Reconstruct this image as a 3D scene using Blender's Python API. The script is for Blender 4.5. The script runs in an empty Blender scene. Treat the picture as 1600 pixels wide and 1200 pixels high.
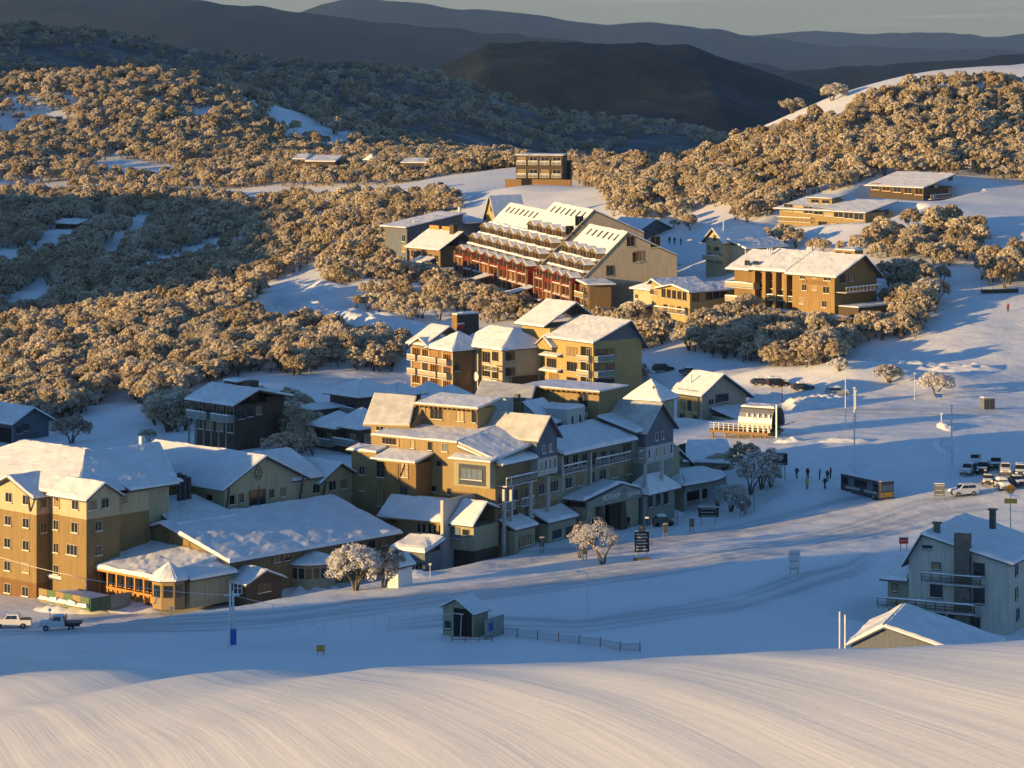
import bpy, math, random
import numpy as np
from mathutils import Vector, Matrix, noise

random.seed(7)
rng = np.random.default_rng(7)
scene = bpy.context.scene
COL = scene.collection
F = 5000.0                       # focal length in pixels of the 1600 px wide photograph

# ---------------------------------------------------------------- camera
cam_data = bpy.data.cameras.new('camera')
cam_data.sensor_width = 36.0
cam_data.lens = 36.0 * F / 1600.0
cam_data.shift_y = -600.0 / 1600.0
cam_data.clip_start = 1.0
cam_data.clip_end = 80000.0
cam = bpy.data.objects.new('camera', cam_data)
cam.rotation_euler = (math.pi / 2, 0, 0)
COL.objects.link(cam)
scene.camera = cam

# ---------------------------------------------------------------- sky, sun, exposure
SUN_EL = 6.2
SUN_A = 60.0                     # degrees left of straight behind the camera
SUN_TO = Vector((-math.sin(math.radians(SUN_A)) * math.cos(math.radians(SUN_EL)),
                 -math.cos(math.radians(SUN_A)) * math.cos(math.radians(SUN_EL)),
                 math.sin(math.radians(SUN_EL))))
world = bpy.data.worlds.new('World')
scene.world = world
world.use_nodes = True
wn = world.node_tree
wn.nodes.clear()
w_out = wn.nodes.new('ShaderNodeOutputWorld')
w_bg = wn.nodes.new('ShaderNodeBackground')
w_sky = wn.nodes.new('ShaderNodeTexSky')
w_sky.sky_type = 'NISHITA'
w_sky.sun_disc = False
w_sky.sun_elevation = math.radians(SUN_EL)
w_sky.sun_rotation = math.atan2(SUN_TO.x, SUN_TO.y)
w_sky.altitude = 1800
w_sky.air_density = 1.0
w_sky.dust_density = 0.4
w_sky.ozone_density = 3.0
w_bg.inputs['Strength'].default_value = 0.135
# low grey cloud bank along the whole horizon, with a few faint warm streaks above it
w_tc = wn.nodes.new('ShaderNodeTexCoord'); w_sep = wn.nodes.new('ShaderNodeSeparateXYZ')
wn.links.new(w_tc.outputs['Generated'], w_sep.inputs[0])
w_mr = wn.nodes.new('ShaderNodeMapRange'); w_mr.interpolation_type = 'SMOOTHSTEP'
w_mr.inputs[1].default_value = -0.01; w_mr.inputs[2].default_value = 0.10; w_mr.inputs[3].default_value = 0.62; w_mr.inputs[4].default_value = 0.0
wn.links.new(w_sep.outputs['Z'], w_mr.inputs[0])
w_mx = wn.nodes.new('ShaderNodeMix'); w_mx.data_type = 'RGBA'
w_map = wn.nodes.new('ShaderNodeMapping'); w_map.inputs['Scale'].default_value = (3.5, 3.5, 130.0)
wn.links.new(w_tc.outputs['Generated'], w_map.inputs[0])
w_nz = wn.nodes.new('ShaderNodeTexNoise'); w_nz.inputs['Scale'].default_value = 4.0; w_nz.inputs['Detail'].default_value = 5
wn.links.new(w_map.outputs[0], w_nz.inputs['Vector'])
w_cr = wn.nodes.new('ShaderNodeMix'); w_cr.data_type = 'RGBA'
w_cr.inputs['A'].default_value = (1.42, 1.34, 0.96, 1); w_cr.inputs['B'].default_value = (2.5, 2.15, 1.75, 1)
w_m2 = wn.nodes.new('ShaderNodeMapRange'); w_m2.inputs[1].default_value = 0.56; w_m2.inputs[2].default_value = 0.72
wn.links.new(w_nz.outputs['Fac'], w_m2.inputs[0]); wn.links.new(w_m2.outputs[0], w_cr.inputs['Factor'])
wn.links.new(w_mr.outputs[0], w_mx.inputs['Factor']); wn.links.new(w_sky.outputs[0], w_mx.inputs['A']); wn.links.new(w_cr.outputs['Result'], w_mx.inputs['B'])
wn.links.new(w_mx.outputs['Result'], w_bg.inputs['Color'])
wn.links.new(w_bg.outputs[0], w_out.inputs['Surface'])

sun_data = bpy.data.lights.new('sun', 'SUN')
sun_data.energy = 5.0
sun_data.color = (1.0, 0.63, 0.22)
sun_data.angle = math.radians(0.6)
sun = bpy.data.objects.new('sun', sun_data)
sun.rotation_euler = (-SUN_TO).to_track_quat('-Z', 'Y').to_euler()
sun.location = (-300, 100, 150)
COL.objects.link(sun)

vs = scene.view_settings
vs.view_transform = 'Standard'
vs.look = 'None'
vs.gamma = 1.0
vs.use_curve_mapping = False
vs.exposure = 0.86

scene.cycles.max_bounces = 4
scene.cycles.diffuse_bounces = 2
scene.cycles.glossy_bounces = 2
scene.cycles.transmission_bounces = 2
scene.cycles.volume_bounces = 0
scene.cycles.transparent_max_bounces = 4
scene.cycles.caustics_reflective = False
scene.cycles.caustics_refractive = False
scene.cycles.use_denoising = True
scene.cycles.use_adaptive_sampling = True
scene.cycles.adaptive_threshold = 0.03

def W(px, py, d):
    """world point that stands at distance d straight ahead and projects to photograph pixel (px, py)"""
    return Vector(((px - 800.0) * d / F, d, -py * d / F))

# ---------------------------------------------------------------- materials
MATS = {}
def mat(name, col, rough=0.75, var=0.12, scale=2.0, bump=0.0, bscale=20.0, metal=0.0, spec=0.3, emit=0.0, streak=False):
    if name in MATS:
        return MATS[name]
    m = bpy.data.materials.new(name)
    m.use_nodes = True
    nt = m.node_tree
    b = nt.nodes['Principled BSDF']
    b.inputs['Roughness'].default_value = rough
    b.inputs['Metallic'].default_value = metal
    b.inputs['Specular IOR Level'].default_value = spec
    tc = nt.nodes.new('ShaderNodeTexCoord')
    nz = nt.nodes.new('ShaderNodeTexNoise')
    nz.inputs['Scale'].default_value = scale
    nz.inputs['Detail'].default_value = 5
    nz.inputs['Roughness'].default_value = 0.65
    if streak:                      # rain and melt streaks run down the walls
        mp = nt.nodes.new('ShaderNodeMapping'); mp.inputs['Scale'].default_value = (2.2, 2.2, 0.28)
        nt.links.new(tc.outputs['Object'], mp.inputs[0]); nt.links.new(mp.outputs[0], nz.inputs['Vector'])
    else:
        nt.links.new(tc.outputs['Object'], nz.inputs['Vector'])
    mx = nt.nodes.new('ShaderNodeMix')
    mx.data_type = 'RGBA'
    mr = nt.nodes.new('ShaderNodeMapRange')
    mr.inputs[1].default_value = 0.3
    mr.inputs[2].default_value = 0.7
    nt.links.new(nz.outputs['Fac'], mr.inputs[0])
    nt.links.new(mr.outputs[0], mx.inputs['Factor'])
    mx.inputs['A'].default_value = (*[max(0, c * (1 - var)) for c in col], 1)
    mx.inputs['B'].default_value = (*[min(1, c * (1 + var)) for c in col], 1)
    nt.links.new(mx.outputs['Result'], b.inputs['Base Color'])
    if bump:
        n2 = nt.nodes.new('ShaderNodeTexNoise')
        n2.inputs['Scale'].default_value = bscale
        n2.inputs['Detail'].default_value = 4
        nt.links.new(tc.outputs['Object'], n2.inputs['Vector'])
        bp = nt.nodes.new('ShaderNodeBump')
        bp.inputs['Strength'].default_value = bump
        bp.inputs['Distance'].default_value = 0.1
        nt.links.new(n2.outputs['Fac'], bp.inputs['Height'])
        nt.links.new(bp.outputs['Normal'], b.inputs['Normal'])
    if emit:
        b.inputs['Emission Color'].default_value = (*col, 1)
        b.inputs['Emission Strength'].default_value = emit
    MATS[name] = m
    return m

mat('snow', (0.80, 0.82, 0.85), 0.65, 0.05, 0.35, 0.35, 1.6, spec=0.25)
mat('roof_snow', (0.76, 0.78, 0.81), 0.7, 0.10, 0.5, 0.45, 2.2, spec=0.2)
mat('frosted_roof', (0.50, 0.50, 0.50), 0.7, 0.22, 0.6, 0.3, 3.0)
mat('fascia', (0.10, 0.10, 0.11), 0.7)
mat('roof_dark', (0.07, 0.075, 0.085), 0.6)
mat('cream', (0.43, 0.37, 0.235), 0.85, 0.17, 0.9, streak=True)
mat('tan', (0.225, 0.160, 0.073), 0.85, 0.17, 0.9, streak=True)
mat('base_brown', (0.17, 0.095, 0.04), 0.85, 0.17, 0.9, streak=True)
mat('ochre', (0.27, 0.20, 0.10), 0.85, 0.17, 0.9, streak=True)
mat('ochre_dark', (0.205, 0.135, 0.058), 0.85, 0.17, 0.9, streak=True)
mat('yellow_wall', (0.37, 0.285, 0.12), 0.85, 0.17, 0.9, streak=True)
mat('sage', (0.30, 0.29, 0.20), 0.85, 0.17, 0.9, streak=True)
mat('grey_green', (0.24, 0.26, 0.22), 0.85, 0.17, 0.9, streak=True)
mat('slate_blue', (0.12, 0.14, 0.17), 0.8, 0.17, 0.9, streak=True)
mat('pale_grey', (0.42, 0.43, 0.42), 0.8, 0.17, 0.9, streak=True)
mat('white_paint', (0.70, 0.70, 0.68), 0.6, 0.06)
mat('pale_render', (0.46, 0.45, 0.40), 0.85, 0.17, 0.9, streak=True)
mat('grey_beige', (0.38, 0.33, 0.25), 0.85, 0.17, 0.9, streak=True)
mat('red', (0.20, 0.016, 0.013), 0.7, 0.17, 0.9, streak=True)
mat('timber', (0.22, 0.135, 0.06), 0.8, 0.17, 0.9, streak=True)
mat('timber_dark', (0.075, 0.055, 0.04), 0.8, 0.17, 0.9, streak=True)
mat('navy', (0.03, 0.045, 0.08), 0.6)
mat('brick', (0.26, 0.17, 0.07), 0.85, 0.17, 0.9, streak=True)
mat('stone', (0.13, 0.12, 0.10), 0.9, 0.3, 1.5, 0.6, 4.0)
mat('metal', (0.34, 0.34, 0.35), 0.45, 0.12, 2.0, metal=0.6)
mat('iced_metal', (0.62, 0.62, 0.62), 0.6, 0.15, 3.0)
mat('dark_metal', (0.05, 0.055, 0.06), 0.5)
mat('glass', (0.018, 0.022, 0.028), 0.12, 0.2, 1.0, spec=0.6)
mat('curtain', (0.26, 0.18, 0.09), 0.4, 0.25, 1.5, spec=0.5)
mat('blue_pane', (0.12, 0.16, 0.22), 0.15, 0.2, 1.0, spec=0.6)
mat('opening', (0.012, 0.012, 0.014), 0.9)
mat('frame_brown', (0.16, 0.10, 0.05), 0.7)
mat('frame_pale', (0.36, 0.31, 0.22), 0.7)
mat('orange_timber', (0.46, 0.22, 0.06), 0.7, 0.15)
mat('green_sheet', (0.10, 0.15, 0.08), 0.7, 0.15)
mat('grey_sheet', (0.24, 0.27, 0.26), 0.7, 0.2, 0.8)
mat('bark', (0.13, 0.10, 0.075), 0.9, 0.3, 4.0)
mat('rubber', (0.015, 0.015, 0.016), 0.8)
mat('car_white', (0.62, 0.64, 0.66), 0.35, 0.06, spec=0.5)
mat('car_silver', (0.36, 0.38, 0.40), 0.35, 0.06, spec=0.5)
mat('car_black', (0.015, 0.016, 0.018), 0.3, 0.06, spec=0.5)
mat('car_dark', (0.05, 0.055, 0.07), 0.3, 0.06, spec=0.5)
mat('car_red', (0.22, 0.02, 0.02), 0.35, 0.06, spec=0.5)
mat('lamp_glass', (0.75, 0.72, 0.6), 0.3, 0.03)
mat('lit_lamp', (1.0, 0.85, 0.55), 0.3, 0.03, emit=4.0)
mat('head_lamp', (0.8, 0.8, 0.75), 0.2, 0.03)
mat('tail_red', (0.45, 0.02, 0.02), 0.3, 0.03)
mat('orange', (0.75, 0.28, 0.03), 0.6)
mat('sign_orange', (0.65, 0.36, 0.05), 0.6)
mat('sign_white', (0.72, 0.72, 0.70), 0.6)
mat('sign_red', (0.40, 0.03, 0.03), 0.6)
mat('sign_dark', (0.025, 0.028, 0.035), 0.6)
mat('sign_blue', (0.03, 0.10, 0.36), 0.6)
mat('pad_blue', (0.035, 0.10, 0.42), 0.6)
mat('net_grey', (0.20, 0.17, 0.16), 0.8)
mat('post_red', (0.22, 0.05, 0.04), 0.7)
mat('skin', (0.45, 0.28, 0.20), 0.6)
mat('cloth_black', (0.02, 0.02, 0.024), 0.85)
mat('cloth_navy', (0.03, 0.04, 0.09), 0.85)
mat('cloth_yellow', (0.45, 0.42, 0.05), 0.85)
mat('cloth_red', (0.32, 0.03, 0.03), 0.85)
mat('cloth_grey', (0.16, 0.16, 0.17), 0.85)
# ---------------------------------------------------------------- terrain heights
CTRL = []
def cp(px, py, d):
    p = W(px, py, d); CTRL.append((p.x, p.y, p.z))
def cw(x, y, z):
    CTRL.append((x, y, z))
# near ski slope: bottom of frame, crest, drop behind the crest
for a in [(1600,1200,110),(1200,1200,126),(800,1200,147),(400,1200,178),(0,1200,226),(-500,1200,330),
          (1600,1350,92),(800,1350,121),(0,1350,173),(2200,1200,92),(2200,1000,112),
          (1600,1100,123),(1200,1100,143),(800,1100,172),(400,1100,215),(0,1105,284),
          (1600,1004,147),(1600,1012,165),(1400,1010,159),(1400,1014,175),(1200,1016,172),(1000,1026,188),(800,1036,206),(600,1041,233),(400,1043,266),(200,1046,301),(100,1046,316),(0,1048,330),(-200,1054,338),(-400,1064,342)]:
    cp(*a)
for px, d, z in [(1600,200,-43.5),(1600,250,-54),(1600,300,-65),(1200,220,-46.5),(1200,270,-58.5),(1200,325,-72.5),(800,260,-56.5),(800,305,-69),(800,340,-74.5),(400,300,-64.7),(400,335,-72.5),(1600,345,-73.5),(2200,250,-50),(2200,310,-64)]:
    cw((px-800)*d/F, d, z)
# flat village floor in front
for a in [(0,1000,383),(200,1010,379),(400,1008,380),(560,1000,383),(725,992,385),(918,962,400),(1100,975,393),(1240,900,428),(1330,1002,383),(1420,1000,385),(1540,996,396),(1600,1000,396),
          (57,935,442),(180,930,437),(330,930,435),(560,925,430),(690,868,463),(774,862,466),(850,845,475),(940,880,450),(1000,870,455),
          (1000,812,498),(1150,792,503),(1270,762,510),(1360,782,500),(1500,775,500),(1540,745,512),(1600,750,510),(1750,740,515),
          (1400,650,595),(1230,660,590),(1500,650,594),(1600,650,594),(1300,608,636),(1460,614,628),(1560,584,648),
          (1500,530,682),(1580,460,722),(1560,380,782),(1540,290,862),(1600,275,880),(1700,600,640),(1700,450,730),(1700,280,880)]:
    cp(*a)
# small sunlit mound between road and slope
for a in [(1350,578,650),(1290,582,652),(1420,585,650)]:
    cp(*a)
# right hill
for a in [(1700,92,1030),(1600,100,1030),(1440,114,1030),(1280,158,1020),(1215,190,1010),(1100,238,1010),(1000,285,1000),
          (1300,345,820),(1440,306,848),(1200,312,880),(1100,335,885),(1050,372,862),(1400,190,950),(1600,190,950),(1520,240,900),
          (1250,490,716),(1180,472,732),(1350,482,716),(1440,440,738),(1200,540,692),(1320,560,676),(1050,512,742),(1060,582,672),(1180,588,656),(975,612,660)]:
    cp(*a)
for px, d, z in [(1700,1120,-40),(1500,1120,-46),(1300,1110,-58),(1150,1120,-70)]:
    cw((px-800)*d/F, d, z)
# centre: red apartments, road, apartment row
for a in [(715,445,860),(800,466,810),(895,495,770),(980,470,790),(640,405,885),(680,412,868),(440,462,850),(480,445,880),(560,492,815),(650,520,762),(620,465,820),
          (1000,420,840),(845,288,1000),(700,295,1055),(600,302,1080),(950,300,1010),
          (650,630,662),(800,626,658),(500,520,765),(430,560,705),(350,600,655),(250,625,665),(400,482,805),(200,565,722),(0,640,665),(-150,650,670),
          (350,692,562),(530,692,570),(100,690,592),(200,650,632),(0,700,592),(-150,700,592)]:
    cp(*a)
# left valley and left hill
for a in [(300,430,950),(100,480,925),(0,520,890),(-200,540,880),(450,400,960),(300,335,1105),(100,345,1085),(-200,345,1080),(500,330,1080),
          (100,295,1210),(250,268,1260),(0,300,1200),(400,285,1180),(550,268,1200),(700,268,1180),(850,262,1130),(1000,268,1120),
          (250,122,1500),(0,130,1500),(-250,130,1500),(100,210,1380),(250,205,1380),(400,205,1400),(430,165,1500),(500,215,1420),(560,245,1360),(800,252,1300)]:
    cp(*a)
for x, y, z in [(-250,1650,-75),(-80,1650,-90),(100,1600,-100),(250,1500,-100),(-450,1600,-60),(300,1250,-80)]:
    cw(x, y, z)

CT = np.array(CTRL)
_S = 100.0
def _phi(r2):
    return np.where(r2 > 1e-12, 0.5 * r2 * np.log(np.maximum(r2, 1e-12)), 0.0)
_n = len(CT)
_P = CT[:, :2] / _S
_r2 = ((_P[:, None, :] - _P[None, :, :]) ** 2).sum(-1)
_A = np.zeros((_n + 3, _n + 3))
_A[:_n, :_n] = _phi(_r2) + np.eye(_n) * 0.002
_A[:_n, _n] = 1; _A[:_n, _n + 1:] = _P
_A[_n, :_n] = 1; _A[_n + 1:, :_n] = _P.T
_sol = np.linalg.solve(_A, np.concatenate([CT[:, 2], np.zeros(3)]))

def _lat(ix, iy, seed):
    h = np.sin(ix * 127.1 + iy * 311.7 + seed * 74.7) * 43758.5453
    return h - np.floor(h)
def vnoise(x, y, seed=0):
    ix, iy = np.floor(x), np.floor(y)
    fx, fy = x - ix, y - iy
    fx = fx * fx * (3 - 2 * fx); fy = fy * fy * (3 - 2 * fy)
    a = _lat(ix, iy, seed); b = _lat(ix + 1, iy, seed); c = _lat(ix, iy + 1, seed); d = _lat(ix + 1, iy + 1, seed)
    return (a * (1 - fx) + b * fx) * (1 - fy) + (c * (1 - fx) + d * fx) * fy - 0.5
def bump2(x, y, cx, cy, sx, sy, h):
    return h * np.exp(-((x - cx) / sx) ** 2 - ((y - cy) / sy) ** 2)
def smooth(e0, e1, x):
    t = np.clip((x - e0) / (e1 - e0), 0, 1)
    return t * t * (3 - 2 * t)

# level benches cut for the buildings: pixel, distance, yaw, extents along local x and y
BENCH = []
def bench(px, py, d, al, x0, x1, y0, y1, dz=0.0, soft=5.0):
    o = W(px, py, d); a = math.radians(al)
    BENCH.append((o.x, o.y, o.z + dz, math.cos(a), math.sin(a), x0, x1, y0, y1, soft))
bench(1352,356,822,50, -4,14,-4,32, -.6); bench(1443,320,850,50, -4,15,-4,22, -.6); bench(1304,492,714,45, -3,18,-7,36, .2)
bench(879,288,1000,80, -8,12,-4,20); bench(1078,506,735,35, -3,18,-3,22, .3); bench(1018,448,800,38, -3,10,-4,14, .3); bench(1130,414,792,40, -3,16,-8,10, .3)
bench(893,495,770,17.3, -10,30,-9,102, .3, 8); bench(688,420,872,40, -5,12,-2,18, .3); bench(636,404,890,45, -2,24,-3,12, .3)
bench(57,935,442,47, -24,60,-30,40, .2); bench(774,862,466,56, -9,60,-10,30, .2); bench(927,634,652,38, -4,16,-3,28, .3); bench(785,632,660,38, -4,14,-3,18, .3); bench(708,630,664,38, -4,12,-3,18, .3)
bench(1097,662,612,40, -3,14,-8,12, .3); bench(1577,996,400,64, -3,18,-6,18, .3); bench(522,264,1180,78, -4,12,-3,18); bench(664,262,1150,78,-4,8,-2,10); bench(120,358,1065,70,-4,8,-2,10); bench(583,257,1180,60,-3,5,-2,5)
bench(368,706,556,45, -4,13,-4,14, .2); bench(714,528,745,35,-2,8,-3,6,.3); bench(775,352,905,30,-2,10,-2,7,.2); bench(22,692,598,45,-3,10,-6,15,.2)

BANK = [W(a, b, 78.5 * F / b) for a, b in [(388,486),(405,474),(432,470),(475,480),(560,505),(640,529),(700,548)]]
BANK2 = [W(a, b, 78.0 * F / b) for a, b in [(452,446),(500,452),(505,468),(560,486),(640,506),(700,522)]]
def along(x, y, line, width):
    best = np.full(x.shape, 1e9)
    for p, q in zip(line, line[1:]):
        dx, dy = q.x - p.x, q.y - p.y; L2 = dx * dx + dy * dy
        t = np.clip(((x - p.x) * dx + (y - p.y) * dy) / L2, 0, 1)
        best = np.minimum(best, (x - p.x - t * dx) ** 2 + (y - p.y - t * dy) ** 2)
    return np.exp(-best / width ** 2)

def ground_z(x, y):
    x = np.atleast_1d(np.asarray(x, float)); y = np.atleast_1d(np.asarray(y, float))
    out = np.zeros(x.shape)
    flat = np.stack([x.ravel(), y.ravel()], 1) / _S
    res = np.empty(len(flat))
    for i in range(0, len(flat), 20000):
        q = flat[i:i + 20000]
        r2 = ((q[:, None, :] - _P[None, :, :]) ** 2).sum(-1)
        res[i:i + 20000] = _phi(r2) @ _sol[:_n] + _sol[_n] + q @ _sol[_n + 1:]
    out = res.reshape(x.shape)
    # wooded spur added outside the view, its profile shaped to keep the plaza in shade
    top = np.interp(y, [258, 268, 276, 281, 300, 320, 340, 354], [-90, -60, -52, -44, -42, -50, -63, -90])
    top3 = np.interp(y, [412, 440, 500, 540, 572], [-95, -60, -52, -54, -95])  # unseen hill added to shade the ground round the dark timber house
    out = out + smooth(-125, -155, x) * smooth(-290, -240, x) * np.maximum(0, top3 - out)
    wsp = smooth(-112, -140, x) * smooth(-225, -170, x)
    top2 = np.interp(y, [760, 800, 900, 1010, 1060], [-95, -44, -38, -44, -95])  # unseen ridge added to shade the left valley floor
    out = out + smooth(-235, -310, x) * np.maximum(0, top2 - out)
    out = out + wsp * np.maximum(0, top - out)
    # natural relief
    far = smooth(330, 420, y)
    out = out + far * (vnoise(x / 34, y / 34, 1) * 1.3 + vnoise(x / 11, y / 11, 2) * 0.55) * (0.35 + 0.65 * smooth(560, 720, y))
    out = out + far * vnoise(x / 4.2, y / 4.2, 3) * 0.16
    for (bx, by, bz, c, sn, x0, x1, y0, y1, soft) in BENCH:
        u = (x - bx) * c + (y - by) * sn; v = -(x - bx) * sn + (y - by) * c
        dist = np.sqrt(np.maximum(0, np.maximum(x0 - u, u - x1)) ** 2 + np.maximum(0, np.maximum(y0 - v, v - y1)) ** 2)
        k = 1 - smooth(0, soft, dist)
        out = np.where(k > 0, out + k * np.minimum(0, bz - out), out)
    out = out + bump2(x, y, -38, 834, 20, 16, 4.5) + bump2(x, y, 67, 648, 13, 9, 2.6) + bump2(x, y, 86, 640, 9, 7, 1.8) + bump2(x, y, 52, 655, 8, 7, 1.5)
    if y.max() > 690 and y.min() < 900:
        out = out + along(x, y, BANK, 3.2) * (2.6 + 2.2 * vnoise(x / 6, y / 6, 51)) + along(x, y, BANK2, 4.0) * (1.8 + 1.6 * vnoise(x / 5, y / 5, 52))
    near = 1 - smooth(300, 345, y)
    out = out + near * (vnoise(x / 50, y / 90, 4) * 0.35)
    return out
def gz(x, y):
    return float(ground_z(x, y)[0])
def on_ground(px, py, d0=None):
    """walk the view ray of a photograph pixel until it meets the ground"""
    dz = py and 78.0 * F / py
    ds = np.arange(max(335, dz * .72), max(430, dz * 1.25), 1.5)
    xs = (px - 800) * ds / F; zs = -py * ds / F
    g = ground_z(xs, ds)
    hit = np.nonzero(zs <= g)[0]
    d = ds[hit[0]] if len(hit) else (d0 or 600)
    return float(d)

# ---------------------------------------------------------------- snow materials for the ground
def ground_material(name, kind):
    m = bpy.data.materials.new(name); m.use_nodes = True
    nt = m.node_tree; b = nt.nodes['Principled BSDF']
    b.inputs['Roughness'].default_value = 0.6
    b.inputs['Specular IOR Level'].default_value = 0.25
    g = nt.nodes.new('ShaderNodeNewGeometry')
    nz = nt.nodes.new('ShaderNodeTexNoise'); nz.inputs['Scale'].default_value = 0.06; nz.inputs['Detail'].default_value = 8; nz.inputs['Roughness'].default_value = 0.6
    nt.links.new(g.outputs['Position'], nz.inputs['Vector'])
    mx = nt.nodes.new('ShaderNodeMix'); mx.data_type = 'RGBA'
    mx.inputs['A'].default_value = (0.74, 0.77, 0.81, 1); mx.inputs['B'].default_value = (0.84, 0.86, 0.88, 1)
    nt.links.new(nz.outputs['Fac'], mx.inputs['Factor'])
    col = mx.outputs['Result']
    if kind == 'worn':              # packed, slightly dirty snow where wheels and boots pass
        wa = nt.nodes.new('ShaderNodeAttribute'); wa.attribute_name = 'track'
        wx = nt.nodes.new('ShaderNodeMix'); wx.data_type = 'RGBA'; wx.inputs['B'].default_value = (0.50, 0.52, 0.55, 1)
        nt.links.new(wa.outputs['Fac'], wx.inputs['Factor']); nt.links.new(col, wx.inputs['A']); col = wx.outputs['Result']
    if kind == 'slope': mx.inputs['A'].default_value = (0.68, 0.69, 0.70, 1); mx.inputs['B'].default_value = (0.80, 0.80, 0.80, 1)
    nt.links.new(col, b.inputs['Base Color'])
    n2 = nt.nodes.new('ShaderNodeTexNoise'); n2.inputs['Scale'].default_value = 0.9 if kind != 'slope' else 2.5; n2.inputs['Detail'].default_value = 6
    nt.links.new(g.outputs['Position'], n2.inputs['Vector'])
    bp = nt.nodes.new('ShaderNodeBump'); bp.inputs['Strength'].default_value = 0.35 if kind != 'slope' else 0.25; bp.inputs['Distance'].default_value = 0.25 if kind != 'slope' else 0.06
    nt.links.new(n2.outputs['Fac'], bp.inputs['Height'])
    last = bp
    if kind == 'slope':
        # streaks left by the groomer: noise drawn out along the tracks, broad passes and fine combing
        at = nt.nodes.new('ShaderNodeAttribute'); at.attribute_name = 'track'
        sp = nt.nodes.new('ShaderNodeSeparateXYZ'); nt.links.new(g.outputs['Position'], sp.inputs[0])
        for f_s, f_y, st, di in ((0.30, 0.008, 0.5, 0.20), (1.1, 0.012, 0.5, 0.07), (5.5, 0.03, 0.6, 0.022)):
            m1 = nt.nodes.new('ShaderNodeMath'); m1.operation = 'MULTIPLY'; m1.inputs[1].default_value = f_s; nt.links.new(at.outputs['Fac'], m1.inputs[0])
            m2 = nt.nodes.new('ShaderNodeMath'); m2.operation = 'MULTIPLY'; m2.inputs[1].default_value = f_y; nt.links.new(sp.outputs['Y'], m2.inputs[0])
            cv = nt.nodes.new('ShaderNodeCombineXYZ'); nt.links.new(m1.outputs[0], cv.inputs[0]); nt.links.new(m2.outputs[0], cv.inputs[1])
            nn = nt.nodes.new('ShaderNodeTexNoise'); nn.inputs['Scale'].default_value = 1.0; nn.inputs['Detail'].default_value = 3; nt.links.new(cv.outputs[0], nn.inputs['Vector'])
            b2 = nt.nodes.new('ShaderNodeBump'); b2.inputs['Strength'].default_value = st; b2.inputs['Distance'].default_value = di
            nt.links.new(nn.outputs['Fac'], b2.inputs['Height']); nt.links.new(last.outputs['Normal'], b2.inputs['Normal'])
            last = b2
    nt.links.new(last.outputs['Normal'], b.inputs['Normal'])
    return m
SNOW_GROUND = ground_material('ground_snow', 'ground')
SNOW_WORN = ground_material('worn_snow', 'worn')
SNOW_SLOPE = ground_material('groomed_snow', 'slope')

def sheet(name, x0, x1, y0, y1, step, material, zfun, attr=None):
    nx = int((x1 - x0) / step) + 1; ny = int((y1 - y0) / step) + 1
    xs = np.linspace(x0, x1, nx); ys = np.linspace(y0, y1, ny)
    X, Y = np.meshgrid(xs, ys)
    Z = zfun(X, Y)
    v = np.stack([X.ravel(), Y.ravel(), Z.ravel()], 1)
    i = np.arange(nx * ny).reshape(ny, nx)
    f = np.stack([i[:-1, :-1].ravel(), i[:-1, 1:].ravel(), i[1:, 1:].ravel(), i[1:, :-1].ravel()], 1)
    me = bpy.data.meshes.new(name)
    me.vertices.add(len(v)); me.vertices.foreach_set('co', v.ravel())
    me.loops.add(f.size); me.loops.foreach_set('vertex_index', f.ravel().astype(np.int32))
    me.polygons.add(len(f))
    me.polygons.foreach_set('loop_start', np.arange(0, f.size, 4, dtype=np.int32))
    me.polygons.foreach_set('loop_total', np.full(len(f), 4, dtype=np.int32))
    me.polygons.foreach_set('use_smooth', np.ones(len(f), dtype=bool))
    me.update()
    if attr is not None:
        at = me.attributes.new('track', 'FLOAT', 'POINT')
        at.data.foreach_set('value', attr(X, Y).ravel().astype(np.float32))
    me.materials.append(material)
    o = bpy.data.objects.new(name, me)
    COL.objects.link(o)
    o['kind'] = 'structure'
    return o

def track_coord(x, y):
    return x + 0.14 * (y - 140) + 0.00048 * (y - 140) ** 2 + 1.2 * vnoise(x / 60, y / 90, 9)
def slope_z(x, y):
    z = ground_z(x, y)
    fade = 1 - smooth(318, 345, y)
    s_ = track_coord(x, y)
    return z + fade * (0.25 + 0.75 * (1 - smooth(215, 290, y))) * (0.09 * vnoise(s_ / 2.3, y / 80, 5) + 0.04 * vnoise(s_ / 1.1, y / 50, 6))
ski_slope = sheet('ski_slope', -110, 90, 70, 346, 0.55, SNOW_SLOPE, slope_z, track_coord)
ROADS = [  # wheel tracks and trodden lines: pixel polylines on the village floor
    ([(-60,985),(200,972),(420,968),(700,930),(900,905),(1100,880),(1300,835),(1450,800),(1600,790)], 6),
    ([(1600,655),(1450,655),(1330,652),(1240,645)], 4), ([(1600,790),(1480,762),(1400,745),(1385,720)], 3),
    ([(700,875),(850,850),(1000,840),(1150,815),(1300,790),(1395,780)], 4), ([(560,1000),(700,985),(900,1000),(1150,960),(1330,900),(1400,840)], 4),
]
RUTS = []
for line, n in ROADS:
    P_ = [W(a, b, 78.5 * F / b) for a, b in line]
    Q_ = []
    for i in range(len(P_) - 1):
        for k in range(12): Q_.append(P_[i].lerp(P_[i + 1], k / 12))
    for k in range(n):
        off = (k - (n - 1) / 2) * 1.5 + rng.uniform(-.4, .4)
        RUTS.append((np.array([(q.x, q.y + off * 2.2 + .8 * math.sin(i * .21 + k * 2)) for i, q in enumerate(Q_)]), rng.uniform(.03, .07)))
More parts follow.
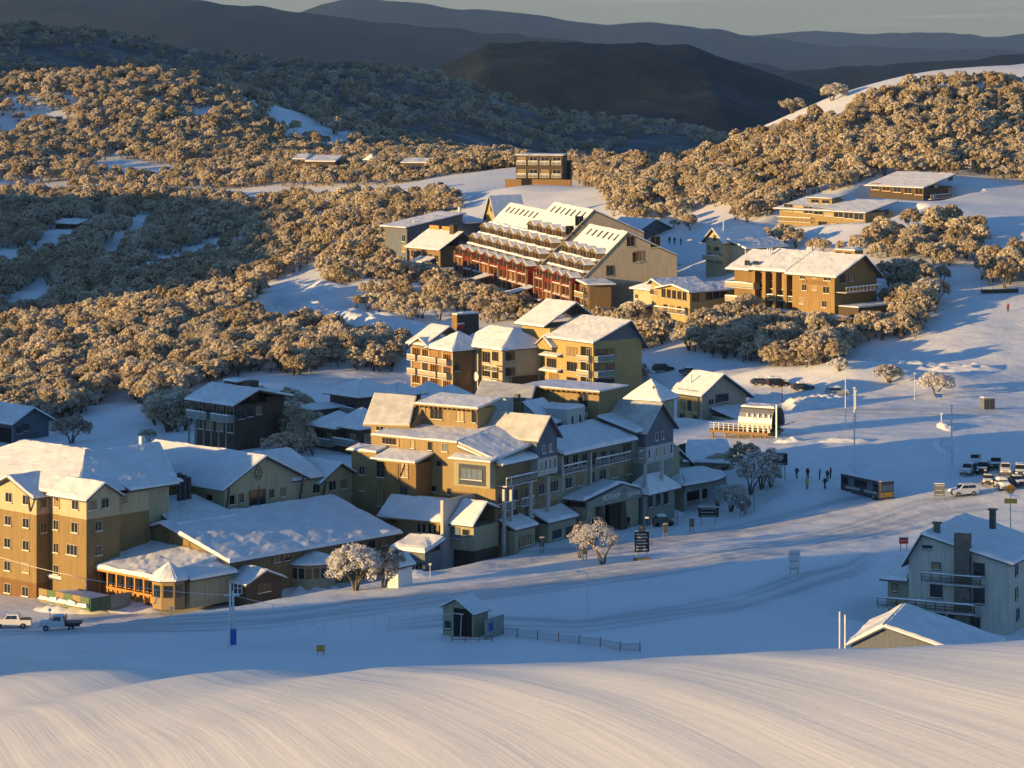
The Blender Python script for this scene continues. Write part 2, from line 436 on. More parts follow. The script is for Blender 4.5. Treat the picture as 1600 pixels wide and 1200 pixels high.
def plaza_wear(x, y):
    w = np.zeros(x.shape)
    for pts, h in RUTS:
        if np.ptp(pts[:, 0]) <= 25: continue
        yy = np.interp(x, *(pts[np.argsort(pts[:, 0])].T))
        inside = smooth(0, 8, x - pts[:, 0].min()) * smooth(0, 8, pts[:, 0].max() - x)
        w = w + inside * (np.exp(-((y - yy) / 0.9) ** 2) * .55 + np.exp(-((y - yy) / 4.5) ** 2) * .12)
    w = w * (0.55 + 1.1 * (vnoise(x / 14, y / 9, 41) + .5)) + 0.35 * np.maximum(0, vnoise(x / 26, y / 18, 42) + vnoise(x / 5, y / 4, 43) * .5)
    return np.clip(w, 0, 1)
def plaza_z(x, y):
    z = ground_z(x, y)
    d = np.zeros(x.shape)
    for pts, h in RUTS:
        yy = np.interp(x, *(pts[np.argsort(pts[:, 0])].T)) if np.ptp(pts[:, 0]) > 25 else None
        if yy is not None:
            inside = (x > pts[:, 0].min()) & (x < pts[:, 0].max())
            t = (y - yy) / 0.9
            d = d + inside * h * (-np.exp(-t * t) + 0.7 * np.exp(-(np.abs(t) - 1.5) ** 2 * 2.5))
        else:
            o_ = np.argsort(pts[:, 1]); xx = np.interp(y, pts[o_, 1], pts[o_, 0]); inside = (y > pts[:, 1].min()) & (y < pts[:, 1].max())
            t = (x - xx) / 0.7
            d = d + inside * h * (-np.exp(-t * t) + 0.7 * np.exp(-(np.abs(t) - 1.5) ** 2 * 2.5))
    d = d + 0.10 * vnoise(x / 2.1, y / 2.1, 31) + 0.05 * vnoise(x / .9, y / .9, 32)
    e = smooth(0, 6, np.minimum(np.minimum(x + 112, 128 - x), np.minimum(y - 345, 700 - y)))
    return z + d * e
ground = sheet('ground', -112, 128, 345, 700, 0.7, SNOW_WORN, plaza_z, plaza_wear)
ground_l = sheet('village_ground', -330, -111, 345, 1000, 3.0, SNOW_GROUND, lambda x, y: ground_z(x, y) - .03)
ground_r = sheet('piste_ground', 127, 330, 345, 1000, 2.5, SNOW_GROUND, lambda x, y: ground_z(x, y) - .03)
ground_b = sheet('upper_ground', -112, 128, 699, 1000, 1.6, SNOW_GROUND, lambda x, y: ground_z(x, y) - .03)
for o in (ground_l, ground_r, ground_b): o['label'] = 'snow-covered ground around the village'
ground_far = sheet('hillside', -520, 520, 999, 1700, 5.0, SNOW_GROUND, lambda x, y: ground_z(x, y) - 0.05)
spur = sheet('shade_ridge', -600, -329, 250, 1100, 8.0, SNOW_GROUND, lambda x, y: ground_z(x, y) - 0.05)  # out of view, carries the ridge added to shade the valley
spur2 = sheet('near_shade_hill', -330, -109, 120, 346, 3.0, SNOW_GROUND, lambda x, y: ground_z(x, y) - 0.05)  # out of view, carries the spur added to shade the plaza
for o, l in ((ski_slope, 'groomed sunlit ski slope with combed tracks'), (ground, 'snow-covered village ground'), (ground_far, 'snowy wooded hillsides behind the village'),
             (spur, 'unseen snowy ridge added to shade the valley'), (spur2, 'snowy shoulder beside the ski slope with an added spur shading the plaza')):
    o['label'] = l
# ---------------------------------------------------------------- far hills
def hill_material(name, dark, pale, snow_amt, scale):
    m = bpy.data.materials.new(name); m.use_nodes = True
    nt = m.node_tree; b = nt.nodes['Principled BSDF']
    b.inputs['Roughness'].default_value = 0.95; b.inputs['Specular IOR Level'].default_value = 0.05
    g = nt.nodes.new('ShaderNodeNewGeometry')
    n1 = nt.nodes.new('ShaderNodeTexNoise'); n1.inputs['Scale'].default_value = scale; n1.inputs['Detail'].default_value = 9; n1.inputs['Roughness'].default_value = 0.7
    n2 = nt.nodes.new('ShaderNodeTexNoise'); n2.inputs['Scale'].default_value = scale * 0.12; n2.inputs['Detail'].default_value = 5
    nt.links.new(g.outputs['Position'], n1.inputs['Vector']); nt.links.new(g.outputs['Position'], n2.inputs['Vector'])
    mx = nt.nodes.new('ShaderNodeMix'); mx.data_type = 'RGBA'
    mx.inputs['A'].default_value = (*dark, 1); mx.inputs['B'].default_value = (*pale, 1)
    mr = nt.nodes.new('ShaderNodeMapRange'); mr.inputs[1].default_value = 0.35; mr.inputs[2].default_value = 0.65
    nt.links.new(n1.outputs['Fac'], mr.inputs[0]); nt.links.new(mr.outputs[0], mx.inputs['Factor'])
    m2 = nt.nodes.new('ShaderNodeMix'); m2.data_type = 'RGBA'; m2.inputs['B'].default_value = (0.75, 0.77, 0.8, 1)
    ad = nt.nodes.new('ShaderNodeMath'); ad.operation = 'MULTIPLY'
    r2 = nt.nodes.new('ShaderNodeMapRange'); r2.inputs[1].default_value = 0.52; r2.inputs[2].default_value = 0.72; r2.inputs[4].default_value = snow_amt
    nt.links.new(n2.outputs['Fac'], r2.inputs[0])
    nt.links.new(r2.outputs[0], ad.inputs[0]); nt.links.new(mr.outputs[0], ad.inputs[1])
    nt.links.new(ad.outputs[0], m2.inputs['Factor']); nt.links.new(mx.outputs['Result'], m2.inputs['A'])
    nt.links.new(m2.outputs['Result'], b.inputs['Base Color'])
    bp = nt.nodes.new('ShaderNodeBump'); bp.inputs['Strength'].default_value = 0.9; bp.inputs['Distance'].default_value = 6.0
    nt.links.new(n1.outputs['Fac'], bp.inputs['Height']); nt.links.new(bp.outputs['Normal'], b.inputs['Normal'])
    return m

def ridge(name, label, prof, d, front, back, fall, material, nx, ny, gully=0.0, gs=300.0, seed=0, px0=-600, px1=2200):
    pp = np.array(prof, float)
    x0 = (px0 - 800) * d / F; x1 = (px1 - 800) * d / F
    def zf(X, Y):
        px = 800 + X * F / d
        top = -np.interp(px, pp[:, 0], pp[:, 1]) * d / F
        t = (d - Y)
        dn = np.where(t > 0, t / front, -t / back)
        z = top - fall * (0.25 * dn + 0.75 * dn ** 1.6)
        z = z + gully * vnoise(X / gs, Y / (gs * 1.6), seed) * np.minimum(1, dn * 3 + 0.15)
        z = z + gully * 0.4 * vnoise(X / (gs * .33), Y / (gs * .4), seed + 1) * np.minimum(1, dn * 3 + 0.2)
        z = z + 0.0016 * d * vnoise(X / (gs * 0.08), Y / (gs * 0.08), seed + 2)
        return z
    xs = np.linspace(x0, x1, nx); ys = np.linspace(d - front, d + back, ny)
    X, Y = np.meshgrid(xs, ys); Z = zf(X, Y)
    v = np.stack([X.ravel(), Y.ravel(), Z.ravel()], 1)
    i = np.arange(nx * ny).reshape(ny, nx)
    f = np.stack([i[:-1, :-1].ravel(), i[:-1, 1:].ravel(), i[1:, 1:].ravel(), i[1:, :-1].ravel()], 1)
    me = bpy.data.meshes.new(name); me.from_pydata(v.tolist(), [], f.tolist())
    me.polygons.foreach_set('use_smooth', np.ones(len(f), dtype=bool)); me.materials.append(material)
    o = bpy.data.objects.new(name, me); COL.objects.link(o)
    o['kind'] = 'structure'; o['label'] = label
    return o, zf

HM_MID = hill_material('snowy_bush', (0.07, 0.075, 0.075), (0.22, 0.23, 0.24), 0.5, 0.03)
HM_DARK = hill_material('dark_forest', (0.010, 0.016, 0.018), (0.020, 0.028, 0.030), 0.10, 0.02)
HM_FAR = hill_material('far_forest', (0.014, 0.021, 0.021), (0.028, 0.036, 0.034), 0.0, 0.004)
mid_hill, mid_z = ridge('wooded_hill', 'shaded bush-covered hill behind the village',
    [(-900,-420),(-600,-360),(-350,-200),(-200,-60),(-90,36),(0,44),(120,48),(200,58),(300,78),(450,98),(600,108),(690,124),(780,155),(860,180),(950,190),(1050,200),(1110,212),(1200,240),(1400,270),(2200,300)],  # left of the view the ridge is raised to put this hill in shade
    2600, 1000, 500, 75, HM_MID, 300, 90, 14, 260, 3, -900)
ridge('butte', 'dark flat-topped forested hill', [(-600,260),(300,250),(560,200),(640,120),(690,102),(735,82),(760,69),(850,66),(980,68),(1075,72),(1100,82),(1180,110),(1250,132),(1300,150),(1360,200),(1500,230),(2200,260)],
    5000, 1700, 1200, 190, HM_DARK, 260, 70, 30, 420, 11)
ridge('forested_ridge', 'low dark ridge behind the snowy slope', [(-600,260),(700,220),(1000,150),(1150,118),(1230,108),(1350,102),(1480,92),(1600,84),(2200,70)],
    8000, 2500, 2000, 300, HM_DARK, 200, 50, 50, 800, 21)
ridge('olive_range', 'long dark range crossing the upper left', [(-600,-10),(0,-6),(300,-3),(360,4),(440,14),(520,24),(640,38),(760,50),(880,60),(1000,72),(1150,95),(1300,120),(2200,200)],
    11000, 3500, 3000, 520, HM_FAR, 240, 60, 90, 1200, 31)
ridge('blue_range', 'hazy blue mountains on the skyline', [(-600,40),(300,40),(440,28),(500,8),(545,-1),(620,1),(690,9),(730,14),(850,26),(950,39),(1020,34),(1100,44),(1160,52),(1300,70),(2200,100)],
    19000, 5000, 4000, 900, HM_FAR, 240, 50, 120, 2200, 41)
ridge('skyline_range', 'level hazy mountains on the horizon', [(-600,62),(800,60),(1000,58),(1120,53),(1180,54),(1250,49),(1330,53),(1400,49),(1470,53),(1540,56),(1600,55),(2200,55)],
    26000, 6000, 5000, 1100, HM_FAR, 240, 40, 110, 2600, 51)

def haze_box():
    me = bpy.data.meshes.new('haze')
    x, y0, y1, z0, z1 = 16000, -400, 33000, -2600, 420
    v = [(-x,y0,z0),(x,y0,z0),(x,y1,z0),(-x,y1,z0),(-x,y0,z1),(x,y0,z1),(x,y1,z1),(-x,y1,z1)]
    me.from_pydata(v, [], [(0,3,2,1),(4,5,6,7),(0,1,5,4),(1,2,6,5),(2,3,7,6),(3,0,4,7)])
    m = bpy.data.materials.new('haze_air'); m.use_nodes = True
    nt = m.node_tree; nt.nodes.clear()
    o_ = nt.nodes.new('ShaderNodeOutputMaterial'); pv = nt.nodes.new('ShaderNodeVolumePrincipled')
    pv.inputs['Color'].default_value = (0.31, 0.49, 0.80, 1)
    pv.inputs['Density'].default_value = 2.9e-5
    pv.inputs['Anisotropy'].default_value = 0.2
    nt.links.new(pv.outputs[0], o_.inputs['Volume'])
    me.materials.append(m)
    o = bpy.data.objects.new('haze', me); COL.objects.link(o)
    o['kind'] = 'stuff'; o['label'] = 'thin cold haze filling the valleys'
haze_box()
# ---------------------------------------------------------------- frosted snow gums
mat('frost', (0.74, 0.67, 0.56), 0.8, 0.12, 1.5, spec=0.15)
mat('gum_leaf', (0.47, 0.40, 0.29), 0.8, 0.25, 1.5, spec=0.2)
for _k in ('frost', 'gum_leaf'):          # thin leaves let part of the light through
    _nt = MATS[_k].node_tree; _b = _nt.nodes['Principled BSDF']; _o = _nt.nodes['Material Output']
    _t = _nt.nodes.new('ShaderNodeBsdfTranslucent'); _mx = _nt.nodes.new('ShaderNodeMixShader'); _mx.inputs[0].default_value = 0.40
    # every tree carries its own load of rime: brighter and creamier, or thinner and browner
    _src = _b.inputs['Base Color'].links[0].from_socket
    _oi = _nt.nodes.new('ShaderNodeObjectInfo'); _rm = _nt.nodes.new('ShaderNodeMix'); _rm.data_type = 'RGBA'
    _rm.inputs['A'].default_value = (0.74, 0.68, 0.59, 1); _rm.inputs['B'].default_value = (1.18, 1.18, 1.18, 1)
    _nt.links.new(_oi.outputs['Random'], _rm.inputs['Factor'])
    _mu = _nt.nodes.new('ShaderNodeMix'); _mu.data_type = 'RGBA'; _mu.blend_type = 'MULTIPLY'; _mu.inputs['Factor'].default_value = 1.0
    _nt.links.new(_src, _mu.inputs['A']); _nt.links.new(_rm.outputs['Result'], _mu.inputs['B']); _nt.links.new(_mu.outputs['Result'], _b.inputs['Base Color'])
    _nt.links.new(_mu.outputs['Result'], _t.inputs['Color'])
    _nt.links.new(_b.outputs[0], _mx.inputs[1]); _nt.links.new(_t.outputs[0], _mx.inputs[2]); _nt.links.new(_mx.outputs[0], _o.inputs['Surface'])

def gum_data(seed, R, H, nclump, nleaf, leaf, frost=0.55, low=0.16):
    r = random.Random(seed)
    V, Fc, Mi = [], [], []       # crown
    TV, TF = [], []              # trunk
    lean = Vector((r.uniform(-.15, .15), r.uniform(-.15, .15), 0))
    clumps = []
    nlobe = 5
    lobes = [(r.uniform(0, 6.283), r.uniform(.75, 1.15), r.uniform(.8, 1.1)) for _ in range(nlobe)]
    for k in range(nclump):
        a = r.uniform(0, 6.283)
        u = r.random()
        el = math.asin(min(1, u ** 0.8)) - r.random() * 0.35      # dome, reaching a little below its rim
        lob = 1.0
        for (la, ls, lh) in lobes:
            dlt = math.cos(a - la)
            if dlt > 0.6: lob = ls
        rad = R * lob * (0.62 + 0.38 * r.random() ** 0.5)
        c = Vector((math.cos(a) * math.cos(el) * rad, math.sin(a) * math.cos(el) * rad, H * (0.42 + low) + math.sin(el) * H * 0.46 * lob)) + lean * H
        c.z = max(c.z, H * low)
        clumps.append((c, R * r.uniform(.11, .27)))
    for c, cr in clumps:
        for j in range(nleaf):
            d = Vector((r.gauss(0, 1), r.gauss(0, 1), r.gauss(0.35, 1))).normalized()
            p = c + Vector((d.x * cr, d.y * cr, d.z * cr * 0.75)) * (0.55 + 0.5 * r.random())
            n = (d + Vector((r.gauss(0, .3), r.gauss(0, .3), r.gauss(.12, .3)))).normalized()
            t = n.orthogonal().normalized()
            t.rotate(Matrix.Rotation(r.uniform(0, 6.283), 3, n))
            bt = n.cross(t)
            s = leaf * r.uniform(.7, 1.4); s2 = s * r.uniform(.45, .8)
            i = len(V)
            V += [p - t * s - bt * s2 * .5, p + bt * s2 * -.9 + n * s * .15, p + t * s, p + bt * s2 + n * s * .15]
            Fc.append((i, i + 1, i + 2, i + 3))
            Mi.append(0 if r.random() < frost + 0.22 * n.z else 1)
    def tube(p, q, r0, r1, n=5):
        ax = (q - p).normalized(); t = ax.orthogonal().normalized(); b = ax.cross(t)
        i = len(TV)
        for (c, rr) in ((p, r0), (q, r1)):
            for k in range(n):
                a = 6.283 * k / n
                TV.append(c + (t * math.cos(a) + b * math.sin(a)) * rr)
        for k in range(n):
            TF.append((i + k, i + (k + 1) % n, i + n + (k + 1) % n, i + n + k))
    ns = r.randint(3, 5)
    base = Vector((0, 0, -0.6))
    forks = []
    for s in range(ns):
        a = 6.283 * s / ns + r.uniform(-.5, .5)
        m1 = Vector((math.cos(a) * R * .16, math.sin(a) * R * .16, H * .22)) + lean * H * .3
        m2 = Vector((math.cos(a) * R * .42, math.sin(a) * R * .42, H * .46)) + lean * H * .7
        tube(base + Vector((math.cos(a) * .1, math.sin(a) * .1, 0)) * R * .2, m1, R * .055, R * .042)
        tube(m1, m2, R * .042, R * .028)
        forks.append(m2)
    for c, cr in clumps[::2]:
        m2 = min(forks, key=lambda q: (q - c).length)
        tube(m2, c, R * .022, R * .010, 4)
    return V, Fc, Mi, TV, TF

def mesh_of(name, V, Fc, mats, Mi=None):
    me = bpy.data.meshes.new(name)
    me.from_pydata([tuple(v) for v in V], [], Fc)
    for m in mats: me.materials.append(MATS[m])
    if Mi is not None: me.polygons.foreach_set('material_index', np.array(Mi, dtype=np.int32))
    me.update()
    return me

GUMS_MID, GUMS_FAR = [], []
for s in range(7):
    R_ = 2.0 + 0.4 * (s % 3); H_ = 3.7 + 0.6 * ((s * 2) % 4)
    V, Fc, Mi, TV, TF = gum_data(100 + s, R_, H_, 84, 40, 0.17, 0.50 + 0.04 * (s % 3))
    GUMS_MID.append((mesh_of('crown', V, Fc, ['frost', 'gum_leaf'], Mi), mesh_of('trunk', TV, TF, ['bark'])))
    V, Fc, Mi, TV, TF = gum_data(200 + s, R_, H_, 66, 22, 0.27, 0.46 + 0.04 * (s % 3))
    n0 = len(V)
    GUMS_FAR.append(mesh_of('snow_gum_mesh', V + TV, Fc + [tuple(i + n0 for i in f) for f in TF], ['frost', 'gum_leaf', 'bark'], Mi + [2] * len(TF)))

GUMS_TINY = []
for s in range(4):
    V, Fc, Mi, TV, TF = gum_data(300 + s, 2.3 + .3 * s, 4.0 + .3 * s, 26, 12, 0.55, 0.45)
    GUMS_TINY.append(mesh_of('far_gum_mesh', V, Fc, ['frost', 'gum_leaf'], Mi))

def in_poly(px, py, poly):
    ins = np.zeros(px.shape, bool)
    n = len(poly); j = n - 1
    for i in range(n):
        xi, yi = poly[i]; xj, yj = poly[j]
        c = ((yi > py) != (yj > py)) & (px < (xj - xi) * (py - yi) / (yj - yi + 1e-9) + xi)
        ins ^= c; j = i
    return ins

FOREST = [  # name, ground polygon as seen in the photograph, distance range, spacing (m), clearings threshold
    ('right_hill', [(940,305),(1010,282),(1100,250),(1210,214),(1300,187),(1350,163),(1420,144),(1600,133),(1680,131),(1680,300),(1600,285),(1560,280),(1515,276),(1450,272),(1390,280),(1330,292),(1260,306),(1215,332),(1180,348),(1120,345),(1060,335),(1000,352),(960,340)], 780, 1060, 3.3, .14),
    ('lodge_bank', [(1180,372),(1215,376),(1290,392),(1350,396),(1375,375),(1410,362),(1440,358),(1500,352),(1535,375),(1525,410),(1460,420),(1440,400),(1400,410),(1360,405),(1320,402),(1250,392),(1190,380)], 700, 860, 3.2, .05),
    ('right_edge', [(1525,448),(1545,405),(1600,390),(1680,380),(1680,455),(1600,452)], 650, 800, 4.2, 0),
    ('below_lodge', [(1060,545),(1100,505),(1165,482),(1200,500),(1260,508),(1300,510),(1350,492),(1400,478),(1450,500),(1440,528),(1360,536),(1320,565),(1240,580),(1160,566),(1090,556)], 620, 760, 3.1, .08),
    ('lodge_corner', [(1380,455),(1410,425),(1470,440),(1475,480),(1440,490),(1400,475)], 650, 800, 4.2, .15),
    ('below_chalet', [(905,500),(960,492),(1000,512),(1055,520),(1050,535),(995,548),(970,556),(940,520)], 660, 790, 3.1, 0),
    ('red_front', [(560,455),(600,425),(640,438),(705,440),(725,462),(790,478),(850,498),(850,512),(800,520),(770,512),(730,490),(690,486),(650,478),(610,480),(575,478)], 740, 900, 3.4, .26),
    ('red_left', [(495,432),(520,400),(560,378),(615,365),(632,380),(628,400),(600,425),(560,440),(530,450)], 780, 980, 3.1, .12),
    ('bank', [(480,470),(560,478),(640,488),(700,500),(640,506),(580,500),(520,490)], 740, 860, 6.0, .25),
    ('left_ridge', [(-80,640),(0,610),(100,580),(180,545),(250,512),(330,478),(410,455),(440,470),(430,492),(470,500),(530,520),(600,540),(630,552),(632,584),(560,578),(510,572),(470,588),(400,580),(330,600),(270,622),(220,640),(190,600),(150,640),(60,668),(-80,670)], 590, 880, 3.0, .16),
    ('dark_grove', [(380,690),(400,655),(440,640),(480,650),(500,690),(500,715),(440,718)], 520, 620, 2.9, 0),
    ('left_clump', [(230,660),(250,630),(300,640),(300,672),(270,680)], 560, 660, 3.1, 0),
    ('valley', [(-80,310),(100,308),(200,305),(330,312),(420,318),(640,312),(720,312),(720,330),(640,352),(560,374),(500,405),(470,425),(405,448),(330,474),(240,512),(150,555),(60,590),(-80,620)], 690, 1200, 3.5, .25),
    ('left_hill', [(-80,132),(0,126),(100,122),(260,116),(330,124),(390,150),(450,166),(530,192),(610,218),(710,240),(830,252),(830,275),(640,288),(520,292),(420,292),(330,300),(200,296),(100,300),(-80,300)], 1120, 1620, 4.0, .2),
    ('ridge_top', [(-80,598),(60,578),(150,543),(240,503),(330,468),(400,443),(405,468),(330,492),(240,528),(150,563),(60,602),(-80,632)], 640, 900, 3.1, .05),
    ('far_row', [(880,285),(900,262),(1000,255),(1010,290),(960,302)], 950, 1200, 3.6, .05),
    ('road_bushes', [(990,375),(1030,335),(1100,345),(1130,360),(1080,372),(1040,352)], 800, 940, 7.0, .2),
]
CLEAR = [  # open snow: tracks, patches, road, seen as ground polygons
    [(410,165),(445,160),(500,195),(552,235),(530,240),(480,205),(430,178)],
    [(110,262),(200,250),(260,258),(330,268),(250,282),(150,275)],
    [(-80,292),(100,286),(120,296),(60,304),(-80,306)],
    [(385,508),(395,470),(440,432),(505,422),(512,452),(490,470),(560,488),(700,512),(700,562),(560,538),(480,518),(420,522)],
    [(60,375),(110,345),(140,350),(90,400),(40,420)], [(150,395),(220,345),(240,350),(180,410)],
    [(0,480),(70,430),(90,425),(30,490)], [(230,425),(330,370),(360,375),(300,420)],
    [(255,560),(290,520),(310,525),(280,570)], [(205,300),(640,292),(900,284),(900,300),(640,306),(420,314)],
    [(1240,180),(1330,140),(1420,120),(1600,105),(1600,112),(1400,128),(1330,152),(1280,175)],
    [(1250,268),(1330,250),(1340,262),(1280,278)],[(1060,330),(1130,322),(1150,352),(1090,372)],
    [(1300,395),(1370,405),(1400,440),(1350,440),(1290,410)], [(300,602),(420,588),(440,600),(330,628)],
]
KEEP_OUT = []      # (x, y, radius) circles round buildings, filled by the buildings below
TREES = []         # (x, y, z, scale, region)
def scatter_forest():
    for name, poly, d0, d1, sp, clr in FOREST:
        pa = np.array(poly, float)
        xa = min((pa[:, 0].min() - 800) * d0 / F, (pa[:, 0].min() - 800) * d1 / F) - 5
        xb = max((pa[:, 0].max() - 800) * d0 / F, (pa[:, 0].max() - 800) * d1 / F) + 5
        xs = np.arange(xa, xb, sp); ys = np.arange(d0, d1, sp)
        X, Y = np.meshgrid(xs, ys)
        X = X + rng.uniform(-.48, .48, X.shape) * sp; Y = Y + rng.uniform(-.48, .48, Y.shape) * sp
        X = X.ravel(); Y = Y.ravel()
        Z = ground_z(X, Y)
        px = 800 + X * F / Y; py = -Z * F / Y
        ok = in_poly(px, py, poly)
        for c in CLEAR: ok &= ~in_poly(px, py, c)
        ok &= (0.6 * vnoise(X / 20, Y / 26, 17) + 0.4 * vnoise(X / 8, Y / 8, 19) + 0.5) > clr * 1.5
        for (kx, ky, kr) in KEEP_OUT: ok &= ((X - kx) ** 2 + (Y - ky) ** 2) > kr * kr
        for x, y, z in zip(X[ok], Y[ok], Z[ok]):
            TREES.append((float(x), float(y), float(z), float(rng.uniform(.5, 1.22)), name))
# ---------------------------------------------------------------- mesh helpers
class G:
    """collects shapes; build() links them as one mesh object"""
    def __init__(s): s.v = []; s.f = []; s.m = []; s.mats = []
    def mi(s, m):
        if m not in s.mats: s.mats.append(m)
        return s.mats.index(m)
    def add(s, vs, fs, m):
        i = len(s.v); k = s.mi(m)
        s.v += [tuple(v) for v in vs]
        for f in fs: s.f.append(tuple(i + a for a in f)); s.m.append(k)
    def box(s, x0, x1, y0, y1, z0, z1, m):
        x0, x1 = min(x0, x1), max(x0, x1); y0, y1 = min(y0, y1), max(y0, y1); z0, z1 = min(z0, z1), max(z0, z1)
        s.add([(x0,y0,z0),(x1,y0,z0),(x1,y1,z0),(x0,y1,z0),(x0,y0,z1),(x1,y0,z1),(x1,y1,z1),(x0,y1,z1)],
              [(0,3,2,1),(4,5,6,7),(0,1,5,4),(1,2,6,5),(2,3,7,6),(3,0,4,7)], m)
    def prism(s, pts, vec, m):
        """polygon (3-D points) swept along vec"""
        n = len(pts); P = [Vector(p) for p in pts]; Q = [p + Vector(vec) for p in P]
        nrm = Vector((0, 0, 0))
        for i in range(n): nrm += P[i].cross(P[(i + 1) % n])
        if nrm.dot(Vector(vec)) > 0: P, Q = Q, P; 
        # P is now the face whose outward normal agrees with its winding
        vs = P + Q
        fs = [tuple(range(n)), tuple(range(2 * n - 1, n - 1, -1))]
        for i in range(n):
            j = (i + 1) % n
            fs.append((j, i, n + i, n + j))
        s.add(vs, fs, m)
    def tube(s, p, q, r, m, n=6, r1=None):
        p = Vector(p); q = Vector(q); ax = (q - p).normalized(); t = ax.orthogonal().normalized(); b = ax.cross(t)
        r1 = r if r1 is None else r1
        vs = []
        for c, rr in ((p, r), (q, r1)):
            for k in range(n):
                a = 6.2832 * k / n; vs.append(c + (t * math.cos(a) + b * math.sin(a)) * rr)
        fs = [(k, (k + 1) % n, n + (k + 1) % n, n + k) for k in range(n)] + [tuple(range(n - 1, -1, -1)), tuple(range(n, 2 * n))]
        s.add(vs, fs, m)
    def slab(s, q, t, m):
        """quad (or triangle) given by its lower face corners, thickened straight up"""
        s.prism(q, (0, 0, t), m)
    def snow(s, q, t, m='roof_snow', seed=0, cell=0.9):
        """uneven blanket of snow with rounded rims over a quad"""
        p = [Vector(a) for a in q]
        if len(p) == 3: p = [p[0], p[1], p[2], p[2].copy()]
        n0 = (p[1] - p[0]).cross(p[3] - p[0])
        if n0.z < 0: p = [p[0], p[3], p[2], p[1]]
        lu = max((p[1] - p[0]).length, (p[2] - p[3]).length); lv = max((p[3] - p[0]).length, (p[2] - p[1]).length)
        nu = int(min(26, max(3, lu / cell))); nv = int(min(26, max(3, lv / cell)))
        us = [0] + [0.22 / max(lu, .6)] + [i / nu for i in range(1, nu)] + [1 - 0.22 / max(lu, .6)] + [1]
        ws = [0] + [0.22 / max(lv, .6)] + [i / nv for i in range(1, nv)] + [1 - 0.22 / max(lv, .6)] + [1]
        vs = []; U = len(us); Vn = len(ws)
        for j, w in enumerate(ws):
            for i, u in enumerate(us):
                c = (p[0] * (1 - u) + p[1] * u) * (1 - w) + (p[3] * (1 - u) + p[2] * u) * w
                rim = i in (0, U - 1) or j in (0, Vn - 1)
                nz = noise.noise(Vector((c.x * .35 + seed, c.y * .35, c.z * .35))) * .45 + noise.noise(Vector((c.x * 1.3, c.y * 1.3 + seed, c.z))) * .25
                h = t * (0.45 if rim else 0.95) * (1 + nz)
                vs.append((c.x, c.y, c.z + h))
        fs = [(j * U + i, j * U + i + 1, (j + 1) * U + i + 1, (j + 1) * U + i) for j in range(Vn - 1) for i in range(U - 1)]
        ring = [i for i in range(U)] + [j * U + U - 1 for j in range(1, Vn)] + [(Vn - 1) * U + i for i in range(U - 2, -1, -1)] + [j * U for j in range(Vn - 2, 0, -1)]
        base = len(vs)
        for k in ring:
            j, i = divmod(k, U); u = us[i]; w = ws[j]
            c = (p[0] * (1 - u) + p[1] * u) * (1 - w) + (p[3] * (1 - u) + p[2] * u) * w
            vs.append((c.x, c.y, c.z + 0.004))
        nr = len(ring)
        for k in range(nr):
            fs.append((ring[(k + 1) % nr], ring[k], base + k, base + (k + 1) % nr))
        s.add(vs, fs, m)
    def build(s, name, parent=None, smooth=False):
        me = bpy.data.meshes.new(name)
        me.from_pydata(s.v, [], s.f)
        for m in s.mats: me.materials.append(MATS[m])
        me.polygons.foreach_set('material_index', np.array(s.m, dtype=np.int32))
        if smooth: me.polygons.foreach_set('use_smooth', np.ones(len(s.f), dtype=bool))
        me.update()
        return link(name, me, parent)

def link(name, me, parent=None):
    o = bpy.data.objects.new(name, me); COL.objects.link(o)
    if parent is not None: o.parent = parent
    return o
def tag(o, label, cat, group=None):
    o['label'] = label; o['category'] = cat
    if group: o['group'] = group
    return o

MESH_CACHE = {}
def window_mesh(w, h, n, rows, style):
    key = ('w', round(w, 2), round(h, 2), n, rows, style)
    if key in MESH_CACHE: return MESH_CACHE[key]
    fm = {'pale': 'frame_pale', 'brown': 'frame_brown', 'white': 'white_paint', 'dark': 'dark_metal', 'red': 'red', 'orange': 'orange_timber'}[style]
    t = min(0.10, w * .08); g = G()
    y0, y1 = -0.09, 0.0
    g.box(-w/2, -w/2 + t, y0, y1, -h/2, h/2, fm); g.box(w/2 - t, w/2, y0, y1, -h/2, h/2, fm)
    g.box(-w/2 + t, w/2 - t, y0, y1, h/2 - t, h/2, fm); g.box(-w/2 + t, w/2 - t, y0, y1, -h/2, -h/2 + t, fm)
    for k in range(1, n):
        x = -w/2 + w * k / n; g.box(x - t*.4, x + t*.4, y0 + .02, y1, -h/2 + t, h/2 - t, fm)
    for k in range(1, rows):
        z = -h/2 + h * k / rows; g.box(-w/2 + t, w/2 - t, y0 + .03, y1, z - t*.35, z + t*.35, fm)
    g.box(-w/2 - .06, w/2 + .06, -0.22, 0, -h/2 - .10, -h/2 - .003, fm)
    g.snow([(-w/2 - .05, -.21, -h/2), (w/2 + .05, -.21, -h/2), (w/2 + .05, -.1, -h/2), (-w/2 - .05, -.1, -h/2)], 0.09, cell=.5)
    me = bpy.data.meshes.new('window'); me.from_pydata(g.v, [], g.f)
    for m in g.mats: me.materials.append(MATS[m])
    me.polygons.foreach_set('material_index', np.array(g.m, dtype=np.int32)); me.update()
    MESH_CACHE[key] = me
    return me
def pane_mesh(w, h, m):
    key = ('p', round(w, 2), round(h, 2), m)
    if key in MESH_CACHE: return MESH_CACHE[key]
    g = G(); g.box(-w/2 + .04, w/2 - .04, -0.035, 0.0, -h/2 + .04, h/2 - .04, m)
    me = bpy.data.meshes.new('pane'); me.from_pydata(g.v, [], g.f); me.materials.append(MATS[m]); me.update()
    MESH_CACHE[key] = me
    return me

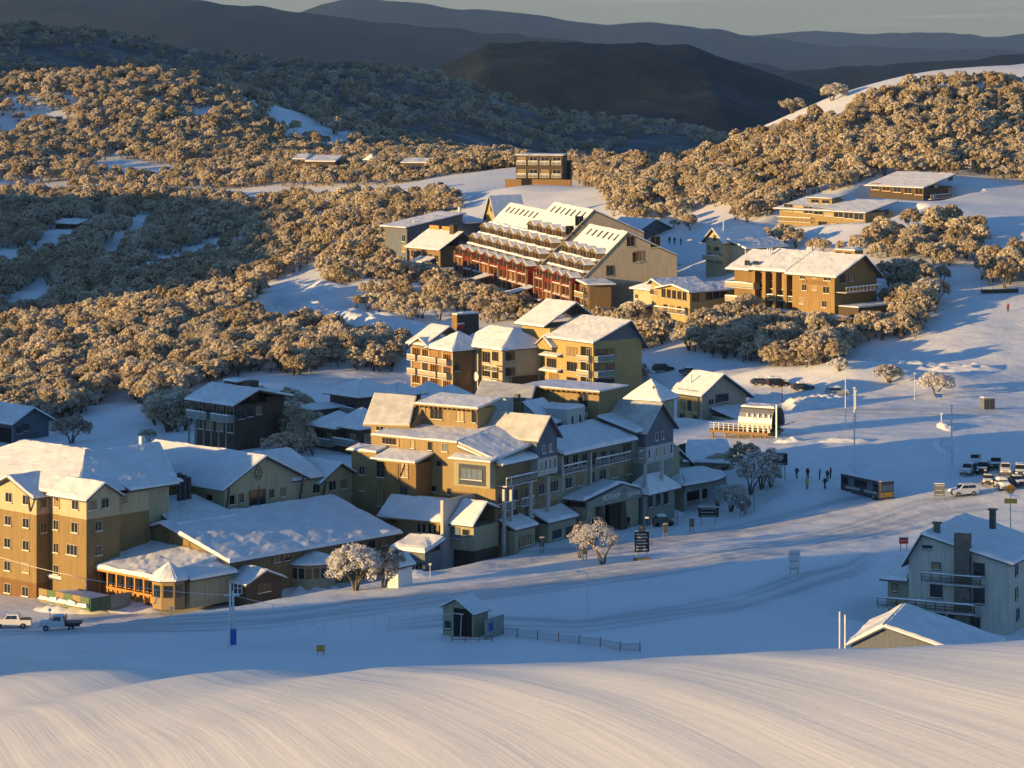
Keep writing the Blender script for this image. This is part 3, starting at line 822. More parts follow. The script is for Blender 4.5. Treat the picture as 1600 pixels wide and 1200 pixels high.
def text_mesh(cu, m):
    t = bpy.data.objects.new('lettering', cu)
    me = bpy.data.meshes.new_from_object(t)
    bpy.data.objects.remove(t)
    me.materials.clear(); me.materials.append(MATS[m])
    return me

class B:
    """a building: local x runs away to the right, local y away to the left, the near corner at the origin"""
    def __init__(s, name, label, cat, px, py, d, alpha, group=None, keep=0):
        s.o = W(px, py, d); s.al = math.radians(alpha); s.name = name
        s.root = bpy.data.objects.new(name, None); COL.objects.link(s.root)
        s.root.location = s.o; s.root.rotation_euler = (0, 0, s.al); s.root.empty_display_size = 1
        tag(s.root, label, cat, group)
        s.ex = Vector((math.cos(s.al), math.sin(s.al), 0)); s.ey = Vector((-math.sin(s.al), math.cos(s.al), 0))
        s.off = Vector((0, 0, 0)); s.rnd = random.Random(hash_name(name) + int(px))
        if keep: s.keep(0, 0, keep)
    def keep(s, x, y, r):
        c = s.wp(x, y, 0); KEEP_OUT.append((c.x, c.y, r))
    def wp(s, x, y, z): return s.o + s.ex * x + s.ey * y + Vector((0, 0, z))
    def fa(s, px, py, x=0.0):
        """pixel -> (y, z) on the plane local x = const (the wall that faces left)"""
        r = Vector(((px - 800) / F, 1, -py / F)); t = (s.o.dot(s.ex) + x) / r.dot(s.ex); q = r * t - s.o
        return q.dot(s.ey), q.z
    def fb(s, px, py, y=0.0):
        """pixel -> (x, z) on the plane local y = const (the wall that faces right)"""
        r = Vector(((px - 800) / F, 1, -py / F)); t = (s.o.dot(s.ey) + y) / r.dot(s.ey); q = r * t - s.o
        return q.dot(s.ex), q.z
    def fz(s, px, py, z):
        """pixel -> (x, y) on the level plane local z = const"""
        r = Vector(((px - 800) / F, 1, -py / F)); t = (s.o.z + z) / r.z; q = r * t - s.o
        return q.dot(s.ex), q.dot(s.ey)
    def part(s, name, g, parent=None, label=None, smooth=False):
        o = g.build(name, parent or s.root, smooth)
        if label: o['label'] = label
        return o
    def box(s, name, x0, x1, y0, y1, z0, z1, m, parent=None):
        g = G(); g.box(x0, x1, y0, y1, z0, z1, m); return s.part(name, g, parent)
    def roof(s, quads, t=0.22, sn=0.28, m='fascia', snow_m='roof_snow', name='roof'):
        g = G(); gs = G()
        for k, q in enumerate(quads):
            g.slab(q, t, m)
            if sn: gs.snow([(a[0], a[1], a[2] + t + .002) for a in q], sn, snow_m, seed=k * 3.7 + s.o.x)
        o = s.part(name, g)
        if sn: s.part('roof_snow', gs, o)
        return o
    def gable(s, x0, x1, y0, y1, z0, zl, zh, zr, wall, axis='x', r=0.5, over=0.7, gover=0.6, t=0.2, sn=0.28, roofm='fascia', snow_m='roof_snow', name='wall'):
        """block with a pitched roof. axis = direction of the ridge; zl/zh eave heights on the low / high coordinate side"""
        g = G()
        if axis == 'x':
            yr = y0 + (y1 - y0) * r
            g.prism([(x0,y0,z0),(x0,y1,z0),(x0,y1,zh),(x0,yr,zr),(x0,y0,zl)], (x1 - x0, 0, 0), wall)
            s1 = (zr - zl) / (yr - y0); s2 = (zr - zh) / (y1 - yr)
            q1 = [(x0-gover, y0-over, zl - s1*over), (x1+gover, y0-over, zl - s1*over), (x1+gover, yr, zr), (x0-gover, yr, zr)]
            q2 = [(x0-gover, yr, zr), (x1+gover, yr, zr), (x1+gover, y1+over, zh - s2*over), (x0-gover, y1+over, zh - s2*over)]
        else:
            xr = x0 + (x1 - x0) * r
            g.prism([(x0,y0,z0),(x1,y0,z0),(x1,y0,zh),(xr,y0,zr),(x0,y0,zl)], (0, y1 - y0, 0), wall)
            s1 = (zr - zl) / (xr - x0); s2 = (zr - zh) / (x1 - xr)
            q1 = [(x0-over, y0-gover, zl - s1*over), (xr, y0-gover, zr), (xr, y1+gover, zr), (x0-over, y1+gover, zl - s1*over)]
            q2 = [(xr, y0-gover, zr), (x1+over, y0-gover, zh - s2*over), (x1+over, y1+gover, zh - s2*over), (xr, y1+gover, zr)]
        w = s.part(name, g)
        ro = s.roof([[(a[0], a[1], a[2] + .01) for a in q1], [(a[0], a[1], a[2] + .01) for a in q2]], t, sn, roofm, snow_m)
        return w, ro
    def hip(s, x0, x1, y0, y1, ze, zr, axis='x', over=0.7, t=0.18, sn=0.26, inset=None, snow_m='roof_snow', name='roof'):
        x0 -= over; x1 += over; y0 -= over; y1 += over
        if axis == 'x':
            ins = min((y1 - y0) / 2, (x1 - x0) / 2) if inset is None else inset; ym = (y0 + y1) / 2
            A, Bq = (x0 + ins, ym, zr), (x1 - ins, ym, zr)
            qs = [[(x0,y0,ze),(x1,y0,ze),Bq,A],[(x1,y1,ze),(x0,y1,ze),A,Bq],[(x0,y1,ze),(x0,y0,ze),A],[(x1,y0,ze),(x1,y1,ze),Bq]]
        else:
            ins = min((x1 - x0) / 2, (y1 - y0) / 2) if inset is None else inset; xm = (x0 + x1) / 2
            A, Bq = (xm, y0 + ins, zr), (xm, y1 - ins, zr)
            qs = [[(x0,y1,ze),(x0,y0,ze),A,Bq],[(x1,y0,ze),(x1,y1,ze),Bq,A],[(x0,y0,ze),(x1,y0,ze),A],[(x1,y1,ze),(x0,y1,ze),Bq]]
        def cl(q):
            out = []
            for p in q:
                if not out or (Vector(p) - Vector(out[-1])).length > 0.02: out.append(p)
            if (Vector(out[0]) - Vector(out[-1])).length < 0.02: out.pop()
            return out
        return s.roof([cl(q) for q in qs], t, sn, snow_m=snow_m, name=name)
    def win(s, face, c, z, w, h, plane=0.0, n=2, rows=1, style='pale', pane=None, name='window'):
        """window centred at coordinate c along the wall and height z"""
        o = link(name, window_mesh(w, h, n, rows, style), s.root)
        if face == 'a': o.location = (plane - .004, c, z); o.rotation_euler = (0, 0, -math.pi / 2)
        else: o.location = (c, plane - .004, z)
        pm = pane or ('curtain' if s.rnd.random() < .28 else 'glass')
        link('pane', pane_mesh(w, h, pm), o)
        return o
    def wp_win(s, face, px, py, w, h, plane=0.0, **k):
        c, z = s.fa(px, py, plane) if face == 'a' else s.fb(px, py, plane)
        return s.win(face, c, z, w, h, plane, **k)
    def wins(s, face, pts, w, h, plane=0.0, **k):
        for p in pts: s.wp_win(face, p[0], p[1], p[2] if len(p) > 2 else w, p[3] if len(p) > 3 else h, plane, **k)
    def balcony(s, face, c0, c1, z, depth, plane=0.0, rail='pale_grey', solid=True, h=1.0, snow=.18, slab_m='pale_grey'):
        """slab with railing standing out from a wall, snow on the handrail"""
        c0, c1 = min(c0, c1), max(c0, c1)
        def mk(g, a0, a1, d0, d1, z0, z1, m):
            if face == 'a': g.box(plane - d1, plane - d0, a0, a1, z0, z1, m)
            else: g.box(a0, a1, plane - d1, plane - d0, z0, z1, m)
        g = G(); mk(g, c0, c1, 0.003, depth, z - .2, z, slab_m); o = s.part('balcony', g)
        g = G()
        if solid:
            mk(g, c0, c1, depth - .08, depth - .003, z + .12, z + h, rail)
            mk(g, c0, c0 + .08, .003, depth - .082, z + .12, z + h, rail); mk(g, c1 - .08, c1, .003, depth - .082, z + .12, z + h, rail)
        else:
            for zz in (z + .35, z + .65, z + h): mk(g, c0, c1, depth - .07, depth - .003, zz - .07, zz, rail)
            k = max(2, int((c1 - c0) / 1.2))
            for i in range(k + 1):
                a = c0 + (c1 - c0 - .08) * i / k; mk(g, a, a + .08, depth - .15, depth - .072, z, z + h, rail)
        s.part('railing', g, o)
        if snow:
            g = G()
            d0, d1 = depth - .16, depth + .04
            q = [(plane - d1, c0, z + h + .003), (plane - d0, c0, z + h + .003), (plane - d0, c1, z + h + .003), (plane - d1, c1, z + h + .003)] if face == 'a' else \
                [(c0, plane - d1, z + h + .003), (c1, plane - d1, z + h + .003), (c1, plane - d0, z + h + .003), (c0, plane - d0, z + h + .003)]
            g.snow(q, snow); s.part('rail_snow', g, o)
        return o
    def text(s, face, body, c, z, size, plane, m, name='lettering', depth=.03):
        cu = bpy.data.curves.new(name, 'FONT'); cu.body = body; cu.size = size; cu.align_x = 'CENTER'; cu.align_y = 'CENTER'; cu.extrude = depth
        o = link(name, text_mesh(cu, m), s.root)
        if face == 'a': o.location = (plane - depth - .004, c, z); o.rotation_euler = (math.pi / 2, 0, -math.pi / 2)
        else: o.location = (c, plane - depth - .004, z); o.rotation_euler = (math.pi / 2, 0, 0)
        return o

def hash_name(n):
    h = 0
    for ch in n: h = (h * 131 + ord(ch)) % 100003
    return h
def _qa(s, px, py, x):
    y, z = s.fa(px, py, x); return (x, y, z)
def _qb(s, px, py, y):
    x, z = s.fb(px, py, y); return (x, y, z)
def _qz(s, px, py, z):
    x, y = s.fz(px, py, z); return (x, y, z)
B.qa = _qa; B.qb = _qb; B.qz = _qz
def _tiers(s, x0, x1, y0, y1, tiers, name='wall'):
    g = G()
    for z0, z1, m in tiers: g.box(x0, x1, y0, y1, z0, z1, m)
    return s.part(name, g)
B.tiers = _tiers
def _bar(s, p, q, w, m, name='brace', parent=None):
    g = G(); g.tube(p, q, w, m, 4); return s.part(name, g, parent)
B.bar = _bar
def _row(s, face, p0, p1, cnt, w, h, plane=0.0, skip=(), **k):
    for i in range(cnt):
        if i in skip: continue
        t = i / (cnt - 1) if cnt > 1 else .5
        s.wp_win(face, p0[0] + (p1[0] - p0[0]) * t, p0[1] + (p1[1] - p0[1]) * t, w, h, plane, **k)
B.row = _row
# ---------------------------------------------------------------- hotel at the left edge
H = B('hotel', 'cream and tan five-storey hotel with snowy hip roofs and front terrace', 'hotel', 57, 935, 442, 47)
T3 = [(-4, 2.03, 'base_brown'), (2.03, 11.5, 'tan'), (11.5, 14.15, 'cream')]
H.tiers(0, 12, 0, 9.9, T3)
H.gable(0.01, 11.99, .01, 9.89, 14.1, 14.15, 14.15, 16.25, 'cream', 'x', over=.9, gover=1.3, name='gable_wall')
for y in (0.4, 9.5): H.bar((-1.2, y, 14.3), (-.06, y + (0.9 if y < 5 else -.9), 11.9), .16, 'fascia')
for a in [(14,777),(41,781),(13,813),(41,817),(12,848),(41,852),(12,884),(41,887),(12,919),(40,924)]:
    H.wp_win('a', a[0], a[1], 1.5, 1.4)
T2 = [(-4, 11.5, 'tan'), (11.5, 14.3, 'cream')]
H.tiers(2.3, 13.5, -8.0, -.01, T2)
H.win('b', 1.2, 9.6, 1.1, 1.4, 0)
H.win('b', 1.2, 13.0, 1.0, 1.3, 0)
for a in [(89,785),(88,820),(88,856),(88,890)]: H.wp_win('a', a[0], a[1], 1.2, 1.4, 2.3, n=2)
H.tiers(1.0, 6.9, -9.55, -4.05, [(-4, 11.8, 'tan'), (11.8, 14.5, 'cream')])
H.gable(1.01, 6.89, -9.54, -2, 14.4, 14.5, 14.5, 16.3, 'cream', 'y', over=.5, gover=.5, name='gable_wall')
for a in [(118,788),(117,824)]: H.wp_win('a', a[0], a[1], 1.5, 1.5, 1.0)
H.wp_win('a', 113, 859, 2.4, 1.5, 1.0, n=3)
H.wins('b', [(145,789),(164,786),(153,822),(153,860)], 1.35, 1.4, -9.55)
H.wins('b', [(193,780)], 1.4, 1.4, -8.0)
H.tiers(13.51, 18, -7.0, 2, [(-4, 14.2, 'cream')])
H.wins('b', [(205,779)], 1.3, 1.3, -7.0)
H.box('wall', 12.01, 19, 0.01, 24, -4, 14.4, 'tan')
H.hip(1.2, 20, -7.2, 25.2, 14.55, 19.0, 'y', over=.3, sn=.3)
H.roof([[(9.5, -8.6, 14.5), (18.6, -8.6, 14.5), (24.5, 2.5, 18.55), (10.7, 2.5, 18.55)], [(10.7, 2.52, 18.55), (24.5, 2.52, 18.55), (25, 13, 14.5), (13, 13, 14.5)]], sn=.3)
H.roof([[(15.5, -11.5, 9.2), (27.2, -11.5, 9.2), (27.2, -1, 11.2), (18.1, -1, 11.2)]], sn=.4)
H.box('wall', 18.01, 27, -8, 2, -4, 9.4, 'cream')
v = G()
for k in range(5):
    v.tube((23 + k * .45, -3.5 + .4 * (k % 2), 10.6), (23 + k * .45, -3.5 + .4 * (k % 2), 15.2 - .2 * k), .35, 'dark_metal', 8)
H.part('roof_vent', v)
g = G(); g.tube((21, 2.4, 18.6), (21, 2.4, 20.1), .45, 'iced_metal', 6); H.part('chimney', g)

# low front wing and the gabled block above it, measured from its own near corner
def local(bld, px, py, d):
    p = W(px, py, d) - bld.o
    return p.dot(bld.ex), p.dot(bld.ey), p.z
fx, fy, fzz = local(H, 357, 925, 437)
class Sub(B):
    """same thing, another reference corner"""
    def __init__(s, b, px, py, d):
        s.par = b; s.o = W(px, py, d); s.al = b.al; s.ex = b.ex; s.ey = b.ey; s.rnd = b.rnd; s.name = b.name
        s.root = bpy.data.objects.new('wing', None); COL.objects.link(s.root); s.root.parent = b.root
        s.root.location = local(b, px, py, d); s.root.empty_display_size = .5
def reparent(sub):
    """hand the wing's parts to the building itself"""
    off = sub.root.location.copy()
    for c in list(sub.root.children):
        c.parent = sub.par.root; c.location = c.location + off
    bpy.data.objects.remove(sub.root)
L = Sub(H, 357, 925, 437)
L.gable(0, 32, 0, 20.4, -3, 4.2, 5.5, 7.7, 'tan', 'x', r=.665, over=1.0, gover=.7, sn=.42)
L.wins('a', [(261,867),(287,872),(299,874)], 1.0, 1.25, 0)
L.wp_win('a', 333, 879, 1.9, 1.5, 0, n=2)
y0, z0 = L.fa(228, 843); y1, z1 = L.fa(298, 855)
L.box('trim', -.08, -.003, y1, y0, z1 - .12, z1 + .12, 'frame_brown')
for p in (230, 296):
    yy, zz = L.fa(p, 849); L.box('trim', -.09, -.003, yy - .12, yy + .12, z1 + .121, z1 + 1.2, 'frame_brown')
def emblem(bl, face, px, py, plane, s):
    """hexagonal outline with a slanted stroke and two side ticks"""
    c, z = bl.fa(px, py, plane) if face == 'a' else bl.fb(px, py, plane)
    g = G()
    def pt(u, w): return (plane - .06, c - u, z + w) if face == 'a' else (c + u, plane - .06, z + w)
    hexp = [(0, 1.15), (.62, .6), (.62, -.6), (0, -1.15), (-.62, -.6), (-.62, .6)]
    for i in range(6):
        a, b = hexp[i], hexp[(i + 1) % 6]; g.tube(pt(a[0]*s, a[1]*s), pt(b[0]*s, b[1]*s), .055, 'frame_brown', 4)
    for a, b in [((-.62,.6),(.62,.6)), ((.3,.42),(-.3,-.42)), ((-.3,.42),(.3,.42)), ((-.3,-.42),(.3,-.42)), ((-.62,-.6),(.62,-.6)), ((.75,0),(1.15,0)), ((-.75,0),(-1.15,0))]:
        g.tube(pt(a[0]*s, a[1]*s), pt(b[0]*s, b[1]*s), .05, 'frame_brown', 4)
    bl.part('emblem', g)
emblem(L, 'a', 260, 836, 0, .85)
# right side of the low wing: shaded wall, glazed openings, rounded bay, porch
L.wins('b', [(432,871),(448,868)], 1.6, 1.5, 0, style='brown')
L.row('b', (560,855), (600,846), 3, 1.6, 1.3, 0, style='brown')
g = G()
cx, cz = L.fb(486, 905, 0)
bay = [(cx + 3.6 * math.cos(a), -3.2 * math.sin(a)) for a in [math.pi * k / 10 for k in range(11)]]
g.prism([(x, y, -1.5) for x, y in bay], (0, 0, 3.6), 'sage'); L.part('bay', g)
for k in range(10):
    g = G(); a, b = bay[k], bay[k + 1]; m = ((a[0]+b[0])/2, (a[1]+b[1])/2)
    dx, dy = b[0]-a[0], b[1]-a[1]; ln = math.hypot(dx, dy); nx, ny = dy / ln, -dx / ln
    if ny > 0: nx, ny = -nx, -ny
    q = [(a[0]*.85+b[0]*.15+nx*.03, a[1]*.85+b[1]*.15+ny*.03), (a[0]*.15+b[0]*.85+nx*.03, a[1]*.15+b[1]*.85+ny*.03)]
    g.prism([(q[0][0],q[0][1],.35),(q[1][0],q[1][1],.35),(q[1][0],q[1][1],1.75),(q[0][0],q[0][1],1.75)], (nx*.03, ny*.03, 0), 'glass'); L.part('pane', g)
g = G(); gs = G()
rim = [(cx + 4.1 * math.cos(a), -3.7 * math.sin(a)) for a in [math.pi * k / 10 for k in range(11)]]
for k in range(10):
    g.slab([(rim[k][0], rim[k][1], 2.12), (rim[k+1][0], rim[k+1][1], 2.12), (cx, 0, 3.4)], .15, 'fascia')
    gs.snow([(rim[k][0], rim[k][1], 2.28), (rim[k+1][0], rim[k+1][1], 2.28), (cx, 0, 3.56)], .3)
o = L.part('bay_roof', g); L.part('roof_snow', gs, o)
x0, _ = L.fb(385, 905, -4); x1, _ = L.fb(440, 905, -4)
L.gable(x0, x1, -4, 0.3, -2, 1.6, 1.6, 2.9, 'timber_dark', 'y', over=.6, gover=.6, sn=.35, name='porch')
L.win('b', (x0 + x1) / 2, .7, 2.6, 1.3, -4, n=4, style='brown')
# gabled upper block
xq0, _ = L.fb(350, 770, 16.2); xq1, _ = L.fb(470, 750, 16.2); _, zq = L.fb(411, 714, 16.2)
L.gable(xq0, xq1, 16.2, 39, 3, zq - 3.6, zq - 3.6, zq, 'cream', 'y', over=1.0, gover=.9, sn=.3, name='gable_wall')
L.wins('b', [(362,781),(377,778),(424,771),(442,769)], 1.05, 1.4, 16.2)
L.wp_win('b', 362, 781, 1.7, 1.6, 16.2)
L.wp_win('b', 402, 778, 3.2, 2.4, 16.2, n=2, style='brown')
bx, bz = L.fb(402, 793, 16.2); L.balcony('b', bx - 3, bx + 3.2, bz - .5, 1.5, 16.2, rail='slate_blue', solid=True, h=1.0)
L.wp_win('a', 328, 777, 1.4, 1.0, xq0, n=1)
emblem(L, 'b', 403, 739, 16.2, .95)
for x in (xq0 + .3, xq1 - .3): L.bar((x, 15.4, zq - 3.6), (x, 16.12, zq - 7.2), .16, 'fascia')
# link and small gable on the right
xa, _ = L.fb(500, 750, 16.6); xb, _ = L.fb(556, 750, 16.6); xm, zm = L.fb(530, 724, 16.6)
L.box('wall', xq1 + .01, xa - .01, 16.8, 24, 2, 10.4, 'cream')
L.wins('b', [(467,766),(494,763)], 1.5, 1.5, 16.8)
L.roof([[(27, 16.0, 10.3), (xa + .5, 16.0, 10.3), (xa + 1, 24, 13.6), (23, 24, 13.6)], [(23, 24.02, 13.6), (xa + 1, 24.02, 13.6), (xa + 1, 33, 10.5), (27, 33, 10.5)]], sn=.32)
L.gable(xa, xb, 16.6, 34, 2, zm - 2.2, zm - 2.2, zm - .1, 'cream', 'y', over=.9, gover=.9, sn=.32, name='gable_wall')
L.wins('b', [(519,759),(537,756)], 1.45, 1.5, 16.6)
for x in (xa + .4, xb - .4): L.bar((x, 15.8, zm - 2.2), (x, 16.52, zm - 5.2), .16, 'fascia')
L.bar((18, 13.5, 8), (18, 13.5, 11.2), .08, 'dark_metal', 'pole')
# terrace with verandah, two pavilions, sheeted fence
vr = -12.2
L.roof([[(vr, 1.5, 2.9), (vr, 17.8, 2.9), (-.05, 17.8, 4.7), (-.05, 1.5, 4.1)]], t=.3, sn=.5, m='orange_timber')
for k in range(9): L.box('verandah_post', vr + .5, vr + .75, 2 + k * 1.9, 2.25 + k * 1.9, -.5, 2.9, 'orange_timber')
L.box('verandah_glazing', vr + 1.4, vr + 1.5, 1.9, 17.4, 1.0, 2.7, 'glass')
L.box('verandah_wall', vr + 1.35, vr + 1.55, 1.9, 17.4, -.5, .98, 'orange_timber')
g = G(); g.box(vr + .2, vr + .45, 2.0, 11.5, .7, 1.0, 'orange_timber'); L.part('handrail', g)
def pavilion(cx_, cy_, r, z0_, ze_, zr_, wall):
    n = 8
    pts = [(cx_ + r * math.cos(6.2832 * (k + .5) / n), cy_ + r * math.sin(6.2832 * (k + .5) / n)) for k in range(n)]
    g = G(); g.prism([(x, y, z0_) for x, y in pts], (0, 0, ze_ - z0_), wall); o = L.part('pavilion', g)
    g = G(); gs = G()
    rp = [(cx_ + (r + .55) * math.cos(6.2832 * (k + .5) / n), cy_ + (r + .55) * math.sin(6.2832 * (k + .5) / n)) for k in range(n)]
    for k in range(n):
        a, b = rp[k], rp[(k + 1) % n]
        g.slab([(a[0], a[1], ze_), (b[0], b[1], ze_), (cx_, cy_, zr_)], .15, 'fascia'); gs.snow([(a[0], a[1], ze_ + .152), (b[0], b[1], ze_ + .152), (cx_, cy_, zr_ + .152)], .28, cell=.6)
    L.part('pavilion_roof', g, o); L.part('pavilion_snow', gs, o)
    for k in range(n):
        g = G(); a, b = pts[k], pts[(k + 1) % n]; mx_, my_ = (a[0]+b[0])/2 - cx_, (a[1]+b[1])/2 - cy_; ln = math.hypot(mx_, my_); nx, ny = mx_/ln, my_/ln
        q0 = (a[0]*.85+b[0]*.15, a[1]*.85+b[1]*.15); q1 = (a[0]*.15+b[0]*.85, a[1]*.15+b[1]*.85)
        g.prism([(q0[0]+nx*.02,q0[1]+ny*.02,z0_+1.6),(q1[0]+nx*.02,q1[1]+ny*.02,z0_+1.6),(q1[0]+nx*.02,q1[1]+ny*.02,ze_-.5),(q0[0]+nx*.02,q0[1]+ny*.02,ze_-.5)], (nx*.03, ny*.03, 0), 'glass'); L.part('pane', g, o)
pavilion(-10.6, 18.0, 1.9, -.8, 3.1, 5.0, 'ochre')
pavilion(-9.8, 1.0, 2.3, -.8, 2.9, 5.0, 'ochre')
L.box('wall', -8, -.02, .02, 1.5, -1, 3.4, 'sage')
L.box('wall', -7.99, -.02, -1.2, 0.0, -1, 2.6, 'sage')
L.roof([[(-8.5, -2.0, 2.7), (0, -2.0, 2.7), (0, 1.6, 3.7), (-8.5, 1.6, 3.7)]], sn=.4)
g = G()
g.box(-19, vr - .8, 6.5, 17, -.9, .1, 'grey_sheet'); L.part('deck', g)
g = G(); g.snow([(-18.8, 6.6, .1), (vr - .9, 6.6, .1), (vr - .9, 16.9, .1), (-18.8, 16.9, .1)], .12); L.part('deck_snow', g)
for k in range(6):
    L.box('fence_panel', -19.2, -19.1, 6.4 + k * 1.78, 8.14 + k * 1.78, -.7, 1.0, 'ochre' if k % 2 else 'green_sheet')
for k in range(4):
    L.box('fence_panel', -19.1 + k * 1.75, -17.4 + k * 1.75, 6.2, 6.3, -.9, .9, 'green_sheet' if k < 2 else 'grey_sheet')
g = G()
for k in range(5): g.snow([(-19.6 - .3 * (k % 2), 6.5 + k * 2, -.3), (-19.2, 6.5 + k * 2, -.3), (-19.2, 8.4 + k * 2, -.3), (-19.9, 8.4 + k * 2, -.3)], .5, 'roof_snow', k)
L.part('snow_drift', g)['kind'] = 'stuff'
L.tiers(-12, -1, 18.5, 24, [(-3, .4, 'base_brown')])
L.roof([[(-13, 18.2, .6), (-1, 18.2, 1.2), (-1, 25, 1.6), (-13, 25, .9)]], sn=.4)
reparent(L)
# ---------------------------------------------------------------- main hotel in the centre
N = B('hotel', 'large ochre and sage hotel with balconies, blue gables and a signed portico', 'hotel', 774, 862, 466, 56)
q, qb = N.qa, N.qb
# L1: the long sunlit upper wall
g = G(); g.prism([(0,0,-3),(0,21.05,-3),(0,21.05,15.2),(0,6.6,15.2),(0,0,13.2)], (14, 0, 0), 'ochre'); N.part('wall', g)
N.roof([[(-.8, 6.3, 15.22), (14, 6.3, 16.9), (14, 22, 16.9), (-.8, 22, 15.22)], [(-.6, -.5, 13.1), (14, -.5, 15.0), (14, 6.28, 16.9), (-.6, 6.28, 15.2)]], sn=.22, m='ochre')
for px in (600, 605, 610.5, 616, 621.5): N.wp_win('a', px, 687 + (px - 600) * .1, .55, 1.3, 0, n=1, style='brown')
N.wins('a', [(645,694),(672,697)], .8, 1.3, 0, n=1, style='brown'); N.wp_win('a', 695, 699, 1.1, 1.3, 0, n=2, pane='blue_pane')
# clerestory with bracketed eave
ya, za = N.fa(658, 655, 7); yb, zb = N.fa(746, 661, 7); yt, zt = N.fa(700, 636, 7)
N.box('clerestory', 7, 12, yb, ya, 12, zt, 'ochre')
N.roof([[(6.2, yb - .6, zt), (13, yb - .6, zt + .9), (13, ya + .8, zt + .9), (6.2, ya + .8, zt)]], sn=.2, m='ochre')
g = G()
for k in range(14):
    y = yb - .3 + (ya - yb + .8) * k / 13; g.box(6.25, 6.98, y, y + .22, zt - .35, zt - .01, 'frame_brown')
N.part('brackets', g)['kind'] = 'stuff'
N.wins('a', [(661,643),(741,652)], .9, 1.7, 7, n=1, style='brown'); N.wp_win('a', 682, 646, 2.3, 1.8, 7, n=3, style='brown'); N.wp_win('a', 719, 650, 1.5, 1.7, 7, n=2, style='brown')
# steep sunlit roof at the far left end
P1, P2, P3, P4 = q(567,666,3), q(640,668,3), q(651,622,8.5), q(585,617,8.5)
N.box('wall', 4, 10, P2[1] + .5, P1[1] - .8, -3, P1[2] + .6, 'ochre')
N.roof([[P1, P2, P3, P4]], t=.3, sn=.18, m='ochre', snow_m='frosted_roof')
g = G(); g.prism([(P2[0]+.6, P2[1]+.4, P2[2]-.2), (P3[0], P2[1]+.4, P3[2]-.1), (P3[0]+4, P2[1]+.4, P2[2])], (0, P1[1]-P2[1]-1.2, 0), 'ochre'); N.part('gable_wall', g)
N.wp_win('a', 594, 668, 1.6, 1.0, 4, n=2)
# L2: lower projecting wing
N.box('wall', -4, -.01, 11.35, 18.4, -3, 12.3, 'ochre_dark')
N.box('wall', -2.6, -.01, 18.41, 24.2, -3, 13.0, 'ochre')
N.roof([[(-4.9, 10.9, 12.35), (0, 10.9, 13.3), (0, 19.2, 13.3), (-4.9, 19.2, 12.35)], [(-3.2, 19.22, 13.05), (0, 19.22, 13.5), (0, 24.8, 13.5), (-3.2, 24.8, 13.05)]], sn=.25, m='ochre')
N.wins('a', [(595,733),(632,733),(631,772),(594,778)], 1.5, 2.5, -4, n=2, rows=2, style='brown')
N.wins('a', [(566,735),(566,760)], 1.2, 1.4, -2.6)
N.bar((-5.0, 13.8, 12.2), (-4.06, 14.6, 9.2), .13, 'frame_brown')
N.wins('a', [(686,725),(678,764)], .9, .9, 0, n=1, style='brown'); N.wp_win('a', 702, 768, .7, 1.0, 0, n=1, style='brown')
# cantilevered corner room
N.box('corner_room', -1.4, -.01, -.02, 6.4, 9.3, 13.0, 'sage')
yl, zl = N.fa(717, 757, -1.4); yr, zr = N.fa(759, 757, -1.4)
N.box('window_panel', -1.47, -1.403, yr, yl, 9.6, 12.6, 'navy')
N.wp_win('a', 737, 741, 3.9, 1.7, -1.48, n=4, style='dark', pane='blue_pane')
N.roof([[(-2.2, -.6, 13.05), (0, -.6, 13.4), (0, 7.0, 13.6), (-2.2, 7.0, 13.05)]], sn=.22, m='ochre')
# L3: annex with five tall windows
N.box('annex', -7, -.01, 4.4, 12.6, 1.3, 4.7, 'ochre'); N.box('annex_base', -6.6, -.02, 4.5, 9.2, -3, 1.29, 'base_brown')
N.roof([[(-7.8, 4.0, 4.75), (-4.1, 4.0, 7.3), (-4.1, 15.8, 7.3), (-7.8, 15.8, 4.5)]], sn=.3, m='ochre')
N.roof([[(-4.1, 4.0, 7.3), (-.05, 4.0, 6.6), (-.05, 11.3, 6.6), (-4.1, 11.3, 7.3)]], sn=.3, m='ochre')
for px in (655, 663, 672, 680, 688): N.wp_win('a', px, 825 + (px - 655) * .09, .62, 1.45, -7, n=1, style='pale', pane='opening')
yd, zd = N.fa(685, 857, -6.6); N.box('door', -6.72, -6.603, yd - .5, yd + .5, 0, 2.1 if 2.1 < 1.25 else 1.25, 'timber_dark')
N.box('wall', -6.5, -.03, 12.61, 16.5, -3, 4.0, 'ochre')
N.box('fin_wall', -8.2, -.02, 3.5, 4.0, -3, 8.2, 'pale_grey')
N.box('shed', -6.4, -.02, -.6, 3.49, 1.0, 4.4, 'sage'); N.box('shed_base', -5.6, -.03, -.4, 3.48, -3, .99, 'timber_dark')
N.roof([[(-7.0, -.9, 4.45), (-3.4, -.9, 7.4), (-3.4, 3.48, 7.4), (-7.0, 3.48, 4.45)]], sn=.3)
N.roof([[(-3.4, -.9, 7.4), (0, -.9, 6.2), (0, 3.48, 6.2), (-3.4, 3.48, 7.4)]], sn=.3)
N.wp_win('a', 712, 833, 1.6, 1.7, -6.4, n=1, style='brown', pane='blue_pane'); N.wp_win('a', 728, 832, 1.2, .9, -6.4, n=1, style='dark')
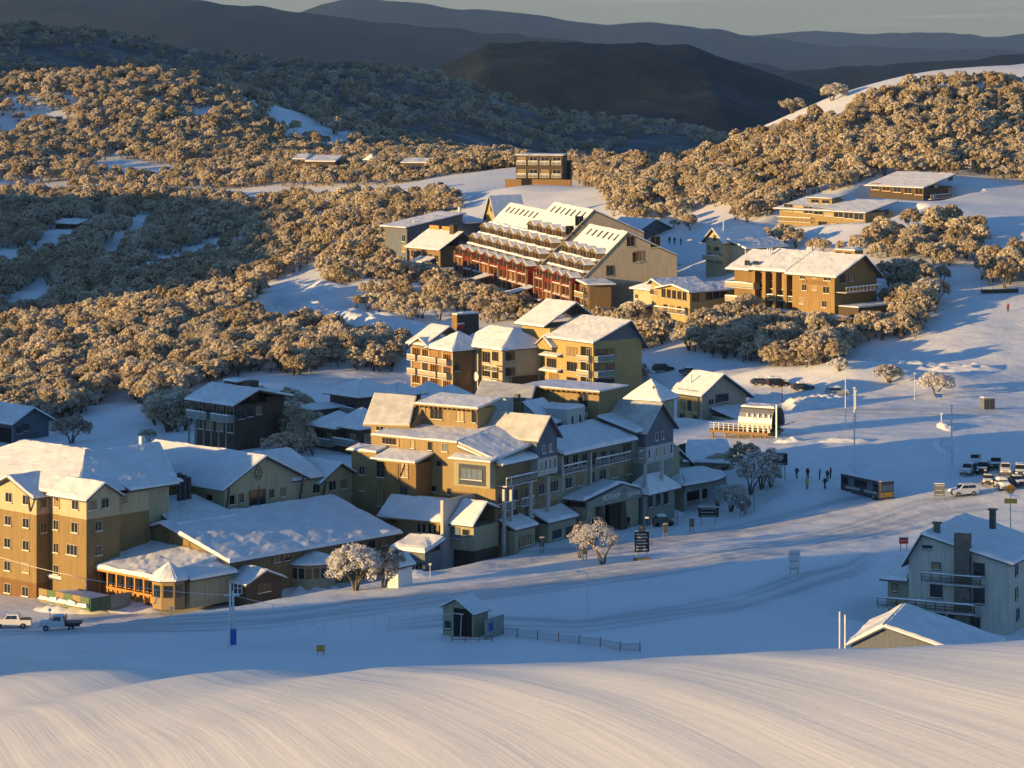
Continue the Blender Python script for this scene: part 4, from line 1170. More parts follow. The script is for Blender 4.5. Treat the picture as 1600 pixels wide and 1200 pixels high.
# ---- shaded front facing the plaza
N.box('wall', 0.02, 52, .02, 14, -3, 9.3, 'sage')
N.box('wall', .03, 9, .7, 13.9, 9.31, 12.4, 'sage'); N.box('wall', 14.2, 40, 1.2, 13.9, 9.31, 12.0, 'grey_green')
for r_, z in enumerate((1.6, 4.8, 7.6)):
    for k in range(14):
        x = 1.6 + k * 3.5
        if r_ == 0 and 19 < x < 36 or r_ == 2 and 18 < x < 36: continue
        N.win('b', x, z, 1.7 if k % 2 else 2.2, 1.7, .02, n=2 if k % 2 else 3, style='pale')
for px in (799, 829, 856): 
    x, z = N.fb(px, 780, -1.4); N.box('post', x - .22, x + .22, -1.6, -1.2, -1.5, 9.6, 'pale_grey')
N.box('post', .0, .45, -1.6, -1.2, -1.5, 9.2, 'pale_grey')
N.balcony('b', .5, 8.6, 9.6, 1.7, .02, rail='pale_grey', solid=False, h=1.1)
N.row('b', (788,733), (828,726), 4, 1.3, 2.0, .7, n=1, style='white')
N.roof([[(-.4, -1.6, 12.5), (9.0, -1.6, 12.5), (9.0, 6.5, 14.6), (-.4, 6.5, 14.6)]], sn=.45)
for z in (3.1, 6.1):
    N.balcony('b', 1.0, 3.4, z, 1.3, .02, rail='pale_grey', solid=False, snow=.14); N.balcony('b', 5.0, 8.4, z, 1.3, .02, rail='pale_grey', solid=False, snow=.14)
# slate blue gables
def blue_gable(x0, x1, yf, zb, ze, zr, depth, lit_snow='roof_snow'):
    N.box('band_wall', x0 + .1, x1 - .1, yf - .15, 1, zb, zb + 2.6, 'pale_grey')
    for k in range(4): N.win('b', x0 + .9 + k * (x1 - x0 - 1.8) / 3, zb + 1.5, .62, 1.5, yf - .15, n=1, style='white')
    N.gable(x0, x1, yf, yf + depth, zb + 2.61, ze, ze, zr, 'slate_blue', 'y', over=.6, gover=.7, sn=.25, snow_m=lit_snow, name='gable_wall')
    for d in (-.9, .9): N.win('b', (x0 + x1) / 2 + d, zb + 3.9, .7, 1.2, yf, n=1, style='white')
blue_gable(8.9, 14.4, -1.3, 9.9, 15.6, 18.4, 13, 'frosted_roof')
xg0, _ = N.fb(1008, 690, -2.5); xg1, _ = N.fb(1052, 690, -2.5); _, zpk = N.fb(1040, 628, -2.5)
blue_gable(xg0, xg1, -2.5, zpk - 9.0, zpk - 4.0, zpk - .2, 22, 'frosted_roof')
N.box('wall', xg0 + .1, xg1 - .1, -2.4, 0, -3, zpk - 9.01, 'grey_green')
N.wins('b', [(1028,708),(1042,704)], 1.2, 1.4, -2.4)
for px in (1008, 1034):
    x, z = N.fb(px, 740, -4.5); N.box('post', x - .22, x + .22, -4.7, -4.3, -1.5, 9.0, 'pale_grey')
# balcony range between the gables
N.roof([[(15.2, -2.2, 12.2), (36, -2.2, 12.2), (36, 6, 14.4), (15.2, 6, 14.4)]], sn=.5)
N.box('wall', 15.6, 35.6, .3, 1.19, 9.31, 12.1, 'grey_green')
N.row('b', (884,722), (957,713), 6, 1.5, 2.1, .3, n=2, style='pale')
N.balcony('b', 16.0, 22.5, 9.5, 1.8, .3, rail='pale_grey', solid=False, h=1.1); N.balcony('b', 25.0, 35, 9.5, 1.8, .3, rail='pale_grey', solid=False, h=1.1)
for x in (15.8, 23.6): N.box('post', x - .15, x + .15, -1.55, -1.25, 7, 12.1, 'pale_grey')
N.box('wall', 36.1, 41, -1.0, 4, 9.31, 13.3, 'grey_green'); N.roof([[(35.4, -2.2, 13.3), (42, -2.2, 13.3), (42, 5, 15.2), (35.4, 5, 15.2)]], sn=.45)
N.win('b', 38.5, 11.2, 2.2, 1.8, -1.0, n=2); N.balcony('b', 36.4, 40.6, 9.5, 1.2, -1.0, rail='pale_grey', solid=False)
# pale tower with arched lights behind
xt0, _ = N.fb(886, 660, 6); xt1, ztw = N.fb(914, 635, 6)
N.box('tower', xt0, xt1, 6, 12, 9, ztw, 'pale_grey')
N.row('b', (894,657), (906,655), 2, .8, 1.6, 6, n=1, style='white'); N.row('b', (892,676), (910,673), 3, .7, 1.5, 6, n=1, style='white')
g = G(); g.snow([(xt0, 6, ztw), (xt1, 6, ztw), (xt1, 12, ztw), (xt0, 12, ztw)], .35); N.part('tower_snow', g)
N.box('wall', xt1 + .01, xt1 + 14, 7, 14, 9, ztw - 1.2, 'pale_grey'); N.row('b', (922,676), (948,668), 3, .9, 1.4, 7, n=1)
# upper roofs behind the front
zz = 16.2
N.roof([[(9.2, 7, 15.0), (42, 7, 15.0), (42, 16, zz), (14.1, 16, zz)], [(14.1, 16.02, zz), (35.9, 16.02, zz), (35.9, 26, zz - .6), (14.1, 26, zz - .6)]], sn=.4)
N.box('wall', 14.01, 46, 8, 25, 2, 15.0, 'pale_grey')
# second sunlit clerestory and its roof
XC = 36
y1_, z1_ = N.fa(936, 641, XC); y0_, z0_ = N.fa(822, 628, XC); _, zt2 = N.fa(880, 609, XC)
N.box('clerestory', XC, XC + 7, y1_, y0_, 8, zt2, 'ochre'); N.roof([[(XC - .8, y1_ - .6, zt2), (XC + 8, y1_ - .6, zt2 + .1), (XC + 8, y0_ + .8, zt2 + .1), (XC - .8, y0_ + .8, zt2)]], sn=.18, m='ochre')
g = G()
for k in range(16):
    y = y1_ - .3 + (y0_ - y1_ + .8) * k / 15; g.box(XC - .75, XC - .02, y, y + .22, zt2 - .35, zt2 - .01, 'frame_brown')
N.part('brackets', g)['kind'] = 'stuff'
N.wp_win('a', 912, 625, 1.7, 2.4, XC, n=2, style='brown'); N.wins('a', [(853,616),(876,625)], 1.0, 1.4, XC, n=1, style='brown')
P1, P2, P3, P4 = q(741,622,29), q(830,630,29), q(838,605,35), q(752,597,35)
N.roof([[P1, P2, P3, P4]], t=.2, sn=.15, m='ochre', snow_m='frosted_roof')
N.box('wall', 29.5, 35, P2[1], P1[1] - .5, 8, P1[2] - .05, 'ochre')
# small dormer and plant on the roof
d0 = q(838,640,26); N.gable(26, 31, d0[1], d0[1] + 4.5, 14, d0[2] - .8, d0[2] - .8, d0[2] + .8, 'pale_grey', 'x', over=.5, gover=.5, sn=.25, name='dormer')
d1 = q(804,626,25); N.tiers(25, 26.6, d1[1] - 1, d1[1] + 1, [(14, d1[2], 'ochre_dark'), (d1[2], d1[2] + .35, 'dark_metal')], 'chimney')
N.bar((25.8, d1[1], d1[2]), (25.8, d1[1], d1[2] + .9), .5, 'dark_metal', 'chimney_cap')
d2 = q(775,628,23); N.box('plant_screen', 23, 23.3, d2[1] - 3, d2[1] + 3.5, 14, d2[2] + .8, 'pale_grey')
# signed portico
YP = -4.4
xA, _ = N.fb(921, 790, YP); xB, _ = N.fb(1004, 768, YP); xm_, zk = N.fb(975, 758, YP); _, zeL = N.fb(922, 785, YP)
N.box('portico', xA + .2, xA + 5.2, YP + .6, -.02, -3, zeL - .9, 'sage'); N.box('portico', xB - 4.5, xB - .2, YP + .6, -.02, -3, zeL - .9, 'sage')
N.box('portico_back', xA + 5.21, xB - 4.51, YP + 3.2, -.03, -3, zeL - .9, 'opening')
g = G(); g.prism([(xA - .3, YP, zeL - .89), (xB + .3, YP, zeL - 1.1), (xB + .3, YP, zeL - .2), (xm_, YP, zk), (xA - .3, YP, zeL)], (0, .45, 0), 'grey_green'); N.part('portico_gable', g)
N.roof([[(xA - .8, YP + .46, zeL + .05), (xm_, YP + .46, zk + .05), (xm_, 0, zk + .05), (xA - .8, 0, zeL + .05)], [(xm_, YP + .46, zk + .05), (xB + .7, YP + .46, zeL - .15), (xB + .7, 0, zeL - .15), (xm_, 0, zk + .05)]], sn=.4)
N.text('b', 'HOTHAM', (xA + xm_) / 2 + 1.2, zeL + .05, 1.15, YP, 'sign_white'); N.text('b', 'CENTRAL', (xB + xm_) / 2 + .1, zeL - .25, .9, YP, 'sign_white')
g = G(); g.prism([(xm_ - .5, YP - .01, zk - 1.0), (xm_ + .5, YP - .01, zk - 1.0), (xm_, YP - .01, zk - .2)], (0, -.05, 0), 'slate_blue'); N.part('emblem', g)
for xp in (xA + 3.4, xB - 5.4):
    g = G(); g.prism([(xp - 1.1, YP + .01, -2), (xp + 1.1, YP + .01, -2), (xp + .6, YP + .01, zeL - .9), (xp - .6, YP + .01, zeL - .9)], (0, .5, 0), 'timber_dark'); N.part('pier', g)
g = G(); g.box(xB - 4.1, xB - .5, YP + .45, YP + .59, -.4, zeL - 1.3, 'frame_pale'); o = N.part('menu_board', g)
for k in range(5):
    g = G(); g.box(xB - 3.8, xB - .9, YP + .40, YP + .448, .3 + k * .68, .55 + k * .68, 'sage'); N.part('menu_line', g, o)
N.win('b', xA + 1.4, 1.9, 1.4, 1.3, YP + .6, n=2)
for z_, n_ in ((7.6, 5),):
    for k in range(n_): N.win('b', xA + 1 + k * 3.2, z_, 1.9, 1.7, .01, n=2, style='pale')
# snowy canopies beside the portico
xC, _ = N.fb(1012, 770, -5); xD, _ = N.fb(1054, 765, -5)
N.box('wall', xC, xD, -5, -2.41, -3, 4.2, 'grey_green'); N.hip(xC, xD, -5, -1.5, 4.25, 6.6, 'x', sn=.4, over=.8)
N.roof([[(xA - 9.5, -3.4, 3.0), (xA - 1.2, -3.4, 3.0), (xA - 1.2, -.05, 4.3), (xA - 9.5, -.05, 4.3)]], sn=.4)
N.box('shop', xA - 9.0, xA - 1.5, -3.0, -.03, -3, 2.95, 'sage'); N.win('b', xA - 6.8, 1.2, 2.4, 1.4, -3.0, n=3, style='dark'); N.win('b', xA - 3.4, 1.2, 2.0, 1.4, -3.0, n=2, style='dark')
N.roof([[(.6, -3.2, 3.1), (6.6, -3.2, 3.1), (6.6, -.05, 4.3), (.6, -.05, 4.3)]], sn=.35)
N.box('shop', 1.0, 6.2, -2.8, -.03, -3, 3.05, 'sage'); N.win('b', 3.6, 1.3, 3.0, 1.5, -2.8, n=4, style='dark')
N.row('b', (1016,783), (1040,778), 3, 1.2, 2.0, -5, n=1, style='dark')
# ---------------------------------------------------------------- sunlit apartment row
GA = 'three apartment blocks in a row'
A1 = B('apartment_block', 'brown timber-panelled apartment block, leftmost of the sunlit row', 'building', 708, 630, 664, 38, GA, 14)
yl, _ = A1.fa(643, 600)
A1.box('wall', 0, 9, 0, yl, -3, 10.6, 'timber')
for z in (2.0, 4.95, 7.9): A1.box('floor_band', -.12, -.003, 0, yl, z - .25, z + .15, 'frame_pale')
for px in (643.5, 659, 671, 692, 707):
    y, _ = A1.fa(px, 600); A1.box('pilaster', -.14, -.004, y - .25, y + .25, -2, 10.5, 'frame_pale')
A1.wins('a', [(651,549),(664,552),(679,556),(698,560),(651,571),(663,573),(679,576),(699,580),(651,592),(663,595),(679,598),(698,602),(650,611)], 2.6, 1.9, -.01, n=4, style='orange')
for (p0, p1, zz) in [((643,563),(658,566),8.0),((660,565),(690,571),8.0),((691,572),(707,574),8.0),((660,586),(690,592),5.05),((691,594),(707,597),5.05),((643,586),(658,588),5.05)]:
    y0, z0 = A1.fa(*p0); y1, z1 = A1.fa(*p1); A1.balcony('a', y1 + .2, y0 - .2, zz, 1.3, -.14, rail='frame_pale', snow=.15)
y2, _ = A1.fa(672, 560)
A1.hip(0, 9, 0, y2, 10.65, 14.0, 'y', over=.9, sn=.3, inset=5)
A1.roof([[(-.9, y2 + .92, 11.0), (6, y2 + .92, 14.6), (6, yl + 1, 14.6), (-.9, yl + 1, 11.0)], [(6, y2 + .92, 14.6), (10, y2 + .92, 11.5), (10, yl + 1, 11.5), (6, yl + 1, 14.6)]], sn=.3)
yb_, _ = A1.fa(660, 545); A1.gable(-.6, 4, yb_ - 3, yb_ + 3, 10.4, 10.9, 10.9, 12.5, 'ochre', 'x', over=.4, gover=.6, sn=.25, name='dormer')
A1.wins('b', [(714,575),(714,600)], 1.4, 1.4, 0, style='brown')

A2 = B('apartment_block', 'cream apartment block with big square windows, middle of the sunlit row', 'building', 785, 632, 660, 38, GA, 15)
yl, _ = A2.fa(720, 600); ym, _ = A2.fa(747, 600); yn, _ = A2.fa(753, 600)
A2.box('wall', 0, 11, 0, yn, -3, 11.0, 'cream'); A2.box('wall', 1.6, 11, yn + .01, ym, -3, 10.9, 'timber_dark'); A2.box('wall', 0, 11, ym + .01, yl, -3, 10.8, 'cream')
A2.wins('a', [(735.5,551),(735,574),(735,597),(760,558),(760,580),(774,557,2.2,2.0),(774,583,2.2,2.4)], 2.7, 2.3, 0, n=3, style='brown')
for py in (553, 577, 601):
    y, z = A2.fa(722, py + 3); A2.balcony('a', y - 1.6, y + 1.6, z - .6, 1.4, 0, rail='frame_pale', snow=.2)
for py in (571, 594):
    y, z = A2.fa(775, py); A2.balcony('a', y - 2.2, y + 2.2, z - .9, 1.5, 0, rail='frame_pale', solid=False, snow=.15)
A2.hip(0, 11, 0, yl, 11.05, 14.8, 'y', over=.9, sn=.32, inset=4)
A2.wins('b', [(797,557),(797,581)], 2.4, 1.9, 0, n=2, style='dark'); A2.box('wall', 2, 9, -.5, -.01, -3, 5.5, 'timber_dark')
g = G(); yy, zz = A2.fa(746, 588, -.1); g.tube((-.4, yy, zz), (-.55, yy, zz), .95, 'white_paint', 12); A2.part('satellite_dish', g)

A3 = B('apartment_block', 'tall yellow apartment block with stacked balconies, rightmost of the sunlit row', 'building', 927, 634, 652, 38, GA, 17)
yl, _ = A3.fa(813, 600); y2, _ = A3.fa(857, 600); y3, _ = A3.fa(843, 600)
A3.box('wall', 0, 13, 0, y2, -3, 13.0, 'yellow_wall'); A3.box('wall', 0.4, 13, y2 + .01, yl, -3, 14.6, 'yellow_wall')
A3.gable(.01, 12.99, 0.01, y2, 12.9, 13.0, 12.0, 16.6, 'slate_blue', 'y', r=.72, over=1.0, gover=1.1, sn=.3, name='gable_wall')
A3.roof([[(-.8, y2 + .6, 14.6), (8, y2 + .6, 19.2), (8, yl + 1.2, 19.2), (-.8, yl + 1.2, 14.6)], [(8, y2 + .6, 19.2), (14, y2 + .6, 15.2), (14, yl + 1.2, 15.2), (8, yl + 1.2, 19.2)]], sn=.3)
A3.wins('a', [(894,550),(894,573),(894,597)], 3.4, 2.0, 0, n=3, style='brown')
A3.wins('a', [(862,549),(862,568),(866,592)], 3.2, 2.2, 0, n=4, style='brown')
for py in (558, 581, 604):
    y0, z0 = A3.fa(906, py); y1, z1 = A3.fa(926, py); 
    A3.balcony('a', y1 + .1, y0 - .1, z1 - .9, 1.0, -.02, rail='frame_pale', snow=.15)
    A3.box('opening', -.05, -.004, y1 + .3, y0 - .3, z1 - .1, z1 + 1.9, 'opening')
A3.wins('a', [(920,551),(920,574),(920,598)], 1.5, 1.7, -.06, n=2, style='pale')
for py in (543, 567, 591):
    y0, z0 = A3.fa(814, py); y1, z1 = A3.fa(841, py + 2)
    A3.balcony('a', y1, y0, z0 - .6, 1.3, .4, rail='frame_pale', snow=.18); A3.wp_win('a', 829, py - 6, 3.4, 1.9, .4, n=3, style='brown')
for py, in ((541,), (567,), (594,)): A3.wp_win('a', 847, py, .7, 1.9, .4, n=1, style='brown')
for px, py in ((865, 556), (865, 580)):
    y, z = A3.fa(px, py); g = G(); g.slab([(-1.6, y - 3, z), (0, y - 3, z + .5), (0, y + 3, z + .5), (-1.6, y + 3, z)], .12, 'frame_pale'); o = A3.part('awning', g)
    g = G(); g.snow([(-1.6, y - 3, z + .123), (0, y - 3, z + .623), (0, y + 3, z + .623), (-1.6, y + 3, z + .123)], .25); A3.part('awning_snow', g, o)
y, z = A3.fa(857, 536); A3.gable(-1.2, 3, y - 2.6, y + 2.6, z - 1.2, z - .6, z - .6, z + 1.2, 'yellow_wall', 'x', over=.4, gover=.4, sn=.3, name='dormer')
for py in (551, 575, 598):
    A3.wp_win('b', 939, py, 3.0, 1.6, 0, n=3, style='dark'); x, z = A3.fb(939, py + 9); A3.balcony('b', .2, x + 2.6, z - .4, 1.2, 0, rail='grey_green', snow=.14)
A3.wins('b', [(954,551),(954,575),(954,598)], 2.0, 1.7, 0, n=2, style='dark')
# ---------------------------------------------------------------- red stepped apartment hotel
R = B('apartment_hotel', 'long red apartment hotel with stepped rows of dormers under snowy roofs', 'hotel', 893, 495, 770, 17.3)
for yy in range(0, 105, 12): R.keep(8, yy, 17)
SL = .953
def slope_x(z): return 4.71 + (z - 10.66) / SL
def dormer_mesh(w, h, dep, wall):
    g = G()
    g.prism([(0,-w/2,0),(0,w/2,0),(0,w/2,h*.62),(0,0,h),(0,-w/2,h*.62)], (dep, 0, 0), wall)
    t = .12
    for sgn in (-1, 1):
        g.prism([(-.35, sgn*(w/2+.25), h*.62-.1), (-.35, 0, h+.02), (-.35, 0, h+.02+t), (-.35, sgn*(w/2+.25), h*.62-.1+t)], (.3, 0, 0), 'frame_pale')
        g.slab([(-.05, sgn*(w/2+.25), h*.62-.1), (dep, sgn*(w/2+.25), h*.62-.1), (dep, 0, h+.02), (-.05, 0, h+.02)], t, 'fascia')
    gs = G()
    for sgn in (-1, 1):
        gs.snow([(.05, sgn*(w/2+.25), h*.62+.03), (dep, sgn*(w/2+.25), h*.62+.03), (dep, 0, h+.15), (.05, 0, h+.15)], .18, seed=w)
    gw = G()
    for k in (-1, 1):
        gw.box(-.05, -.004, k*w*.23 - w*.19, k*w*.23 + w*.19, h*.03, h*.66, 'opening')
    gw.box(-.1, -.004, -w*.035, w*.035, h*.03, h*.86, 'frame_brown')
    def mk(gg, nm):
        me = bpy.data.meshes.new(nm); me.from_pydata(gg.v, [], gg.f)
        for m in gg.mats: me.materials.append(MATS[m])
        me.polygons.foreach_set('material_index', np.array(gg.m, dtype=np.int32)); me.update(); return me
    return mk(g, 'dormer'), mk(gs, 'dormer_snow'), mk(gw, 'window')
def place_dormer(meshes, x, y, z):
    o = link('dormer', meshes[0], R.root); o.location = (x, y, z)
    link('dormer_snow', meshes[1], o); link('window', meshes[2], o)
D_LOW = dormer_mesh(5.7, 2.5, 3.0, 'red'); D_UP = dormer_mesh(5.3, 2.7, 3.0, 'timber')
def red_block(ya, yb, bays, rows):
    bw = (yb - ya) / bays
    g = G(); g.box(0, 24, ya, yb, -4, 7.7, 'red'); R.part('wall', g)
    for k in range(bays + 1):
        g = G(); g.box(-.55, -.003, ya + k * bw - .32, ya + k * bw + .32, -3, 8.6, 'timber'); R.part('pilaster', g)
    for k in range(bays):
        g = G(); g.box(-.35, -.004, ya + (k + .5) * bw - .14, ya + (k + .5) * bw + .14, -3, 7.7, 'timber'); R.part('mullion', g)
    for k in range(bays):
        yc = ya + (k + .5) * bw
        for zi, z in enumerate((.4, 3.1, 5.8)):
            for d in (-.25, .25): R.win('a', yc + d * bw, z, bw * .34, 2.0, 0, n=2, style='red', pane='glass' if (k + zi) % 3 else 'curtain')
            if (k * 7 + zi * 3) % 4:
                g = G(); g.box(-.5, -.005, yc - bw*.42, yc + bw*.42, z + 1.28, z + 1.42, 'frame_pale'); o = R.part('ledge', g)
                g = G(); g.snow([(-.5, yc - bw*.42, z + 1.425), (-.01, yc - bw*.42, z + 1.425), (-.01, yc + bw*.42, z + 1.425), (-.5, yc + bw*.42, z + 1.425)], .16); R.part('ledge_snow', g, o)
        place_dormer(D_LOW, -.02, yc, 7.71)
        for r_ in range(rows):
            if r_ == 2 and k >= bays / 2: continue
            place_dormer(D_UP, 3.1 * (r_ + 1) + .35, yc, 10.55 + 2.7 * r_)
    # stepped tiers the dormers stand on
    for r_ in range(rows):
        g = G(); g.box(3.1 * (r_ + 1), 22, ya + .1, yb - .1, 7.71 + (2.7 * r_ + .15 if r_ else 0), 10.5 + 2.7 * r_, 'timber_dark'); o = R.part('terrace', g)
        g = G(); g.snow([(3.1 * (r_ + 1) - .15, ya + .1, 10.5 + 2.7 * r_), (3.1 * (r_ + 2) + .1, ya + .1, 10.5 + 2.7 * r_), (3.1 * (r_ + 2) + .1, yb - .1, 10.5 + 2.7 * r_), (3.1 * (r_ + 1) - .15, yb - .1, 10.5 + 2.7 * r_)], .5, seed=r_); R.part('terrace_snow', g, o)
def red_roof(ya, yb, zlow, zr, xb, zb, zfoot=9.0):
    x0, xr = slope_x(zlow), slope_x(zr)
    xw = slope_x(9.2)
    for (a, b) in ((ya, ya + .35), (yb - .35, yb)):
        g = G(); g.prism([(xw, a, -3), (xw, a, 9.2), (xr, a, zr - .1), (xb, a, zb - .1), (xb, a, -3)], (0, b - a, 0), 'grey_beige'); R.part('gable_wall', g)
    R.roof([[(x0, ya - .2, zlow), (xr, ya - .2, zr), (xr, yb + .2, zr), (x0, yb + .2, zlow)], [(xr, ya - .2, zr), (xb, ya - .2, zb), (xb, yb + .2, zb), (xr, yb + .2, zr)]], sn=.3)
    g = G()
    g.prism([(xw - .3, ya - .25, 9.0), (xr, ya - .25, zr + .1), (xr, ya - .25, zr + .4), (xw - .3, ya - .25, 9.3)], (0, .3, 0), 'frame_pale'); R.part('barge_board', g)
    n = int((yb - ya) / 4.2)
    for row_, zz in enumerate((zr - 1.8,)):
        for k in range(n):
            y = ya + 2.5 + k * 4.1; x = slope_x(zz); g = G()
            g.prism([(x - .7, y, zz - .7 + .53), (x + .7, y, zz + .63 + .53), (x + .7, y, zz + .63 + .75), (x - .7, y, zz - .7 + .75)], (0, .9, 0), 'dark_metal'); R.part('skylight', g)
red_block(0, 28.4, 4, 2)
red_roof(0, 28.4, 14.6, 19.8, 27, 14.0)
red_block(35, 99, 8, 3)
x_, zr1 = R.fb(913, 330, 35)
red_roof(35, 67, 17.4, min(25, zr1), 31, 17.0)
y_, z_ = R.fa(787, 319, 12)
red_roof(67.5, 99, 14.6, 20.8, 30, 15.0)
R.wins('b', [(985,377),(1024,378,2.6,2.8),(994,402),(953,423),(1000,400)], 2.0, 2.6, 0, n=2, style='brown')
R.wins('b', [(905,345),(890,360)], 2.2, 2.4, 35, n=2, style='brown')
# link between the two blocks and entrance roofs
R.box('link', 1.5, 20, 28.45, 34.6, -3, 7.5, 'grey_beige'); g = G(); g.snow([(1.5, 28.5, 7.5), (20, 28.5, 7.5), (20, 34.6, 7.5), (1.5, 34.6, 7.5)], .4); R.part('link_snow', g)
for ye in (31.5, 68):
    g = G(); g.slab([(-9, ye - 2.2, 2.2), (0, ye - 2.2, 4.4), (0, ye + 2.2, 4.4), (-9, ye + 2.2, 2.2)], .25, 'frame_brown'); o = R.part('entrance_roof', g)
    g = G(); g.snow([(-9, ye - 2.2, 2.46), (0, ye - 2.2, 4.66), (0, ye + 2.2, 4.66), (-9, ye + 2.2, 2.46)], .35); R.part('entrance_snow', g, o)
    R.box('entrance_wall', -8.2, -.02, ye - 1.8, ye + 1.8, -4, 2.1, 'timber_dark')
# tan balcony stack at the near end
R.box('wall', 2.0, 7.5, -7.5, -.01, -4, 8.0, 'ochre_dark'); R.roof([[(1.0, -8.4, 8.05), (8.5, -8.4, 8.05), (8.5, 0, 8.6), (1.0, 0, 8.6)]], sn=.35)
for z in (2.2, 5.2): R.balcony('a', -7.3, -.4, z, 1.5, 2.0, rail='ochre', snow=.2); R.win('a', -3.8, z + 1.4, 4.0, 1.8, 2.0, n=4, style='pale')
R.box('post', .6, .9, -7.3, -7.0, -6, 8, 'timber'); R.box('post', .6, .9, -.8, -.5, -6, 8, 'timber')
# ---------------------------------------------------------------- lodges and chalets
# grey building with a rising mono-pitch roof
b = B('lodge', 'grey lodge with one long roof slope, beside the red hotel', 'lodge', 636, 404, 890, 45, keep=16)
pts = [b.qb(636,404,0), b.qb(723,404,0), b.qb(723,335,0), b.qb(636,354,0)]
g = G(); g.prism([(p[0], 0, p[2] - (4 if i < 2 else 0)) for i, p in enumerate(pts)], (0, 9, 0), 'slate_blue'); b.part('wall', g)
a0, a1 = pts[3], pts[2]
b.roof([[(a0[0]-1.4, -.9, a0[2]-.5), (a1[0]+.6, -.9, a1[2]+.15), (a1[0]+.6, 10, a1[2]+.15), (a0[0]-1.4, 10, a0[2]-.5)]], sn=.25)
b.wins('b', [(668,362),(690,370),(712,348),(712,368)], 1.8, 1.6, 0, style='dark'); b.wins('a', [(631,372),(631,388)], 1.6, 2.0, 0, style='pale')
b.balcony('b', .5, 5, 2.5, 1.2, 0, rail='timber', snow=.15)
g = G(); x_, z_ = b.fb(718, 330, 3); g.tube((x_, 3, z_ - 1), (x_, 3, z_ + 1.2), .45, 'iced_metal', 8); b.part('chimney', g)
g = G(); x_, z_ = b.fb(647, 350, 3); g.tube((x_, 3, z_ - 1), (x_, 3, z_ + .9), .35, 'iced_metal', 8); b.part('chimney', g)
b.box('wall', a1[0] + .1, a1[0] + 10, .5, 9, -3, a1[2] - 3, 'slate_blue'); b.roof([[(a1[0] + .6, -.4, a1[2] - 2.9), (a1[0] + 11, -.4, a1[2] - 2.9), (a1[0] + 11, 10, a1[2] - 1.5), (a1[0] + .6, 10, a1[2] - 1.5)]], sn=.3)
# timber lodge with bright roof
b = B('lodge', 'timber lodge with a sunlit double roof, next to the red facade', 'lodge', 688, 420, 872, 40, keep=13)
yl, _ = b.fa(640, 400); 
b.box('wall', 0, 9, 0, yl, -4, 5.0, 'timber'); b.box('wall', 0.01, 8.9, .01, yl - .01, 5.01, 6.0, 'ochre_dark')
b.roof([[(-1.2, -1, 4.9), (7.5, -1, 9.6), (7.5, yl + 1, 9.6), (-1.2, yl + 1, 4.9)], [(7.5, -1, 9.2), (12, -1, 6.5), (12, yl + 1, 6.5), (7.5, yl + 1, 9.2)]], sn=.25)
b.row('a', (646,396), (682,404), 5, 1.9, 2.0, 0, style='pale'); b.row('a', (644,412), (660,415), 2, 2, 1.6, 0, style='brown')
b.box('fascia_board', 7.0, 7.3, 1, 8, 9.5, 10.9, 'orange_timber'); b.box('fascia_board', 7.0, 7.3, 9.5, yl, 9.5, 10.9, 'orange_timber'); b.box('chimney', 5.6, 7.4, 1.2, 3.0, 6, 11.6, 'timber_dark')
g = G(); g.slab([(-4, 2, 1.2), (0, 2, 2.6), (0, 9, 2.6), (-4, 9, 1.2)], .2, 'timber_dark'); o = b.part('porch_roof', g)
g = G(); g.snow([(-4, 2, 1.41), (0, 2, 2.81), (0, 9, 2.81), (-4, 9, 1.41)], .4); b.part('porch_snow', g, o)
b.box('porch', -3.4, -.02, 2.6, 8.4, -4, 1.1, 'timber_dark')
# steep chapel-like gable
b = B('chalet', 'steep-roofed chalet with a narrow bright gable behind the red hotel', 'chalet', 775, 352, 905, 30, keep=9)
b.gable(0, 9, 0, 5.5, -4, 2.5, 2.5, 8.0, 'yellow_wall', 'x', over=.8, gover=.8, sn=.25)
b.win('a', 2.7, 4.6, .9, 2.0, 0, n=1)
# dark-roofed building behind the red hotel
b = B('lodge', 'low dark-walled lodge with blue shaded roof behind the red hotel', 'lodge', 1000, 378, 868, 45, keep=10)
b.gable(0, 12, 0, 12, -4, 3.2, 3.2, 5.6, 'slate_blue', 'y', sn=.3, over=.8); b.wins('b', [(1012,366),(1026,362)], 1.6, 1.4, 0, style='dark')
# small yellow flat-roofed chalet
b = B('chalet', 'small tan flat-roofed chalet with glazed verandah above the yellow chalet', 'chalet', 1018, 448, 800, 38, keep=10)
yl, _ = b.fa(982, 440); ym, _ = b.fa(993, 440)
b.box('wall', 0, 8, 0, ym, -3, 4.2, 'cream'); b.box('wall', -.5, 8, ym + .01, yl, -4, 4.4, 'ochre_dark')
b.row('a', (998,427), (1014,431), 3, 1.5, 1.6, 0, style='brown', n=2)
b.roof([[(-1.4, -.8, 4.3), (9, -.8, 5.0), (9, yl + .9, 5.0), (-1.4, yl + .9, 4.5)]], sn=.25)
b.box('parapet', 6, 6.4, -.5, yl - 1, 5.1, 6.6, 'orange_timber'); b.row('b', (1022,432), (1036,430), 2, 2.0, 2.2, 0, style='dark')
b.balcony('b', 0.2, 9, .8, 2.0, 0, rail='timber', solid=False, snow=.15)
g = G(); g.tube((6, 1, 6.6), (6.1, .8, 7.1), .55, 'white_paint', 12); b.part('satellite_dish', g)
